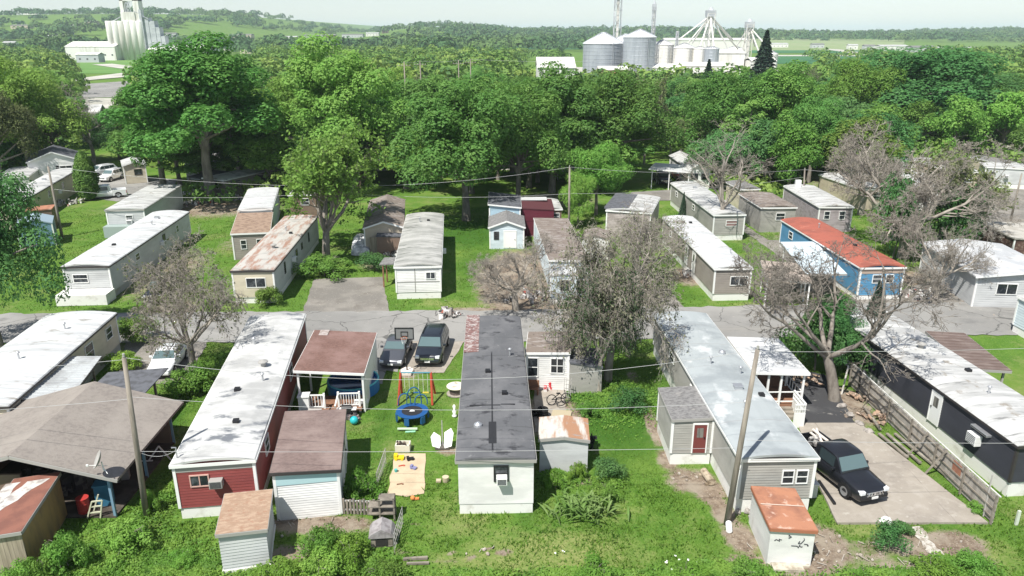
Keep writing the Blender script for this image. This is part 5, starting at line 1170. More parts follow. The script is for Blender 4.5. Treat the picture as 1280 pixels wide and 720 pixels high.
# burn box, sand toys, round table, tipped umbrella
q = P(504, 562)
bb = empty('fire_pit', q, 0, 'square cream fire pit with charred middle on the lawn', 'fire pit')
mb = MB().box(-.42, .42, -.3, -.22, 0, .42).box(-.42, .42, .22, .3, 0, .42).box(-.42, -.34, -.22, .22, 0, .42).box(.34, .42, -.22, .22, 0, .42).box(-.34, .34, -.22, .22, 0, .2); mb.build('surround', mat('cream_block', (.60, .58, .48)), bb)
mb = MB()
for k in range(12): a, b = rng.uniform(-.28, .28), rng.uniform(-.18, .18); mb.bar((a, b, .2), (a + rng.uniform(-.2, .2), b + rng.uniform(-.15, .15), .46), .06)
mb.build('charred_wood', mat('char', (.06, .045, .04), [((.35, .25, .2), (4, 4, 4), .55, .6)]), bb)
for px, py, lab, m, s, n_ in [(499, 574, 'yellow toy dump truck at the top of sand area', mat('yellow_toy', (.72, .55, .02), rough=.4), .28, 'toy_truck'), (513, 575, 'small black toy digger in the sand area', BLACK, .2, 'toy_digger'),
        (517, 586, 'purple grey toy car in the sand area', mat('lilac_toy', (.22, .22, .38), rough=.4), .18, 'toy_car'), (502, 583, 'red toy spade in the sand area', mat('red_toy', (.5, .1, .06)), .12, 'toy_spade'),
        (495, 590, 'teal toy bucket in the sand area', mat('teal_toy', (.1, .4, .38)), .12, 'toy_bucket'), (500, 606, 'brown stick lying low in the sand area', WOODB, .12, 'stick'), (516, 625, 'orange and white toy below the sand area', mat('orange_toy', (.75, .25, .08)), .2, 'toy_ball')]:
    q = P(px, py); mb = MB()
    if n_ in ('toy_truck', 'toy_digger', 'toy_car'):
        mb.box(-s, s, -s * .55, s * .55, s * .25, s * .6).box(-s, -s * .3, -s * .5, s * .5, s * .6, s * 1.1)
        for sx in (-.6, .6):
            for sy in (-1, 1): mb.tube([(sx * s, sy * s * .5, s * .25), (sx * s, sy * s * .68, s * .25)], s * .25, 8)
    elif n_ == 'toy_bucket': mb.lathe([(s * .6, 0), (s * .8, s * 1.3), (s * .7, s * 1.3)], n=12)
    elif n_ == 'toy_ball': mb.ball((0, 0, s * .6), s * .6).box(s * .4, s * 1.6, -s * .3, s * .3, 0, s * .4)
    else: mb.bar((-s * 1.4, 0, .03), (s, .04, .03), .05).box(s * .8, s * 1.5, -s * .4, s * .4, .01, .05)
    T(mb, n_, m, (q.x, q.y, .015), rng.uniform(-.5, .5), lab, 'toy' if n_ != 'stick' else 'stick')
q = P(570, 492)
rt = empty('patio_table', q, 0, 'round white table on a dark drum beside black roof', 'table')
MB().lathe([(.60, .52), (.62, .56), (.60, .59), (.05, .62)], n=24).build('tabletop', mat('cream_tabletop', (.68, .62, .50), [((.35, .3, .25), (2, 2, 2), .55, .65)]), rt)
MB().lathe([(.42, .0), (.44, .2), (.42, .52), (.3, .52)], n=18).build('drum_base', mat('dark_brick_ring', (.10, .075, .07), [((.2, .16, .15), (6, 6, 9), .5, .6)]), rt)
MB().lathe([(.62, 0), (.62, .05), (.45, .06)], n=22).build('foot_ring', CONC, rt)
q = P(553, 560)
um = empty('patio_umbrella', (q.x, q.y + .1, 0), 0, 'collapsed white patio umbrella with bent pole near black roof', 'umbrella')
MB().tube([(.0, .1, 0), (-.02, .25, 1.6)], .03, 6).build('pole', GTRIM, um)
mb = MB()
for s, zz in ((-1, .55), (1, .8)):
    pts = [(s * .08, -.05, .15), (s * .16, -.3, .1), (s * .55, -.32, .25), (s * .66, -.05, zz + .15), (s * .5, .25, zz + .3), (s * .12, .2, zz + .05)]
    c = Vector((s * .38, -.02, zz * .9))
    mb.add([tuple(c)] + pts + [tuple(c * .9)], [(0, i + 1, (i + 1) % 6 + 1) if s < 0 else (0, (i + 1) % 6 + 1, i + 1) for i in range(6)] + [(7, (i + 1) % 6 + 1, i + 1) for i in range(6)])
mb.build('canopy', PLAST, um)
MB().box(-.4, .4, -.3, .2, 0, .1).build('base', mat('dark_soil_base', (.10, .09, .08)), um)
q = P(568, 521); T(MB().lathe([(.12, 0), (.16, .1), (.07, .18), (.13, .4), (.05, .5), (.1, .75), (.02, .85)], n=12), 'garden_statue', WHITE, q, 0, 'small white garden statue beside the black-roofed trailer', 'statue', smooth=True)
q = P(557, 602); mb = MB().lathe([(.14, 0), (.18, .3), (.15, .3)], n=12).box(-.5, -.25, -.1, .1, 0, .12); T(mb, 'plant_pot', mat('tan_pot', (.50, .42, .30)), q, 0, 'tan pot on the grass by the white trailer wall', 'pot')
q = P(514, 538); T(MB().box(-.3, .3, -.06, .06, 0, .05), 'toy_mat', mat('mint_plastic', (.3, .65, .42)), P(513, 540), .1, 'mint green toy strip lying before the trampoline', 'toy')
# picket fence, shelves, dog house
a = P(422, 642); b = P(478, 644)
pf = empty('picket_fence', a, math.atan2(b.y - a.y, b.x - a.x), 'short weathered picket fence beside the brown outbuilding', 'fence'); Lf = (b - a).length
for k in range(int(Lf / .17) + 1): MB().box(k * .17 - .055, k * .17 + .055, -.02, .02, 0, .85 + .05 * ((k * 7) % 3 - 1)).build('picket', WOOD, pf)
MB().box(0, Lf, .022, .06, .7, .78).box(0, Lf, .022, .06, .2, .28).build('rail', TRIM, pf)
a = P(486, 648); ps = empty('wooden_rack', (a.x, a.y + .1, 0), .03, 'grey wooden rack of stacked boards at fence end', 'rack')
for i, z in enumerate((.35, .75, 1.15)): MB().box(-.45 - .5 * (i < 2), .32, -.3, .25, z, z + .05).build('shelf', WOOD, ps)
for x in (-.4, .3): MB().box(x - .04, x + .04, -.28, -.2, 0, 1.2).build('leg', WOOD, ps)
for x in (-.4, .3): MB().box(x - .04, x + .04, .17, .24, 0, 1.2).build('leg', WOOD, ps)
q = P(477, 682); dh = empty('dog_house', (q.x, q.y + .25, 0), .1, 'weathered grey dog house with arched dark opening', 'dog house')
MB().box(-.5, .5, -.35, .5, 0, .55).build('wall', WOOD, dh)
mb = MB().prism([(-.6, .52), (.6, .52), (.45, .75), (0, 1.0), (-.45, .75)], -.42, .58); mb.v = [(x, z, y) for x, y, z in mb.v]; mb.f = [tuple(reversed(f)) for f in mb.f]; mb.build('roof', mat('grey_felt', (.33, .31, .31), [((.22, .2, .2), (3, 3, 3), .45, .6)]), dh)
MB().box(-.28, .28, -.37, -.34, .06, .42).box(-.2, .2, -.368, -.342, .42, .5).build('opening', W_dark, dh)  # flat dark panels painted for the shade inside the doorway
a = P(493, 690); mb = MB()
for k in range(8): mb.bar((0, k * .3, 0), (0, k * .3, 1.0), .025)
for k in range(4): mb.bar((0, 0, .1 + k * .28), (0, 2.1, .1 + k * .28), .02)
T(mb, 'wire_fence', GTRIM, (a.x, a.y, 0), -.05, 'low wire garden fence beside the dog house', 'fence')
a = P(478, 590); mb = MB()
for k in range(9): mb.bar((0, k * .3, 0), (0, k * .3, 1.0), .03)
mb.bar((0, 0, .95), (0, 2.4, .95), .03).bar((0, 0, .4), (0, 2.4, .4), .03)
T(mb, 'wire_fence', GTRIM, (a.x, a.y - 1.6, 0), -.03, 'low wire fence between garden bed and sand area', 'fence')
mb = MB().bar((0, 0, .05), (1.1, .1, .05), .12).bar((.2, -.3, .05), (1.2, -.25, .05), .1); T(mb, 'plank', WOOD, P(504, 700), .0, 'two weathered planks lying on grass below the dog house', 'planks')
# clutter between black roof and rusted shed
rr = random.Random(11)
for px, py, lab, cat, kind_ in [(688, 487, 'red and white plastic toys heaped below the white addition', 'toys', 'mix'), (664, 492, 'brown bench frame against black-roofed trailer', 'bench', 'bench'), (704, 483, 'stacked dark chairs beside the paved yard', 'chairs', 'dark'), (699, 505, 'black bicycle heap on the paved yard', 'bicycle parts', 'bike'),
        (708, 498, 'grey wire stand at the edge of paved yard', 'stand', 'wire'), (679, 521, 'dark tyre pile just behind the rusted shed', 'tyres', 'tyre'), (702, 518, 'tan flat board beside the rusted shed', 'board', 'board'), (735, 560, 'dark garden tools leaning on the shed side', 'tools', 'dark')]:
    q = P(px, py); mb = MB(); m = BLACK; nm = 'clutter_pile'
    if kind_ == 'mix':
        for k in range(10): x, y = rr.uniform(-.5, .5), rr.uniform(-.3, .3); mb.box(x - .1, x + .12, y - .1, y + .1, 0, rr.uniform(.15, .6), rr.uniform(0, 3))
        m = mat('red_white_plastic', (.70, .68, .66), [((.55, .03, .04), (2.5, 2.5, 2.5), .47, .52)], rough=.4)
    elif kind_ == 'bench': nm = 'bench'; mb.box(-.4, .5, -.25, .25, .4, .46).box(-.4, .5, .2, .26, .46, .9).box(-.38, -.3, -.2, .2, 0, .4).box(.4, .48, -.2, .2, 0, .4); m = WOODB
    elif kind_ == 'dark':
        for k in range(5): x = rr.uniform(-.3, .3); mb.bar((x, rr.uniform(-.2, .2), 0), (x + rr.uniform(-.25, .25), rr.uniform(-.2, .2), .9), .06); mb.box(x - .2, x + .2, -.15, .2, .35 + k * .08, .39 + k * .08)
    elif kind_ == 'bike':
        nm = 'bicycle_heap'
        for (cx, cy, tilt) in ((-.5, 0, .4), (.45, .1, .2), (0, -.3, 1.1)):
            for k in range(16):
                a1, b1 = 2 * math.pi * k / 16, 2 * math.pi * (k + 1) / 16
                mb.tube([(cx + .32 * math.cos(a1), cy + .32 * math.sin(a1) * math.sin(tilt), .34 + .32 * math.sin(a1) * math.cos(tilt)), (cx + .32 * math.cos(b1), cy + .32 * math.sin(b1) * math.sin(tilt), .34 + .32 * math.sin(b1) * math.cos(tilt))], .03, 5, cap=False)
        mb.bar((-.5, 0, .34), (0, 0, .75), .04).bar((.45, .1, .34), (0, 0, .75), .04).bar((-.5, 0, .34), (.45, .1, .34), .04).bar((.45, .1, .34), (.35, .1, .95), .04).box(-.2, .05, -.06, .06, .75, .8)
    elif kind_ == 'wire':
        nm = 'wire_stand'; m = GTRIM
        for k in range(4): mb.bar((k * .15 - .2, 0, 0), (k * .15 - .2, .4, 1.3), .03)
        for k in range(5): mb.bar((-.2, k * .08, .1 + k * .27), (.25, k * .08, .1 + k * .27), .03)
    elif kind_ == 'tyre':
        nm = 'tyre_pile'; m = RUB
        for k in range(3): mb.lathe([(.18, k * .2), (.33, k * .2), (.36, k * .2 + .1), (.33, k * .2 + .19), (.18, k * .2 + .19), (.18, k * .2)], (rr.uniform(-.05, .05), rr.uniform(-.05, .05), 0), 16, cap=False)
        mb.lathe([(.18, 0), (.33, 0), (.36, .1), (.33, .19), (.18, .19), (.18, 0)], (-.6, .3, 0), 16, cap=False)
    else: nm = 'board'; mb.box(-.6, .6, -.45, .45, .03, .08); m = mat('tan_board', (.42, .36, .25))
    T(mb, nm, m, (q.x, q.y, 0), rr.uniform(-.3, .3), lab, cat)
# around the grey trailer
q = P(884, 600); mb = MB().tube([(0, -.55, .22), (0, .55, .22)], .2, 12).box(-.3, .3, -.5, -.35, 0, .12).box(-.3, .3, .35, .5, 0, .12); T(mb, 'log_planter', mat('split_log', (.42, .35, .26), [((.2, .15, .1), (3, 3, 3), .45, .6)]), (q.x, q.y, 0), .15, 'short pale log propped below the dark red door', 'log')
q = P(909, 662); T(MB().tube([(0, 0, .16), (.12, .55, .2)], .15, 10), 'propane_tank', WHITE, (q.x, q.y - .3, 0), 0, 'white cylinder lying at the foot of leaning pole', 'tank', bevel=0)
q = P(932, 645); mb = MB(); 
for k in range(5): mb.ball((rng.uniform(-.4, .4), rng.uniform(-.3, .3), .1), .16, jit=.5, n=7, m=5)
T(mb, 'stone_pile', mat('grey_rock', (.35, .32, .29), [((.22, .2, .18), (4, 4, 4), .45, .6)]), (q.x, q.y, 0), 0, 'grey stones between pole and rusted shed', 'stones')
q = P(1016, 625); mb = MB().box(-.45, .45, -.25, .25, 0, .75).box(-.5, .5, -.3, .3, .75, .82); T(mb, 'wooden_box', mat('white_grey_box', (.62, .61, .57)), (P(1013, 628).x, P(1013, 628).y + .6, 0), .1, 'white box between grey trailer and rusted roof shed', 'box')
a, b = P(1023, 604), P(1043, 633); mb = MB().bar((a.x, a.y, .14), (b.x, b.y, .14), .13); T(mb, 'black_pipe', BLACK, (0, 0, 0), 0, 'black pipe lying on the concrete pad edge', 'pipe')
q = P(1108, 678)
T(MB().ball((0, 0, .15), .3, .22, .2, n=8, m=6, jit=.3), 'rock', mat('white_rock', (.78, .77, .74)), (P(1105, 664).x, P(1105, 664).y, .45), 0, 'white rock resting on the dark round bush', 'rock')
q = P(1270, 656); T(MB().box(-.07, .07, -.05, .05, 0, .8), 'marker_post', mat('pale_green_post', (.55, .6, .5)), (q.x, q.y, 0), 0, 'slim pale post standing in the grass by black trailer', 'post')
# planks by the fence
for i, (x0, y0, x1, y1, lab) in enumerate([(1098, 545, 1134, 575, 'innermost grey plank lying along the board fence'), (1108, 545, 1150, 582, 'middle grey plank lying along the board fence'), (1118, 545, 1190, 604, 'long grey plank lying nearest the board fence'), (1080, 512, 1100, 540, 'short grey plank by the woodpile')]):
    a, b = P(x0, y0), P(x1, y1); T(MB().bar((a.x, a.y, .17), (b.x, b.y, .17), .16, .09), 'timber_plank', WOOD, (0, 0, 0), 0, lab, 'plank')
# board fence
a = P(1062, 482); b = P(1241, 656)
fe = empty('board_fence', a, math.atan2(b.y - a.y, b.x - a.x), 'weathered grey board fence with rust patch beside concrete pad', 'fence'); Lf = (b - a).length
mb = MB(); k = 0; x = 0; rr = random.Random(2)
while x < Lf - .1:
    w_ = .145; hh = 1.52 + rr.uniform(-.03, .03); mb.box(x, x + w_ - .012, -.0 + rr.uniform(-.008, .004), .022 + rr.uniform(0, .006), .06, hh); x += w_
mb.build('boards', mat('grey_fence_boards', (.40, .37, .33), [((.27, .25, .22), (4, 4, .5), .42, .58), ((.43, .40, .35), (1.2, 1.2, .6), .5, .65)], rough=.9), fe)
MB().box(Lf - 3.6, Lf - 2.9, -.035, -.012, .75, 1.4).build('rust_patch', R_rusto, fe)
MB().box(0, Lf, -.06, -.014, 1.25, 1.33).box(0, Lf, -.06, -.014, .75, .83).box(0, Lf, -.06, -.014, .3, .38).build('rails', WOOD, fe)
for k in range(7): MB().box(k * (Lf - .1) / 6, k * (Lf - .1) / 6 + .1, -.13, -.062, 0, 1.62).build('fence_post', WOOD, fe)
MB().box(-.02, Lf, .03, .1, 1.55, 1.59).build('cap_rail', mat('pale_cap_rail', (.58, .57, .54)), fe)
for k, u in enumerate((Lf - 4.4, Lf - 6.2)): MB().bar((u, -.9, 0), (u + .3, -.14, 1.7), .08).build('brace', WOOD, fe)
q = P(1236, 650); T(MB().bar((0, 0, 0), (.05, .1, 2.3), .06), 'fence_stake', GTRIM, (q.x - .1, q.y + .3, 0), 0, 'thin grey stake at the near end of board fence', 'stake')
# wood pile around the big bare tree
wl = P(1095, 500)
for i, (cx, cy, n_, lab) in enumerate([(1008, 478, 14, 'loose split firewood heap left of the bare trunk'), (1083, 500, 22, 'firewood heap between the bare trunk and board fence'), (1098, 525, 18, 'scattered split logs along the board fence')]):
    q = P(cx, cy); mb = MB()
    for k in range(n_):
        x, y = rng.uniform(-.9, .9), rng.uniform(-.7, .7); z = max(.1, .5 - math.hypot(x, y) * .4) * rng.random() + .1; t = rng.uniform(0, 3.1)
        mb.tube([(x - .25 * math.cos(t), y - .25 * math.sin(t), z), (x + .25 * math.cos(t), y + .25 * math.sin(t), z + rng.uniform(-.08, .1))], rng.uniform(.06, .11), 6)
    T(mb, 'firewood_heap', mat('cut_firewood', (.40, .27, .19), [((.22, .17, .13), (3, 3, 3), .45, .55), ((.6, .5, .4), (5, 5, 5), .58, .62)]), (q.x, q.y, 0), 0, lab, 'firewood', 'firewood by the bare tree')
mb = MB().box(-.22, .22, -.2, .2, 0, .1).tube([(0, 0, 0), (.05, 0, .6), (0, .05, 1.55), (0, 0, 1.75)], [.2, .25, .22, .02], 10); q = P(1075, 492); T(mb, 'covered_grill', BLACK, (q.x, q.y, 0), 0, 'tall black covered item leaning near the board fence', 'covered item')
mb = MB().bar((0, 0, 0), (.25, .2, 2.0), .1, .03); q = P(1052, 493); T(mb, 'plank', mat('pale_board', (.6, .57, .52)), (q.x, q.y, 0), 0, 'pale board propped against the bare trunk', 'board')
for k in range(4):
    q = P([1052, 1062, 1074, 1086][k], [509, 520, 531, 541][k]); mb = MB().ball((0, 0, .1), .32, .26, .16, n=8, m=5, jit=.4)
    T(mb, 'edging_stone', mat('grey_rock', (.35, .32, .29)), (q.x, q.y, 0), k, 'flat grey stone edging the dark asphalt pad', 'stone', 'stones edging the asphalt pad')
# covered car, far yard junk
q = P(452, 312)
cc = empty('covered_car', (q.x, q.y, 0), .15, 'car draped in silver tarp beside the dark shed', 'covered car')
mb = MB(); st = []
for y, w_, z in ((-2.3, .6, .35), (-2.1, .9, .75), (-1.0, .98, .98), (-.4, .95, 1.15), (.3, .85, 1.5), (1.2, .85, 1.48), (1.9, .95, 1.1), (2.3, .8, .6)):
    st.append([(x * w_ + random.Random(int(y * 10 + x * 10)).uniform(-.06, .06), y, zz) for x, zz in ((1.08, 0), (1.05, .45), (.95, z * .8), (.6, z), (0, z + .03), (-.6, z), (-.95, z * .8), (-1.05, .45), (-1.08, 0))])
loft(st).build('tarp', mat('silver_tarp', (.60, .61, .62), [((.35, .36, .38), (1.5, 1.5, 2), .48, .58), ((.78, .78, .78), (2, 2, 2), .55, .62)], rough=.45, bump=.6, bscale=3), cc)
for px, py, lab, cx in [(868, 345, 'heap of pale junk beside the taupe trailer', 1.6), (490, 320, 'dark scrap heap in front of the small dark shed', 1.4), (86, 255, 'red and brown junk beside the patchy roofed trailer', 1.7), (245, 255, 'dark scrap heap under the tall left tree', 2.2), (665, 372, 'low brown brush pile across the lane', 2.0), (1150, 372, 'tangled brush heap by the gravel apron', 2.2)]:
    q = P(px, py); mb = MB()
    for k in range(26):
        x, y = rng.gauss(0, cx * .45), rng.gauss(0, cx * .35); s = rng.uniform(.1, .28)
        if k % 3: mb.box(x - s, x + s, y - s * .7, y + s * .6, 0, rng.uniform(.1, .7), rng.uniform(0, 3))
        else: mb.bar((x, y, .1), (x + rng.uniform(-.9, .9), y + rng.uniform(-.6, .6), rng.uniform(.2, .9)), .06)
    T(mb, 'junk_heap', mat('mixed_junk', (.32, .29, .27), [((.75, .74, .72), (1.8, 1.8, 1.8), .50, .55), ((.05, .05, .05), (2.2, 2.2, 2.2), .52, .57), ((.35, .08, .05), (2, 2, 2), .60, .64)], objvar=.2), (q.x, q.y, 0), 0, lab, 'junk heap')
q = P(352, 368)
mb = MB().tube([(0, 0, 0), (0, 0, .9)], .15, 10).ball((0, 0, 1.0), .2); 
q = P(545, 372); T(MB().box(-.04, .04, -.04, .04, 0, 1.2), 'marker_post', TRIM, P(697, 225), 0, 'white stub post in the shaded yard', 'post')
q = P(1233, 408, 1.4); 
ds = empty('satellite_dish', (t13.location.x - 2.25, t13.location.y + 1.0, 2.0), R(-60), 'small black satellite dish on the pale blue corner wall', 'satellite dish')
mb = MB().lathe([(.02, 0), (.2, .03), (.32, .1), (.33, .11), (.2, .06), (.02, .03)], n=16); mb.v = [tuple(Euler((R(70), 0, 0)).to_matrix() @ Vector(v)) for v in mb.v]; mb.build('dish', BLACK, ds, smooth=True)
MB().bar((0, .05, 0), (.25, .35, -.1), .04).build('mount', BLACK, ds)
# meter box on its pole
T(MB().box(-.35, .35, -.25, .25, .0, .9).box(-.12, .12, -.28, -.2, .3, .6), 'meter_box', WHITE, (pH.x - .9, pH.y - .6, 3.25), 0, 'white meter box above the mauve trailer roof', 'meter box')

for px, py, lab, cx in [(235, 243, 'dark rubbish heap at the front of the tarp shelter', 1.8), (300, 250, 'pale bins and boxes under the tall left tree', 1.6), (560, 395, 'brown leaf litter heap at the far road edge', .8), (700, 300, 'brown clutter behind the weathered brown roof', 1.5), (975, 345, 'junk in front of the tan carport', 1.4), (1120, 300, 'pale clutter below the wide bare tree', 2.0)]:
    q = P(px, py); mb = MB()
    for k in range(30):
        x, y = rng.gauss(0, cx * .5), rng.gauss(0, cx * .35); s = rng.uniform(.1, .3)
        if k % 3: mb.box(x - s, x + s, y - s * .7, y + s * .6, 0, rng.uniform(.1, .8), rng.uniform(0, 3))
        else: mb.bar((x, y, .1), (x + rng.uniform(-.9, .9), y + rng.uniform(-.6, .6), rng.uniform(.2, .9)), .06)
    T(mb, 'junk_heap', mat('mixed_junk', (.3, .3, .3)), (q.x, q.y, 0), 0, lab, 'junk heap')

for px, py, lab, cx in [(60, 615, 'added boxes painted shade-dark deep inside the taupe garage', 1.2), (120, 600, 'added clutter painted shade-dark inside the right of the taupe garage', 1.1)]:
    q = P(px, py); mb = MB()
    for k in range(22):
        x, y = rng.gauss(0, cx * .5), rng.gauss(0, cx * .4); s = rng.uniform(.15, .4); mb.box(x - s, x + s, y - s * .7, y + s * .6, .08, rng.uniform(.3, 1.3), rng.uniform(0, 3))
    T(mb, 'added_dark_boxes', mat('shade_dark_boxes', (.06, .05, .05), [((.14, .12, .11), (1.4, 1.4, 1.4), .52, .56)], rough=.9), (q.x, q.y, 0), 0, lab, 'added boxes')  # boxes added and coloured dark to deepen the garage shade
# ---------------------------------------------------------------- vegetation
LM = [(110, 'the white gabled house'), (190, 'the cream cottage'), (270, 'the tall left tree'), (350, 'the rust streaked trailer'), (420, 'the dying locust'), (490, 'the tan cottage'), (560, 'the smudged-roof trailer'), (630, 'the pale blue cottage'), (690, 'the maroon building'), (750, 'the thin centre pole'), (820, 'the pickup carport'), (890, 'the carport house'), (950, 'the long grey trailer'), (1010, 'the mauve trailer'), (1080, 'the red-roofed trailer'), (1160, 'the wide bare tree'), (9999, 'the pale dirt lot')]
KW = dict(mid_a='leafy mid-green', mid_b='bright green', mid_c='dark green', mid_d='yellow-green', mid_e='narrow green', mid_f='spreading green', mid_g='loose olive', bare_tall='grey bare', half_bare_wood='thin-leaved')
def leafm(name, col, alt, ov=.22, tr=.40):
    m = mat(name, col, [(alt, (.55, .55, .55), .42, .62), (tuple(c * .7 for c in col), (2.2, 2.2, 2.2), .5, .7)], rough=.6, objvar=ov, spec=.25, transl=tr, detail=2)
    return m
L_green = leafm('green_leaves', (.135, .30, .065), (.18, .34, .075))
L_bright = leafm('bright_green_leaves', (.18, .355, .06), (.225, .38, .075))
L_dark = leafm('dark_green_leaves', (.095, .235, .07), (.13, .27, .08))
L_yellow = leafm('yellow_green_leaves', (.19, .345, .065), (.235, .37, .08))
L_olive = leafm('olive_leaves', (.17, .22, .08), (.21, .25, .11))
L_weed = leafm('weed_leaves_bright', (.16, .32, .045), (.21, .37, .06))
L_con = leafm('conifer_needles', (.035, .075, .045), (.05, .09, .05), tr=.15)
L_far = mat('far_tree_leaves', (.14, .26, .055), [((.23, .33, .075), (.035, .035, .035), .45, .58), ((.07, .15, .045), (.11, .11, .11), .52, .62)], rough=.7, transl=.25, spec=.2, detail=2)
L_dist = mat('distant_tree_leaves', (.075, .155, .06), [((.12, .20, .06), (.01, .01, .01), .45, .58)], rough=.7, transl=.2, spec=.1, detail=2)

def quads(c, nrm, size, asp, rs, droop=0.0):
    """leaf faces at points c facing nrm"""
    n = len(c)
    nrm = nrm / (np.linalg.norm(nrm, axis=1, keepdims=True) + 1e-9)
    a = rs.randn(n, 3); u = np.cross(nrm, a); u /= np.linalg.norm(u, axis=1, keepdims=True) + 1e-9
    v = np.cross(nrm, u)
    s = size * (0.6 + .8 * rs.rand(n, 1)); t = s * asp
    bend = nrm * s * .25
    V = np.stack([c - u * s, c - v * t + bend * .3, c + u * s - bend, c + v * t + bend * .3], 1).reshape(-1, 3)
    F = np.arange(4 * n).reshape(n, 4)
    return V, F
def crown_mesh(name, seed, R_, z0, z1, ncl, nleaf, size, m, clr=(.2, .36), shape=1.0, asp=.6, fill=.12, flat=.8):
    rs = np.random.RandomState(seed)
    cs = []
    for i in range(ncl):
        d = rs.randn(3); d /= np.linalg.norm(d)
        if d[2] < -.55: d[2] = -d[2]
        rr = rs.uniform(.35, .92) if i > ncl * .2 else rs.uniform(.0, .4)
        zc = .5 + .5 * d[2] * rr
        if zc < .5: zc = .5 - (.5 - zc) * 1.15; d = d * np.array([1.18, 1.18, 1])
        zc = max(.06, zc)
        wid = math.sin(math.pi * min(1, max(0, zc ** shape))) ** .5 if shape != 1 else 1
        cs.append((d[0] * rr * R_ * wid, d[1] * rr * R_ * wid, z0 + (z1 - z0) * zc, R_ * rs.uniform(*clr)))
    cs = np.array(cs)
    w = cs[:, 3] ** 2; w /= w.sum()
    k = rs.choice(ncl, nleaf, p=w)
    d = rs.randn(nleaf, 3); d[:, 2] += .35; d /= np.linalg.norm(d, axis=1, keepdims=True)
    rad = rs.uniform(.86, 1.07, (nleaf, 1))
    inner = rs.rand(nleaf, 1) < fill
    rad = np.where(inner, rs.rand(nleaf, 1) * .7, rad)
    lump = 1 + .22 * np.sin(d[:, :1] * 5 + k[:, None]) * np.cos(d[:, 1:2] * 6 + k[:, None] * 2)
    c = cs[k, :3] + d * cs[k, 3:4] * rad * lump * np.array([1, 1, flat])
    nrm = d * .9 + rs.randn(nleaf, 3) * .36 + np.array([-.12, -.15, .5])
    V, F = quads(c, nrm, size, asp, rs)
    return np_mesh(name, V, F, m, link=False), cs
def polytubes(name, polys, m, link=False):
    """polys: list of (points n x 3, radii n, sides)"""
    groups = {}
    for p, r, s in polys: groups.setdefault((len(p), s), []).append((p, r))
    VV = []; FF = []; base = 0
    for (n, s), lst in groups.items():
        Pp = np.array([a for a, _ in lst], float); Rr = np.array([b for _, b in lst], float)
        T_ = np.empty_like(Pp); T_[:, 1:-1] = Pp[:, 2:] - Pp[:, :-2]; T_[:, 0] = Pp[:, 1] - Pp[:, 0]; T_[:, -1] = Pp[:, -1] - Pp[:, -2]
        T_ /= np.linalg.norm(T_, axis=2, keepdims=True) + 1e-9
        ref = np.where(np.abs(T_[..., 2:3]) > .9, np.array([1., 0, 0]), np.array([0, 0, 1.]))
        U = np.cross(T_, ref); U /= np.linalg.norm(U, axis=2, keepdims=True) + 1e-9
        W = np.cross(U, T_)
        a = 2 * np.pi * np.arange(s) / s
        ring = Pp[:, :, None] + (U[:, :, None] * np.cos(a)[None, None, :, None] + W[:, :, None] * np.sin(a)[None, None, :, None]) * Rr[:, :, None, None]
        VV.append(ring.reshape(-1, 3))
        m_ = len(lst)
        ii, kk, jj = np.meshgrid(np.arange(m_), np.arange(n - 1), np.arange(s), indexing='ij')
        o = base + ii * n * s + kk * s
        j2 = (jj + 1) % s
        FF.append(np.stack([o + jj, o + s + jj, o + s + j2, o + j2], -1).reshape(-1, 4))
        base += m_ * n * s
    return np_mesh(name, np.concatenate(VV), np.concatenate(FF), m, smooth=True, link=link)
def grow(seed, H, spread, counts, droop=0.0, trunk=.3, r0=.3, fork=4, up=.25, ratio=.62, thin=.015):
    """bare skeleton: returns (polylines, twig end points)"""
    rs = np.random.RandomState(seed); out = []; ends = []
    def rec(p, d, L, r, lev):
        n = [5, 7, 6, 5, 4, 3][min(lev, 5)]
        pts = [p.copy()]; rad = [r]; dd = d.copy(); q = p.copy()
        for i in range(n):
            t = (i + 1) / n
            dd = dd + rs.randn(3) * (.07 if lev < 1 else .17) + np.array([0, 0, up * .25 if lev < 3 else -droop * .5 * t])
            dd /= np.linalg.norm(dd); q = q + dd * L / n
            pts.append(q.copy()); rad.append(max(thin * .6, r * (1 - .72 * t) if lev else r * (1 - .3 * t)))
        out.append((np.array(pts), np.array(rad), 9 if lev == 0 else 6 if lev < 3 else 3))
        if lev >= len(counts): ends.append((pts[-1], lev)); ends.append((pts[len(pts) // 2], lev)); return
        for c in range(counts[lev]):
            t = rs.uniform(.30, 1.0) if lev else rs.uniform(.78, 1.0)
            i = min(n - 1, int(t * n)); f = t * n - i
            b = pts[i] * (1 - f) + pts[i + 1] * f; rb = rad[i] * (1 - f) + rad[i + 1] * f
            base_d = (pts[i + 1] - pts[i]); base_d /= np.linalg.norm(base_d)
            side = rs.randn(3); side -= base_d * side.dot(base_d); side /= np.linalg.norm(side)
            if lev == 0:
                az = 2 * math.pi * (c + rs.uniform(-.3, .3)) / counts[0]; side = np.array([math.cos(az), math.sin(az), 0])
                ang = rs.uniform(.45, .95) * spread; LL = H * rs.uniform(.42, .62)
            else: ang = rs.uniform(.5, 1.1); LL = L * rs.uniform(.38, ratio) * (1.15 - .5 * t)
            nd = base_d * math.cos(ang) + side * math.sin(ang)
            rec(b, nd / np.linalg.norm(nd), LL, max(thin, rb * rs.uniform(.5, .72)), lev + 1)
    rec(np.array([0., 0, -.2]), np.array([rs.uniform(-.05, .05), rs.uniform(-.05, .05), 1.]), H * trunk, r0, 0)
    return out, ends
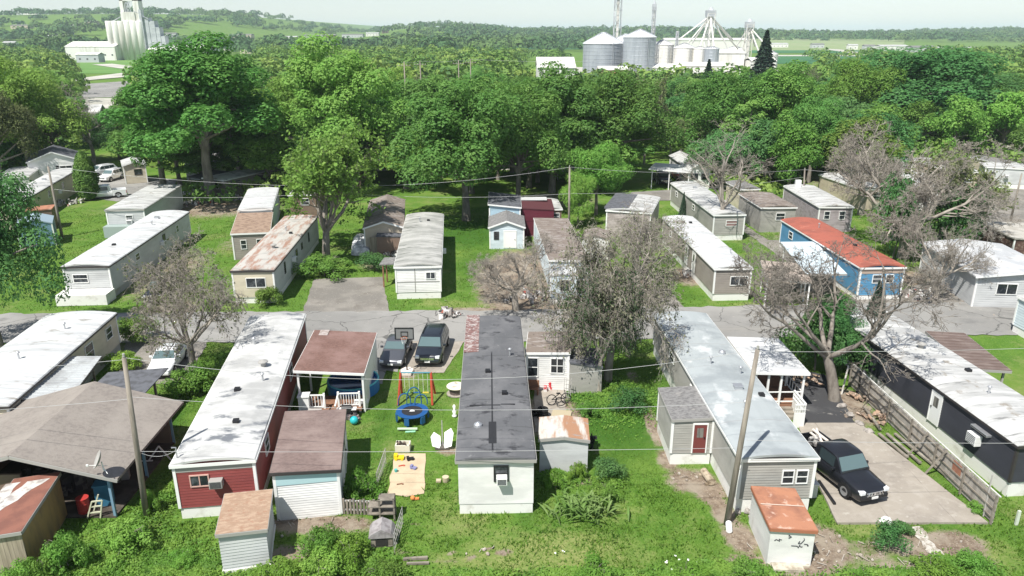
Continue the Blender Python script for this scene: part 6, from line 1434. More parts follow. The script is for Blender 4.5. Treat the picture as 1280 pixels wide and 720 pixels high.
def limbs(cs, seed, H, r0, m, frac=.35):
    """trunk with limbs reaching clump centres"""
    rs = np.random.RandomState(seed); zf = min(H * frac, cs[:, 2].min() + .8)
    out = [(np.array([[0, 0, -.2], [.05, 0, zf * .35], [.1, .05, zf * .7], [.05, .1, zf], [0.05, .05, zf * 1.5], [0, 0, zf * 2.0]]), np.array([r0 * 1.35, r0, r0 * .85, r0 * .8, r0 * .5, r0 * .25]), 9)]
    for c in cs[:28]:
        b = np.array([.05, .08, zf * rs.uniform(.75, 1.6)]); e = c[:3]
        if e[2] < b[2]: b[2] = max(1.0, e[2] * .8)
        mid = (b + e) / 2 + rs.randn(3) * .35 + np.array([0, 0, .4])
        ts = np.linspace(0, 1, 6)[:, None]
        pts = (1 - ts) ** 2 * b + 2 * ts * (1 - ts) * mid + ts ** 2 * e
        out.append((pts, r0 * np.linspace(.5, .1, 6), 5))
    return out
PROTO = {}
def proto(key, seed, R_, H, z0, ncl, nleaf, size, m, bark=BARK, r0=.3, **kw):
    cm, cs = crown_mesh(key + '_crown', seed, R_, z0, H, ncl, nleaf, size, m, **kw)
    tm = polytubes(key + '_trunk', limbs(cs, seed, H, r0, bark), bark)
    PROTO[key] = (R_, H, [('trunk', tm), ('crown', cm)])
proto('maple', 1, 5.2, 14, 1.8, 60, 46000, .125, L_green)
proto('maple_b', 2, 5.6, 13, 1.4, 62, 44000, .125, L_bright)
proto('oak', 3, 5.8, 13, 1.2, 60, 46000, .125, L_dark)
proto('locust', 4, 5.5, 13.5, 2.0, 75, 38000, .115, L_yellow, clr=(.14, .27))
proto('elm', 5, 4.6, 15, 2.2, 66, 46000, .122, L_green, clr=(.18, .32))
proto('olive', 6, 5.0, 11, 2.0, 44, 22000, .125, L_olive)
proto('bush', 7, 1.6, 1.35, .05, 34, 6000, .06, L_weed, clr=(.14, .30), r0=.04)
proto('bush_dark', 8, 1.2, 1.7, .1, 18, 4200, .06, L_dark, clr=(.3, .5), r0=.04)
proto('bush_green', 9, 1.5, 1.5, .05, 30, 6000, .06, L_bright, clr=(.16, .34), r0=.04)
proto('mid_a', 21, 5.2, 13, .9, 42, 13000, .205, L_green, flat=.85)
proto('mid_b', 22, 5.2, 13, .9, 42, 13000, .205, L_bright, flat=.85)
proto('mid_c', 23, 5.4, 12, .6, 42, 13000, .205, L_dark, flat=.85)
proto('mid_d', 24, 5.0, 12, .9, 44, 12000, .205, L_yellow, flat=.85)
proto('mid_f', 27, 5.6, 11.5, .8, 26, 12000, .21, L_green, clr=(.24, .46), flat=.7)
proto('mid_g', 28, 4.4, 13, .8, 70, 12000, .19, L_olive, clr=(.10, .22))
proto('mid_e', 25, 4.6, 14, 1.4, 46, 13000, .20, L_green, clr=(.16, .3))
# column tree and conifer
rs_ = np.random.RandomState(31); n_ = 9000
a_ = rs_.rand(n_) * 2 * np.pi; z_ = rs_.rand(n_); rr_ = 1.45 * (np.sin(np.pi * np.clip(z_ * .93 + .07, 0, 1)) ** .45) * (1 - .35 * z_) * (1 + .12 * np.sin(a_ * 5 + z_ * 20)) * rs_.uniform(.8, 1.03, n_)
c_ = np.stack([rr_ * np.cos(a_), rr_ * np.sin(a_), .3 + z_ * 6.2], 1); nn_ = np.stack([np.cos(a_), np.sin(a_), .5 + 0 * a_], 1) + rs_.randn(n_, 3) * .5
V_, F_ = quads(c_, nn_, .12, .6, rs_)
PROTO['column'] = (1.5, 6.5, [('trunk', polytubes('column_trunk', [(np.array([[0, 0, -.2], [0, 0, 3], [0, 0, 6]], float), np.array([.16, .1, .03]), 8)], BARK)), ('crown', np_mesh('column_crown', V_, F_, L_green, link=False))])
rs_ = np.random.RandomState(32); n_ = 9000
z_ = rs_.rand(n_) ** 1.4; a_ = rs_.rand(n_) * 2 * np.pi; tier = (z_ * 16) % 1.0
rr_ = 3.2 * (1 - z_) * (1 - .35 * tier) * (1 + .15 * np.sin(a_ * 7 + np.floor(z_ * 16) * 2)) * rs_.uniform(.35, 1, n_) ** .5
c_ = np.stack([rr_ * np.cos(a_), rr_ * np.sin(a_), 1.2 + z_ * 13.5 - .25 * rr_], 1); nn_ = np.stack([np.cos(a_) * .5, np.sin(a_) * .5, 1 + 0 * a_], 1) + rs_.randn(n_, 3) * .45
V_, F_ = quads(c_, nn_, .24, .45, rs_)
PROTO['conifer'] = (3.2, 14.7, [('trunk', polytubes('conifer_trunk', [(np.array([[0, 0, -.2], [0, 0, 7], [0, 0, 14]], float), np.array([.3, .16, .03]), 8)], BARKD)), ('crown', np_mesh('conifer_crown', V_, F_, L_con, link=False))])
def bare(key, seed, H, R_, m=BARKP, leaves=0, lm=None, lsize=.12, extra=None, **kw):
    pl_, en = grow(seed, H, kw.pop('spread', 1.0), **kw)
    allp = np.concatenate([p for p, _, _ in pl_])
    top = np.percentile(allp[:, 2], 99.7); rad = np.percentile(np.abs(allp[:, :2]), 98)
    thick = [q for q in pl_ if q[2] > 3]; fine = [q for q in pl_ if q[2] == 3]
    parts = [('trunk', polytubes(key + '_limbs', thick, m)), ('twigs', polytubes(key + '_twigs', fine, m))]
    if leaves:
        rs = np.random.RandomState(seed); E = np.array([e for e, _ in en]); k = rs.choice(len(E), leaves)
        c = E[k] + rs.randn(leaves, 3) * .22
        V, F = quads(c, rs.randn(leaves, 3) + np.array([0, 0, .8]), lsize, .6, rs); parts.append(('crown', np_mesh(key + '_leaves', V, F, lm, link=False)))
    if extra: parts.append(extra)
    PROTO[key] = (rad, top, parts)
bare('bare_wide', 41, 12, 8, counts=[7, 9, 8, 6, 4], spread=1.25, r0=.42, trunk=.25, up=.3)
bare('bare_big', 42, 12, 8, counts=[7, 7, 6, 6, 3], spread=1.3, r0=.31, trunk=.30, up=.35, m=BARK)
bare('bare_tall', 43, 12, 5, counts=[6, 7, 6, 5], spread=.8, r0=.25, trunk=.35, up=.4, m=BARKP, thin=.014)
bare('bare_droop', 44, 10, 6, counts=[8, 8, 7, 6, 3], spread=1.1, r0=.32, trunk=.3, up=.15, droop=.55, ratio=.7, leaves=2500, lm=L_olive, lsize=.10)
bare('dead_droop', 45, 10, 6, counts=[7, 8, 7, 6, 3], spread=1.2, r0=.34, trunk=.3, up=.1, droop=.6, ratio=.72, leaves=9000, lm=mat('dry_grey_leaves', (.17, .17, .11), [((.10, .13, .05), (.5, .5, .5), .48, .6)], rough=.8), lsize=.075)
bare('weeping', 48, 10, 6, counts=[8, 9, 8, 6, 3], spread=.9, r0=.3, trunk=.3, up=.2, droop=.7, ratio=.72, leaves=15000, lm=mat('dark_weeping_leaves', (.04, .085, .03), [((.07, .12, .045), (.6, .6, .6), .45, .6)], rough=.7, transl=.2), lsize=.085)
bare('half_green', 46, 13, 6, counts=[7, 8, 7, 5], spread=1.0, r0=.34, trunk=.22, up=.4, leaves=13000, lm=L_yellow, lsize=.15, m=BARK)
bare('half_bare_wood', 47, 12, 5, counts=[6, 7, 6, 5], spread=.9, r0=.25, trunk=.3, up=.3, leaves=3500, lm=L_olive, lsize=.17, thin=.02, m=BARKP)
BUSHES = 'shrubs and weeds around the sheds'
def put(key, label, x, y, H, width, cat='tree', group=None, rz=None, name=None, z=0.0, sx=None):
    Rn, Hn, parts = PROTO[key]
    if key in ('bush', 'bush_green'): H *= .85
    if name is None: name = dict(column='columnar_tree', conifer='conifer_tree').get(key, 'bush' if key.startswith('bush') else 'weeping_tree' if key == 'weeping' else 'bare_tree' if key.startswith(('bare', 'dead')) else 'tree')
    r = empty(name, (x, y, z), rng.uniform(0, 6.28) if rz is None else rz, label, cat, group)
    w = width / 2 / Rn; r.scale = (w, w, H / Hn)
    for nm, me in parts:
        o = bpy.data.objects.new(nm, me); C.objects.link(o); o.parent = r
    return r
def putp(key, label, bx, by, ty, wpx, **kw):
    b = P(bx, by); H = hgt(b.y, ty); wd = wpx / FPX * (b.y * CP + (CAMH - H * .6) * SP)
    print('TREE', key, 'y %.0f H %.1f w %.1f' % (b.y, H, wd), label)
    return put(key, label, b.x, b.y, H, wd, **kw)
G_bare = 'bare and dying trees among the trailers'
putp('oak', 'broad dark green tree at the left edge over white trailer end', 2, 440, 212, 160)
putp('bare_droop', 'drooping half-dead tree between two white-roofed trailers', 245, 470, 300, 150, group=G_bare)
putp('half_green', 'dying locust with yellow-green top and bare lower branches', 408, 326, 172, 200)
putp('maple', 'broad shade tree with visible trunk beyond clipped lawn', 583, 275, 98, 165)
putp('elm', 'tall full tree on the left rising over the grey roofs', 265, 250, 44, 195)
putp('elm', 'twin-crowned tall tree behind the left grey roofs', 205, 238, 92, 120)
putp('locust', 'large pale-green tree behind the dying locust', 425, 235, 48, 170)
putp('locust', 'pale-green tree standing over the grey shed', 350, 225, 100, 120)
putp('maple', 'deep green tree behind the blue house', 648, 262, 100, 120)
putp('elm', 'tall green tree behind thin centre pole', 690, 240, 80, 120)
putp('maple', 'wide green tree behind the weathered brown roof', 765, 232, 86, 130)
putp('maple_b', 'bright low tree beside thin centre pole', 745, 268, 178, 75)
putp('maple_b', 'small bright shrub-like tree left of the thin centre pole', 722, 285, 215, 45)
putp('half_bare_wood', 'grey half-bare tree left of the carport', 805, 205, 92, 75, group=G_bare)
putp('bare_tall', 'bare grey tree beside the long grey trailer', 898, 296, 152, 120, group=G_bare)
putp('maple', 'round green tree behind the carport house', 905, 215, 86, 105)
putp('elm', 'tall bright green tree right of the carport house', 968, 218, 78, 110)
putp('maple', 'green tree over the mauve trailer', 1010, 228, 120, 80)
putp('oak', 'huge dense green tree at the upper right', 1130, 178, 58, 205)
putp('maple_b', 'green tree left of the huge dense one', 1065, 180, 74, 100)
putp('oak', 'dark green tree at the right edge', 1245, 172, 92, 130)
putp('olive', 'small olive tree by the right-edge grey trailer', 1250, 192, 128, 70)
putp('bare_wide', 'wide bare tree spreading above the brush', 1128, 322, 160, 220, group=G_bare)
putp('bare_wide', 'grey bare tree left of the widest bare one', 1075, 268, 168, 120, group=G_bare)
putp('half_bare_wood', 'half-bare twiggy tree beside the wide bare one', 1170, 310, 190, 130, group=G_bare)
putp('bare_wide', 'low bare tree over the tangled brush', 1170, 372, 268, 115, group=G_bare)
putp('bare_big', 'big pale bare tree beside the asphalt pad', 1043, 500, 292, 290, group=G_bare, rz=0.8)
putp('bare_tall', 'thin bare sapling left of the tan carport roof', 965, 392, 300, 90, group=G_bare)
putp('bush_dark', 'dark evergreen shrub behind big bare trunk', 1018, 462, 388, 75, cat='shrub', name='shrub')
putp('conifer', 'narrow dark evergreen behind the big bare tree', 1085, 445, 352, 62)
putp('bush_dark', 'dark rounded shrub below the narrow evergreen', 1065, 470, 418, 60, cat='shrub', name='shrub')
putp('dead_droop', 'dead drooping tree beside the white addition', 760, 475, 290, 165, group=G_bare)
putp('bare_wide', 'low pale brushy tree across the lane from black roof', 645, 388, 298, 140, group=G_bare)
putp('bare_droop', 'drooping dry tree before grey pink trailer', 805, 350, 262, 110, group=G_bare)
putp('oak', 'dark evergreen mass behind the big bare trunk', 1035, 462, 372, 80)
putp('bush_dark', 'evergreen clump within the wide bare tree', 1115, 325, 225, 50, cat='shrub', name='shrub')
putp('bush_dark', 'large evergreen clump right of wide bare tree', 1180, 318, 235, 75, cat='shrub', name='shrub')
putp('bare_tall', 'thin bare tree in front of the grey pink trailer', 795, 372, 255, 110, group=G_bare)
putp('weeping', 'dark green weeping tree entwined with the dead one', 748, 490, 335, 95, group=G_bare)
putp('locust', 'bushy yellow-green tree at the upper left', 40, 220, 75, 130)
putp('olive', 'dense green tree behind the upper-left bushy tree', 5, 235, 110, 90)
putp('bare_tall', 'bare brown tree behind columnar tree', 118, 205, 104, 80, group=G_bare)
putp('oak', 'dark tree behind the white gabled house', 150, 200, 138, 70)
putp('column', 'dense columnar green tree beside white pickup', 112, 250, 189, 32)
putp('conifer', 'dark pointed conifer before the mill', 950, 128, 38, 62)
putp('conifer', 'small dark conifer left of the bigger one', 882, 132, 74, 40)
putp('conifer', 'small conifer beside the long grey trailer', 853, 272, 240, 14)
putp('bush_green', 'round green bush beside the gravel drive', 338, 380, 355, 42, cat='shrub')
putp('bush_green', 'leafy shrub at the foot of the dying locust', 405, 345, 318, 70, cat='shrub')
putp('bush_green', 'green bush between the white-roofed trailer and drive', 168, 425, 393, 60, cat='shrub')
putp('bush_green', 'green bush at the foot of the drooping tree', 240, 490, 455, 70, cat='shrub')
putp('bush', 'bright bush behind the tarp roofed shelter', 152, 462, 440, 50, cat='shrub')
for i, (bx, by, ty, w, key, lab) in enumerate([(88, 712, 662, 60, 'bush_green', 'leafy bush against the plywood shed wall'), (160, 690, 652, 70, 'bush_green', 'weed bush beside the pole in the bottom left'), (228, 705, 690, 40, 'bush', 'low bright bush right of the weedy pole'),
        (30, 740, 700, 60, 'bush_green', 'bush at the very corner before the plywood shed'), (455, 622, 588, 52, 'bush', 'bright round bush in the fenced garden bed'), (405, 690, 655, 55, 'bush_green', 'tall weedy clump in the bare garden plot'),
        (440, 705, 672, 60, 'bush', 'bright bush left of the dog house'), (400, 722, 690, 70, 'bush_green', 'green bush at the bottom below the garden plot'), (350, 728, 702, 60, 'bush', 'low weeds right of the tan-roofed shed'), (480, 728, 700, 60, 'bush_green', 'weedy bush below the dog house'),
        (762, 600, 575, 38, 'bush_dark', 'dark bush right of the rusted shed'), (757, 628, 605, 40, 'bush_green', 'low bush right of tall leafy plants'), (695, 612, 588, 30, 'bush', 'yellow-green weeds below the white metal shed'), (722, 600, 578, 26, 'bush', 'small weeds against the white metal shed'),
        (1108, 684, 655, 40, 'bush_dark', 'dark round bush below the concrete pad'), (1130, 668, 655, 20, 'bush_dark', 'small dark bush beside the rubble path'), (1215, 715, 690, 50, 'bush_green', 'green weeds on the bare soil at lower right'), (1165, 725, 702, 60, 'bush', 'weeds along the bottom below the rubble path'),
        (735, 520, 500, 30, 'bush_green', 'weeds by the grey wire stand'), (785, 512, 488, 45, 'bush_dark', 'shaded shrub under the dead tree'), (60, 640, 600, 1, None, ''), (190, 640, 610, 26, 'bush_green', 'vine growing up the weedy pole'), (45, 735, 700, 60, 'bush', 'bright weeds at the lower left corner'),
        (1225, 640, 628, 30, 'bush_green', 'weeds at the end of the board fence'), (740, 728, 705, 70, 'bush', 'low weeds at the bottom centre'), (860, 730, 708, 60, 'bush', 'weeds at the bottom right of the lawn'), (930, 722, 700, 50, 'bush_green', 'weeds before the white scribbled shed'),
        (470, 338, 318, 40, 'bush_dark', 'dark weeds before the covered car'), (850, 300, 280, 20, 'bush_green', 'shrub beside the taupe trailer'), (520, 400, 396, 1, None, '')]):
    if key: putp(key, lab, bx, by, ty, w, cat='shrub', group=BUSHES)
for i, (px, by, ty, w, key) in enumerate([(225, 232, 130, 90, 'mid_a'), (300, 236, 95, 100, 'mid_e'), (330, 215, 120, 90, 'mid_c'), (380, 222, 110, 90, 'mid_b'), (455, 225, 120, 100, 'mid_a'), (490, 215, 105, 90, 'mid_b'), (520, 212, 118, 80, 'mid_c'), (540, 205, 92, 90, 'mid_a'),
        (610, 210, 95, 100, 'mid_e'), (640, 215, 105, 90, 'mid_a'), (672, 228, 118, 80, 'mid_b'), (720, 212, 100, 90, 'mid_a'), (742, 222, 128, 75, 'mid_c'), (880, 190, 100, 80, 'mid_a'), (925, 225, 125, 85, 'mid_e'), (955, 232, 140, 75, 'mid_c'), (985, 240, 150, 70, 'mid_b'), (1035, 205, 110, 90, 'mid_c'),
        (1090, 215, 150, 80, 'mid_d'), (1180, 180, 95, 100, 'mid_c'), (1215, 175, 105, 90, 'mid_a'), (1275, 170, 92, 90, 'mid_b'), (240, 195, 95, 90, 'mid_b'), (175, 195, 115, 70, 'mid_a'), (70, 205, 105, 80, 'mid_d'), (20, 215, 150, 70, 'mid_c'), (570, 225, 130, 70, 'mid_b')]):
    putp(key, KW[key] + ' tree at back edge of park behind ' + [t for q_, t in LM if px < q_][0] + (', set forward' if by > 222 else ', set back' if by < 206 else ''), px, by, ty, w, group='trees along the back edge of the park')
# tall arching leafy plants
rs_ = np.random.RandomState(77); VV = []; FF = []; nb = 0
for i in range(150):
    bx_, by_ = rs_.randn(2) * np.array([.75, .45]); a = rs_.rand() * 6.28; L = rs_.uniform(.6, 1.3); hgt_ = rs_.uniform(.5, 1.15)
    for k in range(7):
        t = k / 6; rr2 = L * t; zz = hgt_ * (1.9 * t - 1.35 * t * t) + .05; w = .055 * math.sin(math.pi * min(.97, t + .12)) + .004
        cx, cy = bx_ + math.cos(a) * rr2 * .8, by_ + math.sin(a) * rr2 * .8
        VV += [(cx - math.sin(a) * w, cy + math.cos(a) * w, zz), (cx, cy, zz - .02), (cx + math.sin(a) * w, cy - math.cos(a) * w, zz)]
    for k in range(6):
        o = nb + k * 3; FF += [(o, o + 1, o + 4, o + 3), (o + 1, o + 2, o + 5, o + 4)]
    nb += 21
q = P(727, 640)
o = np_mesh('tall_plants', VV, FF, leafm('arching_leaves', (.17, .30, .07), (.26, .36, .13), ov=0)); o.location = (q.x, q.y, 0); tag(o, 'clump of tall arching leafy plants in the garden bed', 'plants')
# grass tufts over the nearer lawns
roots = [r for r in bpy.data.objects if r.type == 'EMPTY' and 'W' in r.keys()]
def blocked(x, y):
    b = np.zeros(len(x), bool)
    for r in roots:
        a = r.rotation_euler[2]; dx, dy = x - r.location.x, y - r.location.y
        u = dx * math.cos(a) + dy * math.sin(a); v = -dx * math.sin(a) + dy * math.cos(a)
        b |= (np.abs(u) < r['W'] / 2 + .05) & (v > -.05) & (v < r['L'] + .05)
    for pts in PADS:
        xs = [p[0] for p in pts]; ys = [p[1] for p in pts]; ins = np.zeros(len(x), bool); j = len(pts) - 1
        for i in range(len(pts)):
            c = ((ys[i] > y) != (ys[j] > y)) & (x < (xs[j] - xs[i]) * (y - ys[i]) / (ys[j] - ys[i] + 1e-12) + xs[i]); ins ^= c; j = i
        b |= ins
    return b
PADS = [[tuple((P(*p)).xy) for p in pl] for pl in ([(378, 391), (393, 349), (478, 346), (487, 391)], [(440, 416), (452, 478), (478, 480), (483, 463), (497, 465), (555, 466), (583, 424), (583, 416)], [(160, 424), (148, 470), (190, 480), (232, 478), (262, 424)],
    [(972, 455), (1035, 470), (1072, 532), (1108, 556), (1235, 655), (1046, 655), (997, 532)], [(494, 567), (532, 567), (530, 617), (508, 621), (484, 617)], [(668, 480), (706, 482), (710, 540), (668, 540)], [(1060, 372), (1072, 385), (1290, 392), (1290, 345), (1130, 345)], [(800, 396), (790, 365), (835, 360), (862, 392)],
    [(120, 248), (146, 252), (215, 236), (222, 224), (180, 222), (130, 215)])] + [[(-70, 53.0), (-40, 53.7), (0, 54.2), (45, 55.8), (75, 56.6), (75, 63.4), (45, 62.6), (0, 60.2), (-40, 59.4), (-70, 58.8)]]
def samp(A, x, y):
    i = np.clip(np.searchsorted(gy, y), 1, len(gy) - 1); j = np.clip(np.searchsorted(gx, x), 1, len(gx) - 1); return A[i, j]
def tufts(name, label, seed, n, x0, x1, y0, y1, h, w, m, lushonly=False):
    rs = np.random.RandomState(seed)
    x = rs.uniform(x0, x1, n); y = rs.uniform(y0, y1, n)
    cl = vnoise(x + 500, y + 500, 1.1, 5) * .6 + vnoise(x + 500, y + 500, .35, 6) * .4
    keep = ~blocked(x, y) & (samp(DIRT, x, y) + .5 * rs.rand(n) < .72) & (cl > rs.rand(n) * .75)
    x, y = x[keep], y[keep]; cl = cl[keep]; n = len(x)
    z = samp(GZ, x, y) - .01
    a = rs.rand(n) * 6.28; hh = h * (.4 + 1.1 * cl) * rs.uniform(.6, 1.3, n); ww = w * rs.uniform(.6, 1.3, n); ln = hh * rs.uniform(.2, .9, n); b = rs.rand(n) * 6.28
    p0 = np.stack([x - np.cos(a) * ww, y - np.sin(a) * ww, z], 1); p1 = np.stack([x + np.cos(a) * ww, y + np.sin(a) * ww, z], 1); p2 = np.stack([x + np.cos(b) * ln, y + np.sin(b) * ln, z + hh], 1)
    V = np.stack([p0, p1, p2], 1).reshape(-1, 3); F = np.arange(3 * n).reshape(n, 3)
    o = np_mesh(name, V, F, m); tag(o, label, 'grass', kind='stuff'); return o
GRM = mat('grass_blades', (.105, .20, .026), [((.155, .25, .045), (.5, .5, .5), .42, .62), ((.065, .15, .02), (1.7, 1.7, 1.7), .5, .68), ((.24, .27, .10), (.9, .9, .9), .60, .75)], rough=.7, transl=.35, spec=.15)
tufts('grass', 'uneven mown grass on the nearer lawns', 1, 330000, -30, 32, 25, 54, .085, .022, GRM)
tufts('grass', 'mown grass beyond the lane', 2, 160000, -60, 62, 60, 100, .13, .04, GRM)
tufts('weeds', 'coarse weeds in the foreground yard', 3, 26000, -30, 32, 25, 34, .17, .05, mat('weed_leaves', (.13, .24, .03), [((.07, .16, .02), (1, 1, 1), .45, .6)], rough=.6, transl=.35))
# low tangled weeds
rs_ = np.random.RandomState(55); cc_ = []
for px, py, rx, ry, n_, hh in [(150, 695, 3.4, 1.8, 15000, .45), (60, 722, 2.2, 1.2, 6000, .4), (230, 712, 1.8, 1.2, 5000, .35), (430, 708, 2.0, .9, 5000, .4), (350, 722, 1.6, .6, 3000, .4), (408, 682, 1.0, .6, 2500, .6), (455, 612, .75, 1.3, 3500, .5), (1200, 712, 1.6, .8, 3000, .35), (1120, 722, 2.6, .5, 3000, .3), (740, 722, 2.6, .5, 4000, .3), (910, 716, 2.2, .7, 3500, .35), (700, 600, 1.2, .7, 2500, .4), (765, 600, .6, .8, 1500, .4), (570, 722, 2.0, .4, 2500, .25), (860, 722, 1.5, .5, 2500, .3), (285, 540, 1.2, 5, 3000, .2), (200, 620, .9, 3, 2500, .35), (770, 500, 2.8, 3.2, 5000, .18), (243, 478, 2.0, 2.5, 4000, .4)]:
    q = P(px, py); u = rs_.randn(n_, 2) * .5
    x, y = q.x + u[:, 0] * rx, q.y + u[:, 1] * ry
    ok = ~blocked(x, y); x, y = x[ok], y[ok]
    h_ = hh * (.25 + 1.3 * vnoise(x + 300, y + 300, .55, 14) * vnoise(x + 300, y + 300, 1.4, 15)) * np.exp(-.4 * (((x - q.x) / rx) ** 2 + ((y - q.y) / ry) ** 2))
    cc_.append(np.stack([x, y, .03 + h_ * rs_.rand(len(x)) ** .4], 1))
cc_ = np.concatenate(cc_); V_, F_ = quads(cc_, rs_.randn(len(cc_), 3) * .45 + np.array([-.1, -.25, .8]), .062, .6, rs_)
tag(np_mesh('weeds', V_, F_, mat('tangled_weed_leaves', (.13, .28, .04), [((.21, .36, .06), (.9, .9, .9), .42, .58), ((.09, .20, .03), (2.2, 2.2, 2.2), .52, .66)], rough=.6, transl=.4)), 'tangled low weeds along the foreground and shed walls', 'weeds', kind='stuff')
# small white flowers
rs_ = np.random.RandomState(9); c = []
for px, py in [(844, 699), (849, 704), (861, 705), (866, 709), (869, 708), (832, 708), (838, 717), (694, 697), (704, 694), (870, 711), (833, 706)]: p = P(px, py); c += [(p.x + rs_.uniform(-.05, .05), p.y + rs_.uniform(-.05, .05), .22) for k in range(2)]
V, F = quads(np.array(c), np.tile([[0, -.3, 1.]], (len(c), 1)), .04, .9, rs_); tag(np_mesh('flowers', V, F, WHITE), 'sprinkle of small white flowers low on the lawn', 'flowers', kind='stuff')
# fallen debris / sticks on the soil (stuff)
mb = MB(); rr = random.Random(4)
for px, py, n_, s in [(1000, 700, 24, 1.6), (1060, 690, 20, 1.6), (1140, 690, 20, 1.8), (860, 600, 8, .8), (1065, 520, 14, 1.2), (640, 372, 40, 4), (700, 390, 26, 3), (205, 410, 50, 3), (850, 350, 20, 2), (1150, 375, 40, 4), (390, 655, 12, 1.6), (600, 690, 6, .8)]:
    q = P(px, py)
    for k in range(n_):
        x, y = q.x + rr.gauss(0, s * .6), q.y + rr.gauss(0, s * .35); t = rr.uniform(0, 3.1); l_ = rr.uniform(.1, .5)
        if rr.random() < .6: mb.bar((x, y, .04), (x + l_ * math.cos(t), y + l_ * math.sin(t), .05 + rr.random() * .08), .025)
        else: mb.ball((x, y, .03), rr.uniform(.04, .10), n=6, m=4, jit=.5)
tag(mb.build('twigs', mat('stick_and_stone', (.42, .38, .33), [((.25, .2, .16), (.8, .8, .8), .45, .6)])), 'scattered sticks and stones on bare soil', 'debris', kind='stuff')

# woods behind the park: single trees
G_wood = 'trees of the wood behind the park'
ks = ['mid_a', 'mid_b', 'mid_c', 'mid_d', 'mid_e', 'mid_f', 'mid_g']
KL = dict(mid_a='leafy mid-green tree in the wood behind the park', mid_b='bright green tree in the wood behind the park', mid_c='dark green tree in the wood behind the park', mid_d='yellow-green tree in the wood behind the park', mid_e='tall narrow green tree in the wood behind the park', bare_tall='grey bare tree in the wood behind the park', half_bare_wood='thin-leaved tree in the wood behind the park')
def wlabel(k, px, yy, H, w):
    lm = [t for q, t in LM if px < q][0]
    row = 'front row' if yy < 140 else 'second row' if yy < 170 else 'middle of wood' if yy < 205 else 'rear of wood' if yy < 235 else 'far edge of wood'
    return '%s%s%s tree, %s behind %s' % ('lower ' if H < 10.0 else 'taller ' if H > 11.8 else '', 'broad ' if w > 11.6 else 'slim ' if w < 10.4 else '', KW[k], row, lm)
cnt = 0
twins = {}
rw = random.Random(12)
def open_area(x, y):
    """places the photograph shows without trees"""
    px = 640 + x / (y * CP + CAMH * SP) * FPX
    if 86 < px < 182 and (y > 128): return True
    if 1100 < px < 1250 and y < 132: return True
    if px < 88 and y < 118: return True
    if 650 < px < 990 and y > 330: return True
    if 930 < px < 1110 and y > 420: return True
    if 70 < px < 250 and y < 128: return True
    if 655 < px < 740 and 240 < y < 300: return True
    if 780 < px < 870 and y < 138: return True
    return False
y = 112
while y < 262:
    half = (y * CP + CAMH * SP) * 690 / FPX; step = 10.2 + (y - 112) * .022
    x = -half + rw.uniform(0, step)
    while x < half:
        xx, yy = x + rw.uniform(-2, 2), y + rw.uniform(-2.5, 2.5)
        if not open_area(xx, yy) and cnt < 285 and not (yy < 160 and xx > .35 * yy and rw.random() < .35):
            k = rw.choice(ks) if rw.random() < .93 else rw.choice(['half_bare_wood', 'bare_tall'])
            px = 640 + xx / (yy * CP + CAMH * SP) * FPX
            H = rw.uniform(8.8, 12.8) * (1.0 if yy > 135 else .92)
            if 720 < px < 980: H *= .85
            ww_ = rw.uniform(9, 13); twins.setdefault(wlabel(k, px, yy, H, ww_), []).append(put(k, 'x', xx, yy, H, ww_, group=G_wood)); cnt += 1
        x += step
    y += 9.5 + (y - 112) * .05
for lab, os_ in twins.items():
    os_.sort(key=lambda o: o.location.x / o.location.y)
    for i, o in enumerate(os_):
        o['label'] = lab if len(os_) == 1 else lab + (', left one' if i == 0 else ', right one' if i == len(os_) - 1 else ', middle one')
print('WOOD TREES', cnt)
# farther woods as one mass
def mass(name, label, seed, pts, nl, size, lm):
    rs = np.random.RandomState(seed); pts = np.array(pts, float); n = len(pts)
    k = np.repeat(np.arange(n), nl); m_ = len(k)
    d = rs.randn(m_, 3); d /= np.linalg.norm(d, axis=1, keepdims=True); d[:, 2] = np.abs(d[:, 2]) * 1.0 - .15
    lump = 1 + .28 * np.sin(d[:, 0] * 4 + k) * np.cos(d[:, 1] * 5 + k * 1.7)
    R_ = pts[k, 3]; H = pts[k, 4]
    c = np.stack([pts[k, 0] + d[:, 0] * R_ * lump, pts[k, 1] + d[:, 1] * R_ * lump, pts[k, 2] + H * .45 + d[:, 2] * H * .55 * lump], 1)
    V, F = quads(c, d + rs.randn(m_, 3) * .45 + np.array([0, 0, .3]), 1.0, .7, rs)
    cc = np.repeat(c, 4, 0); sc_ = np.repeat(R_ * size, 4)[:, None]
    V = cc + (V - cc) * sc_
    o = np_mesh(name, V, F, lm); tag(o, label, 'wood', kind='stuff'); return o
pts = []
for i in range(1500):
    yy = rw.uniform(104, 300); half = (yy + 8) * 690 / FPX; xx = rw.uniform(-half, half); px = 640 + xx / (yy + 7) * FPX
    if not open_area(xx, yy) and not (yy < 118 and (px < 200 or px > 1000 or 800 < px < 900)) and not (yy < 140 and 380 < px < 800) and not blocked(np.array([xx]), np.array([yy]))[0]: pts.append((xx, yy, 0, rw.uniform(2.5, 4.5), rw.uniform(2, 4.5)))
mass('undergrowth', 'dark leafy undergrowth below the wood behind the park', 15, pts, 90, .12, L_far)
pts = []
y = 262
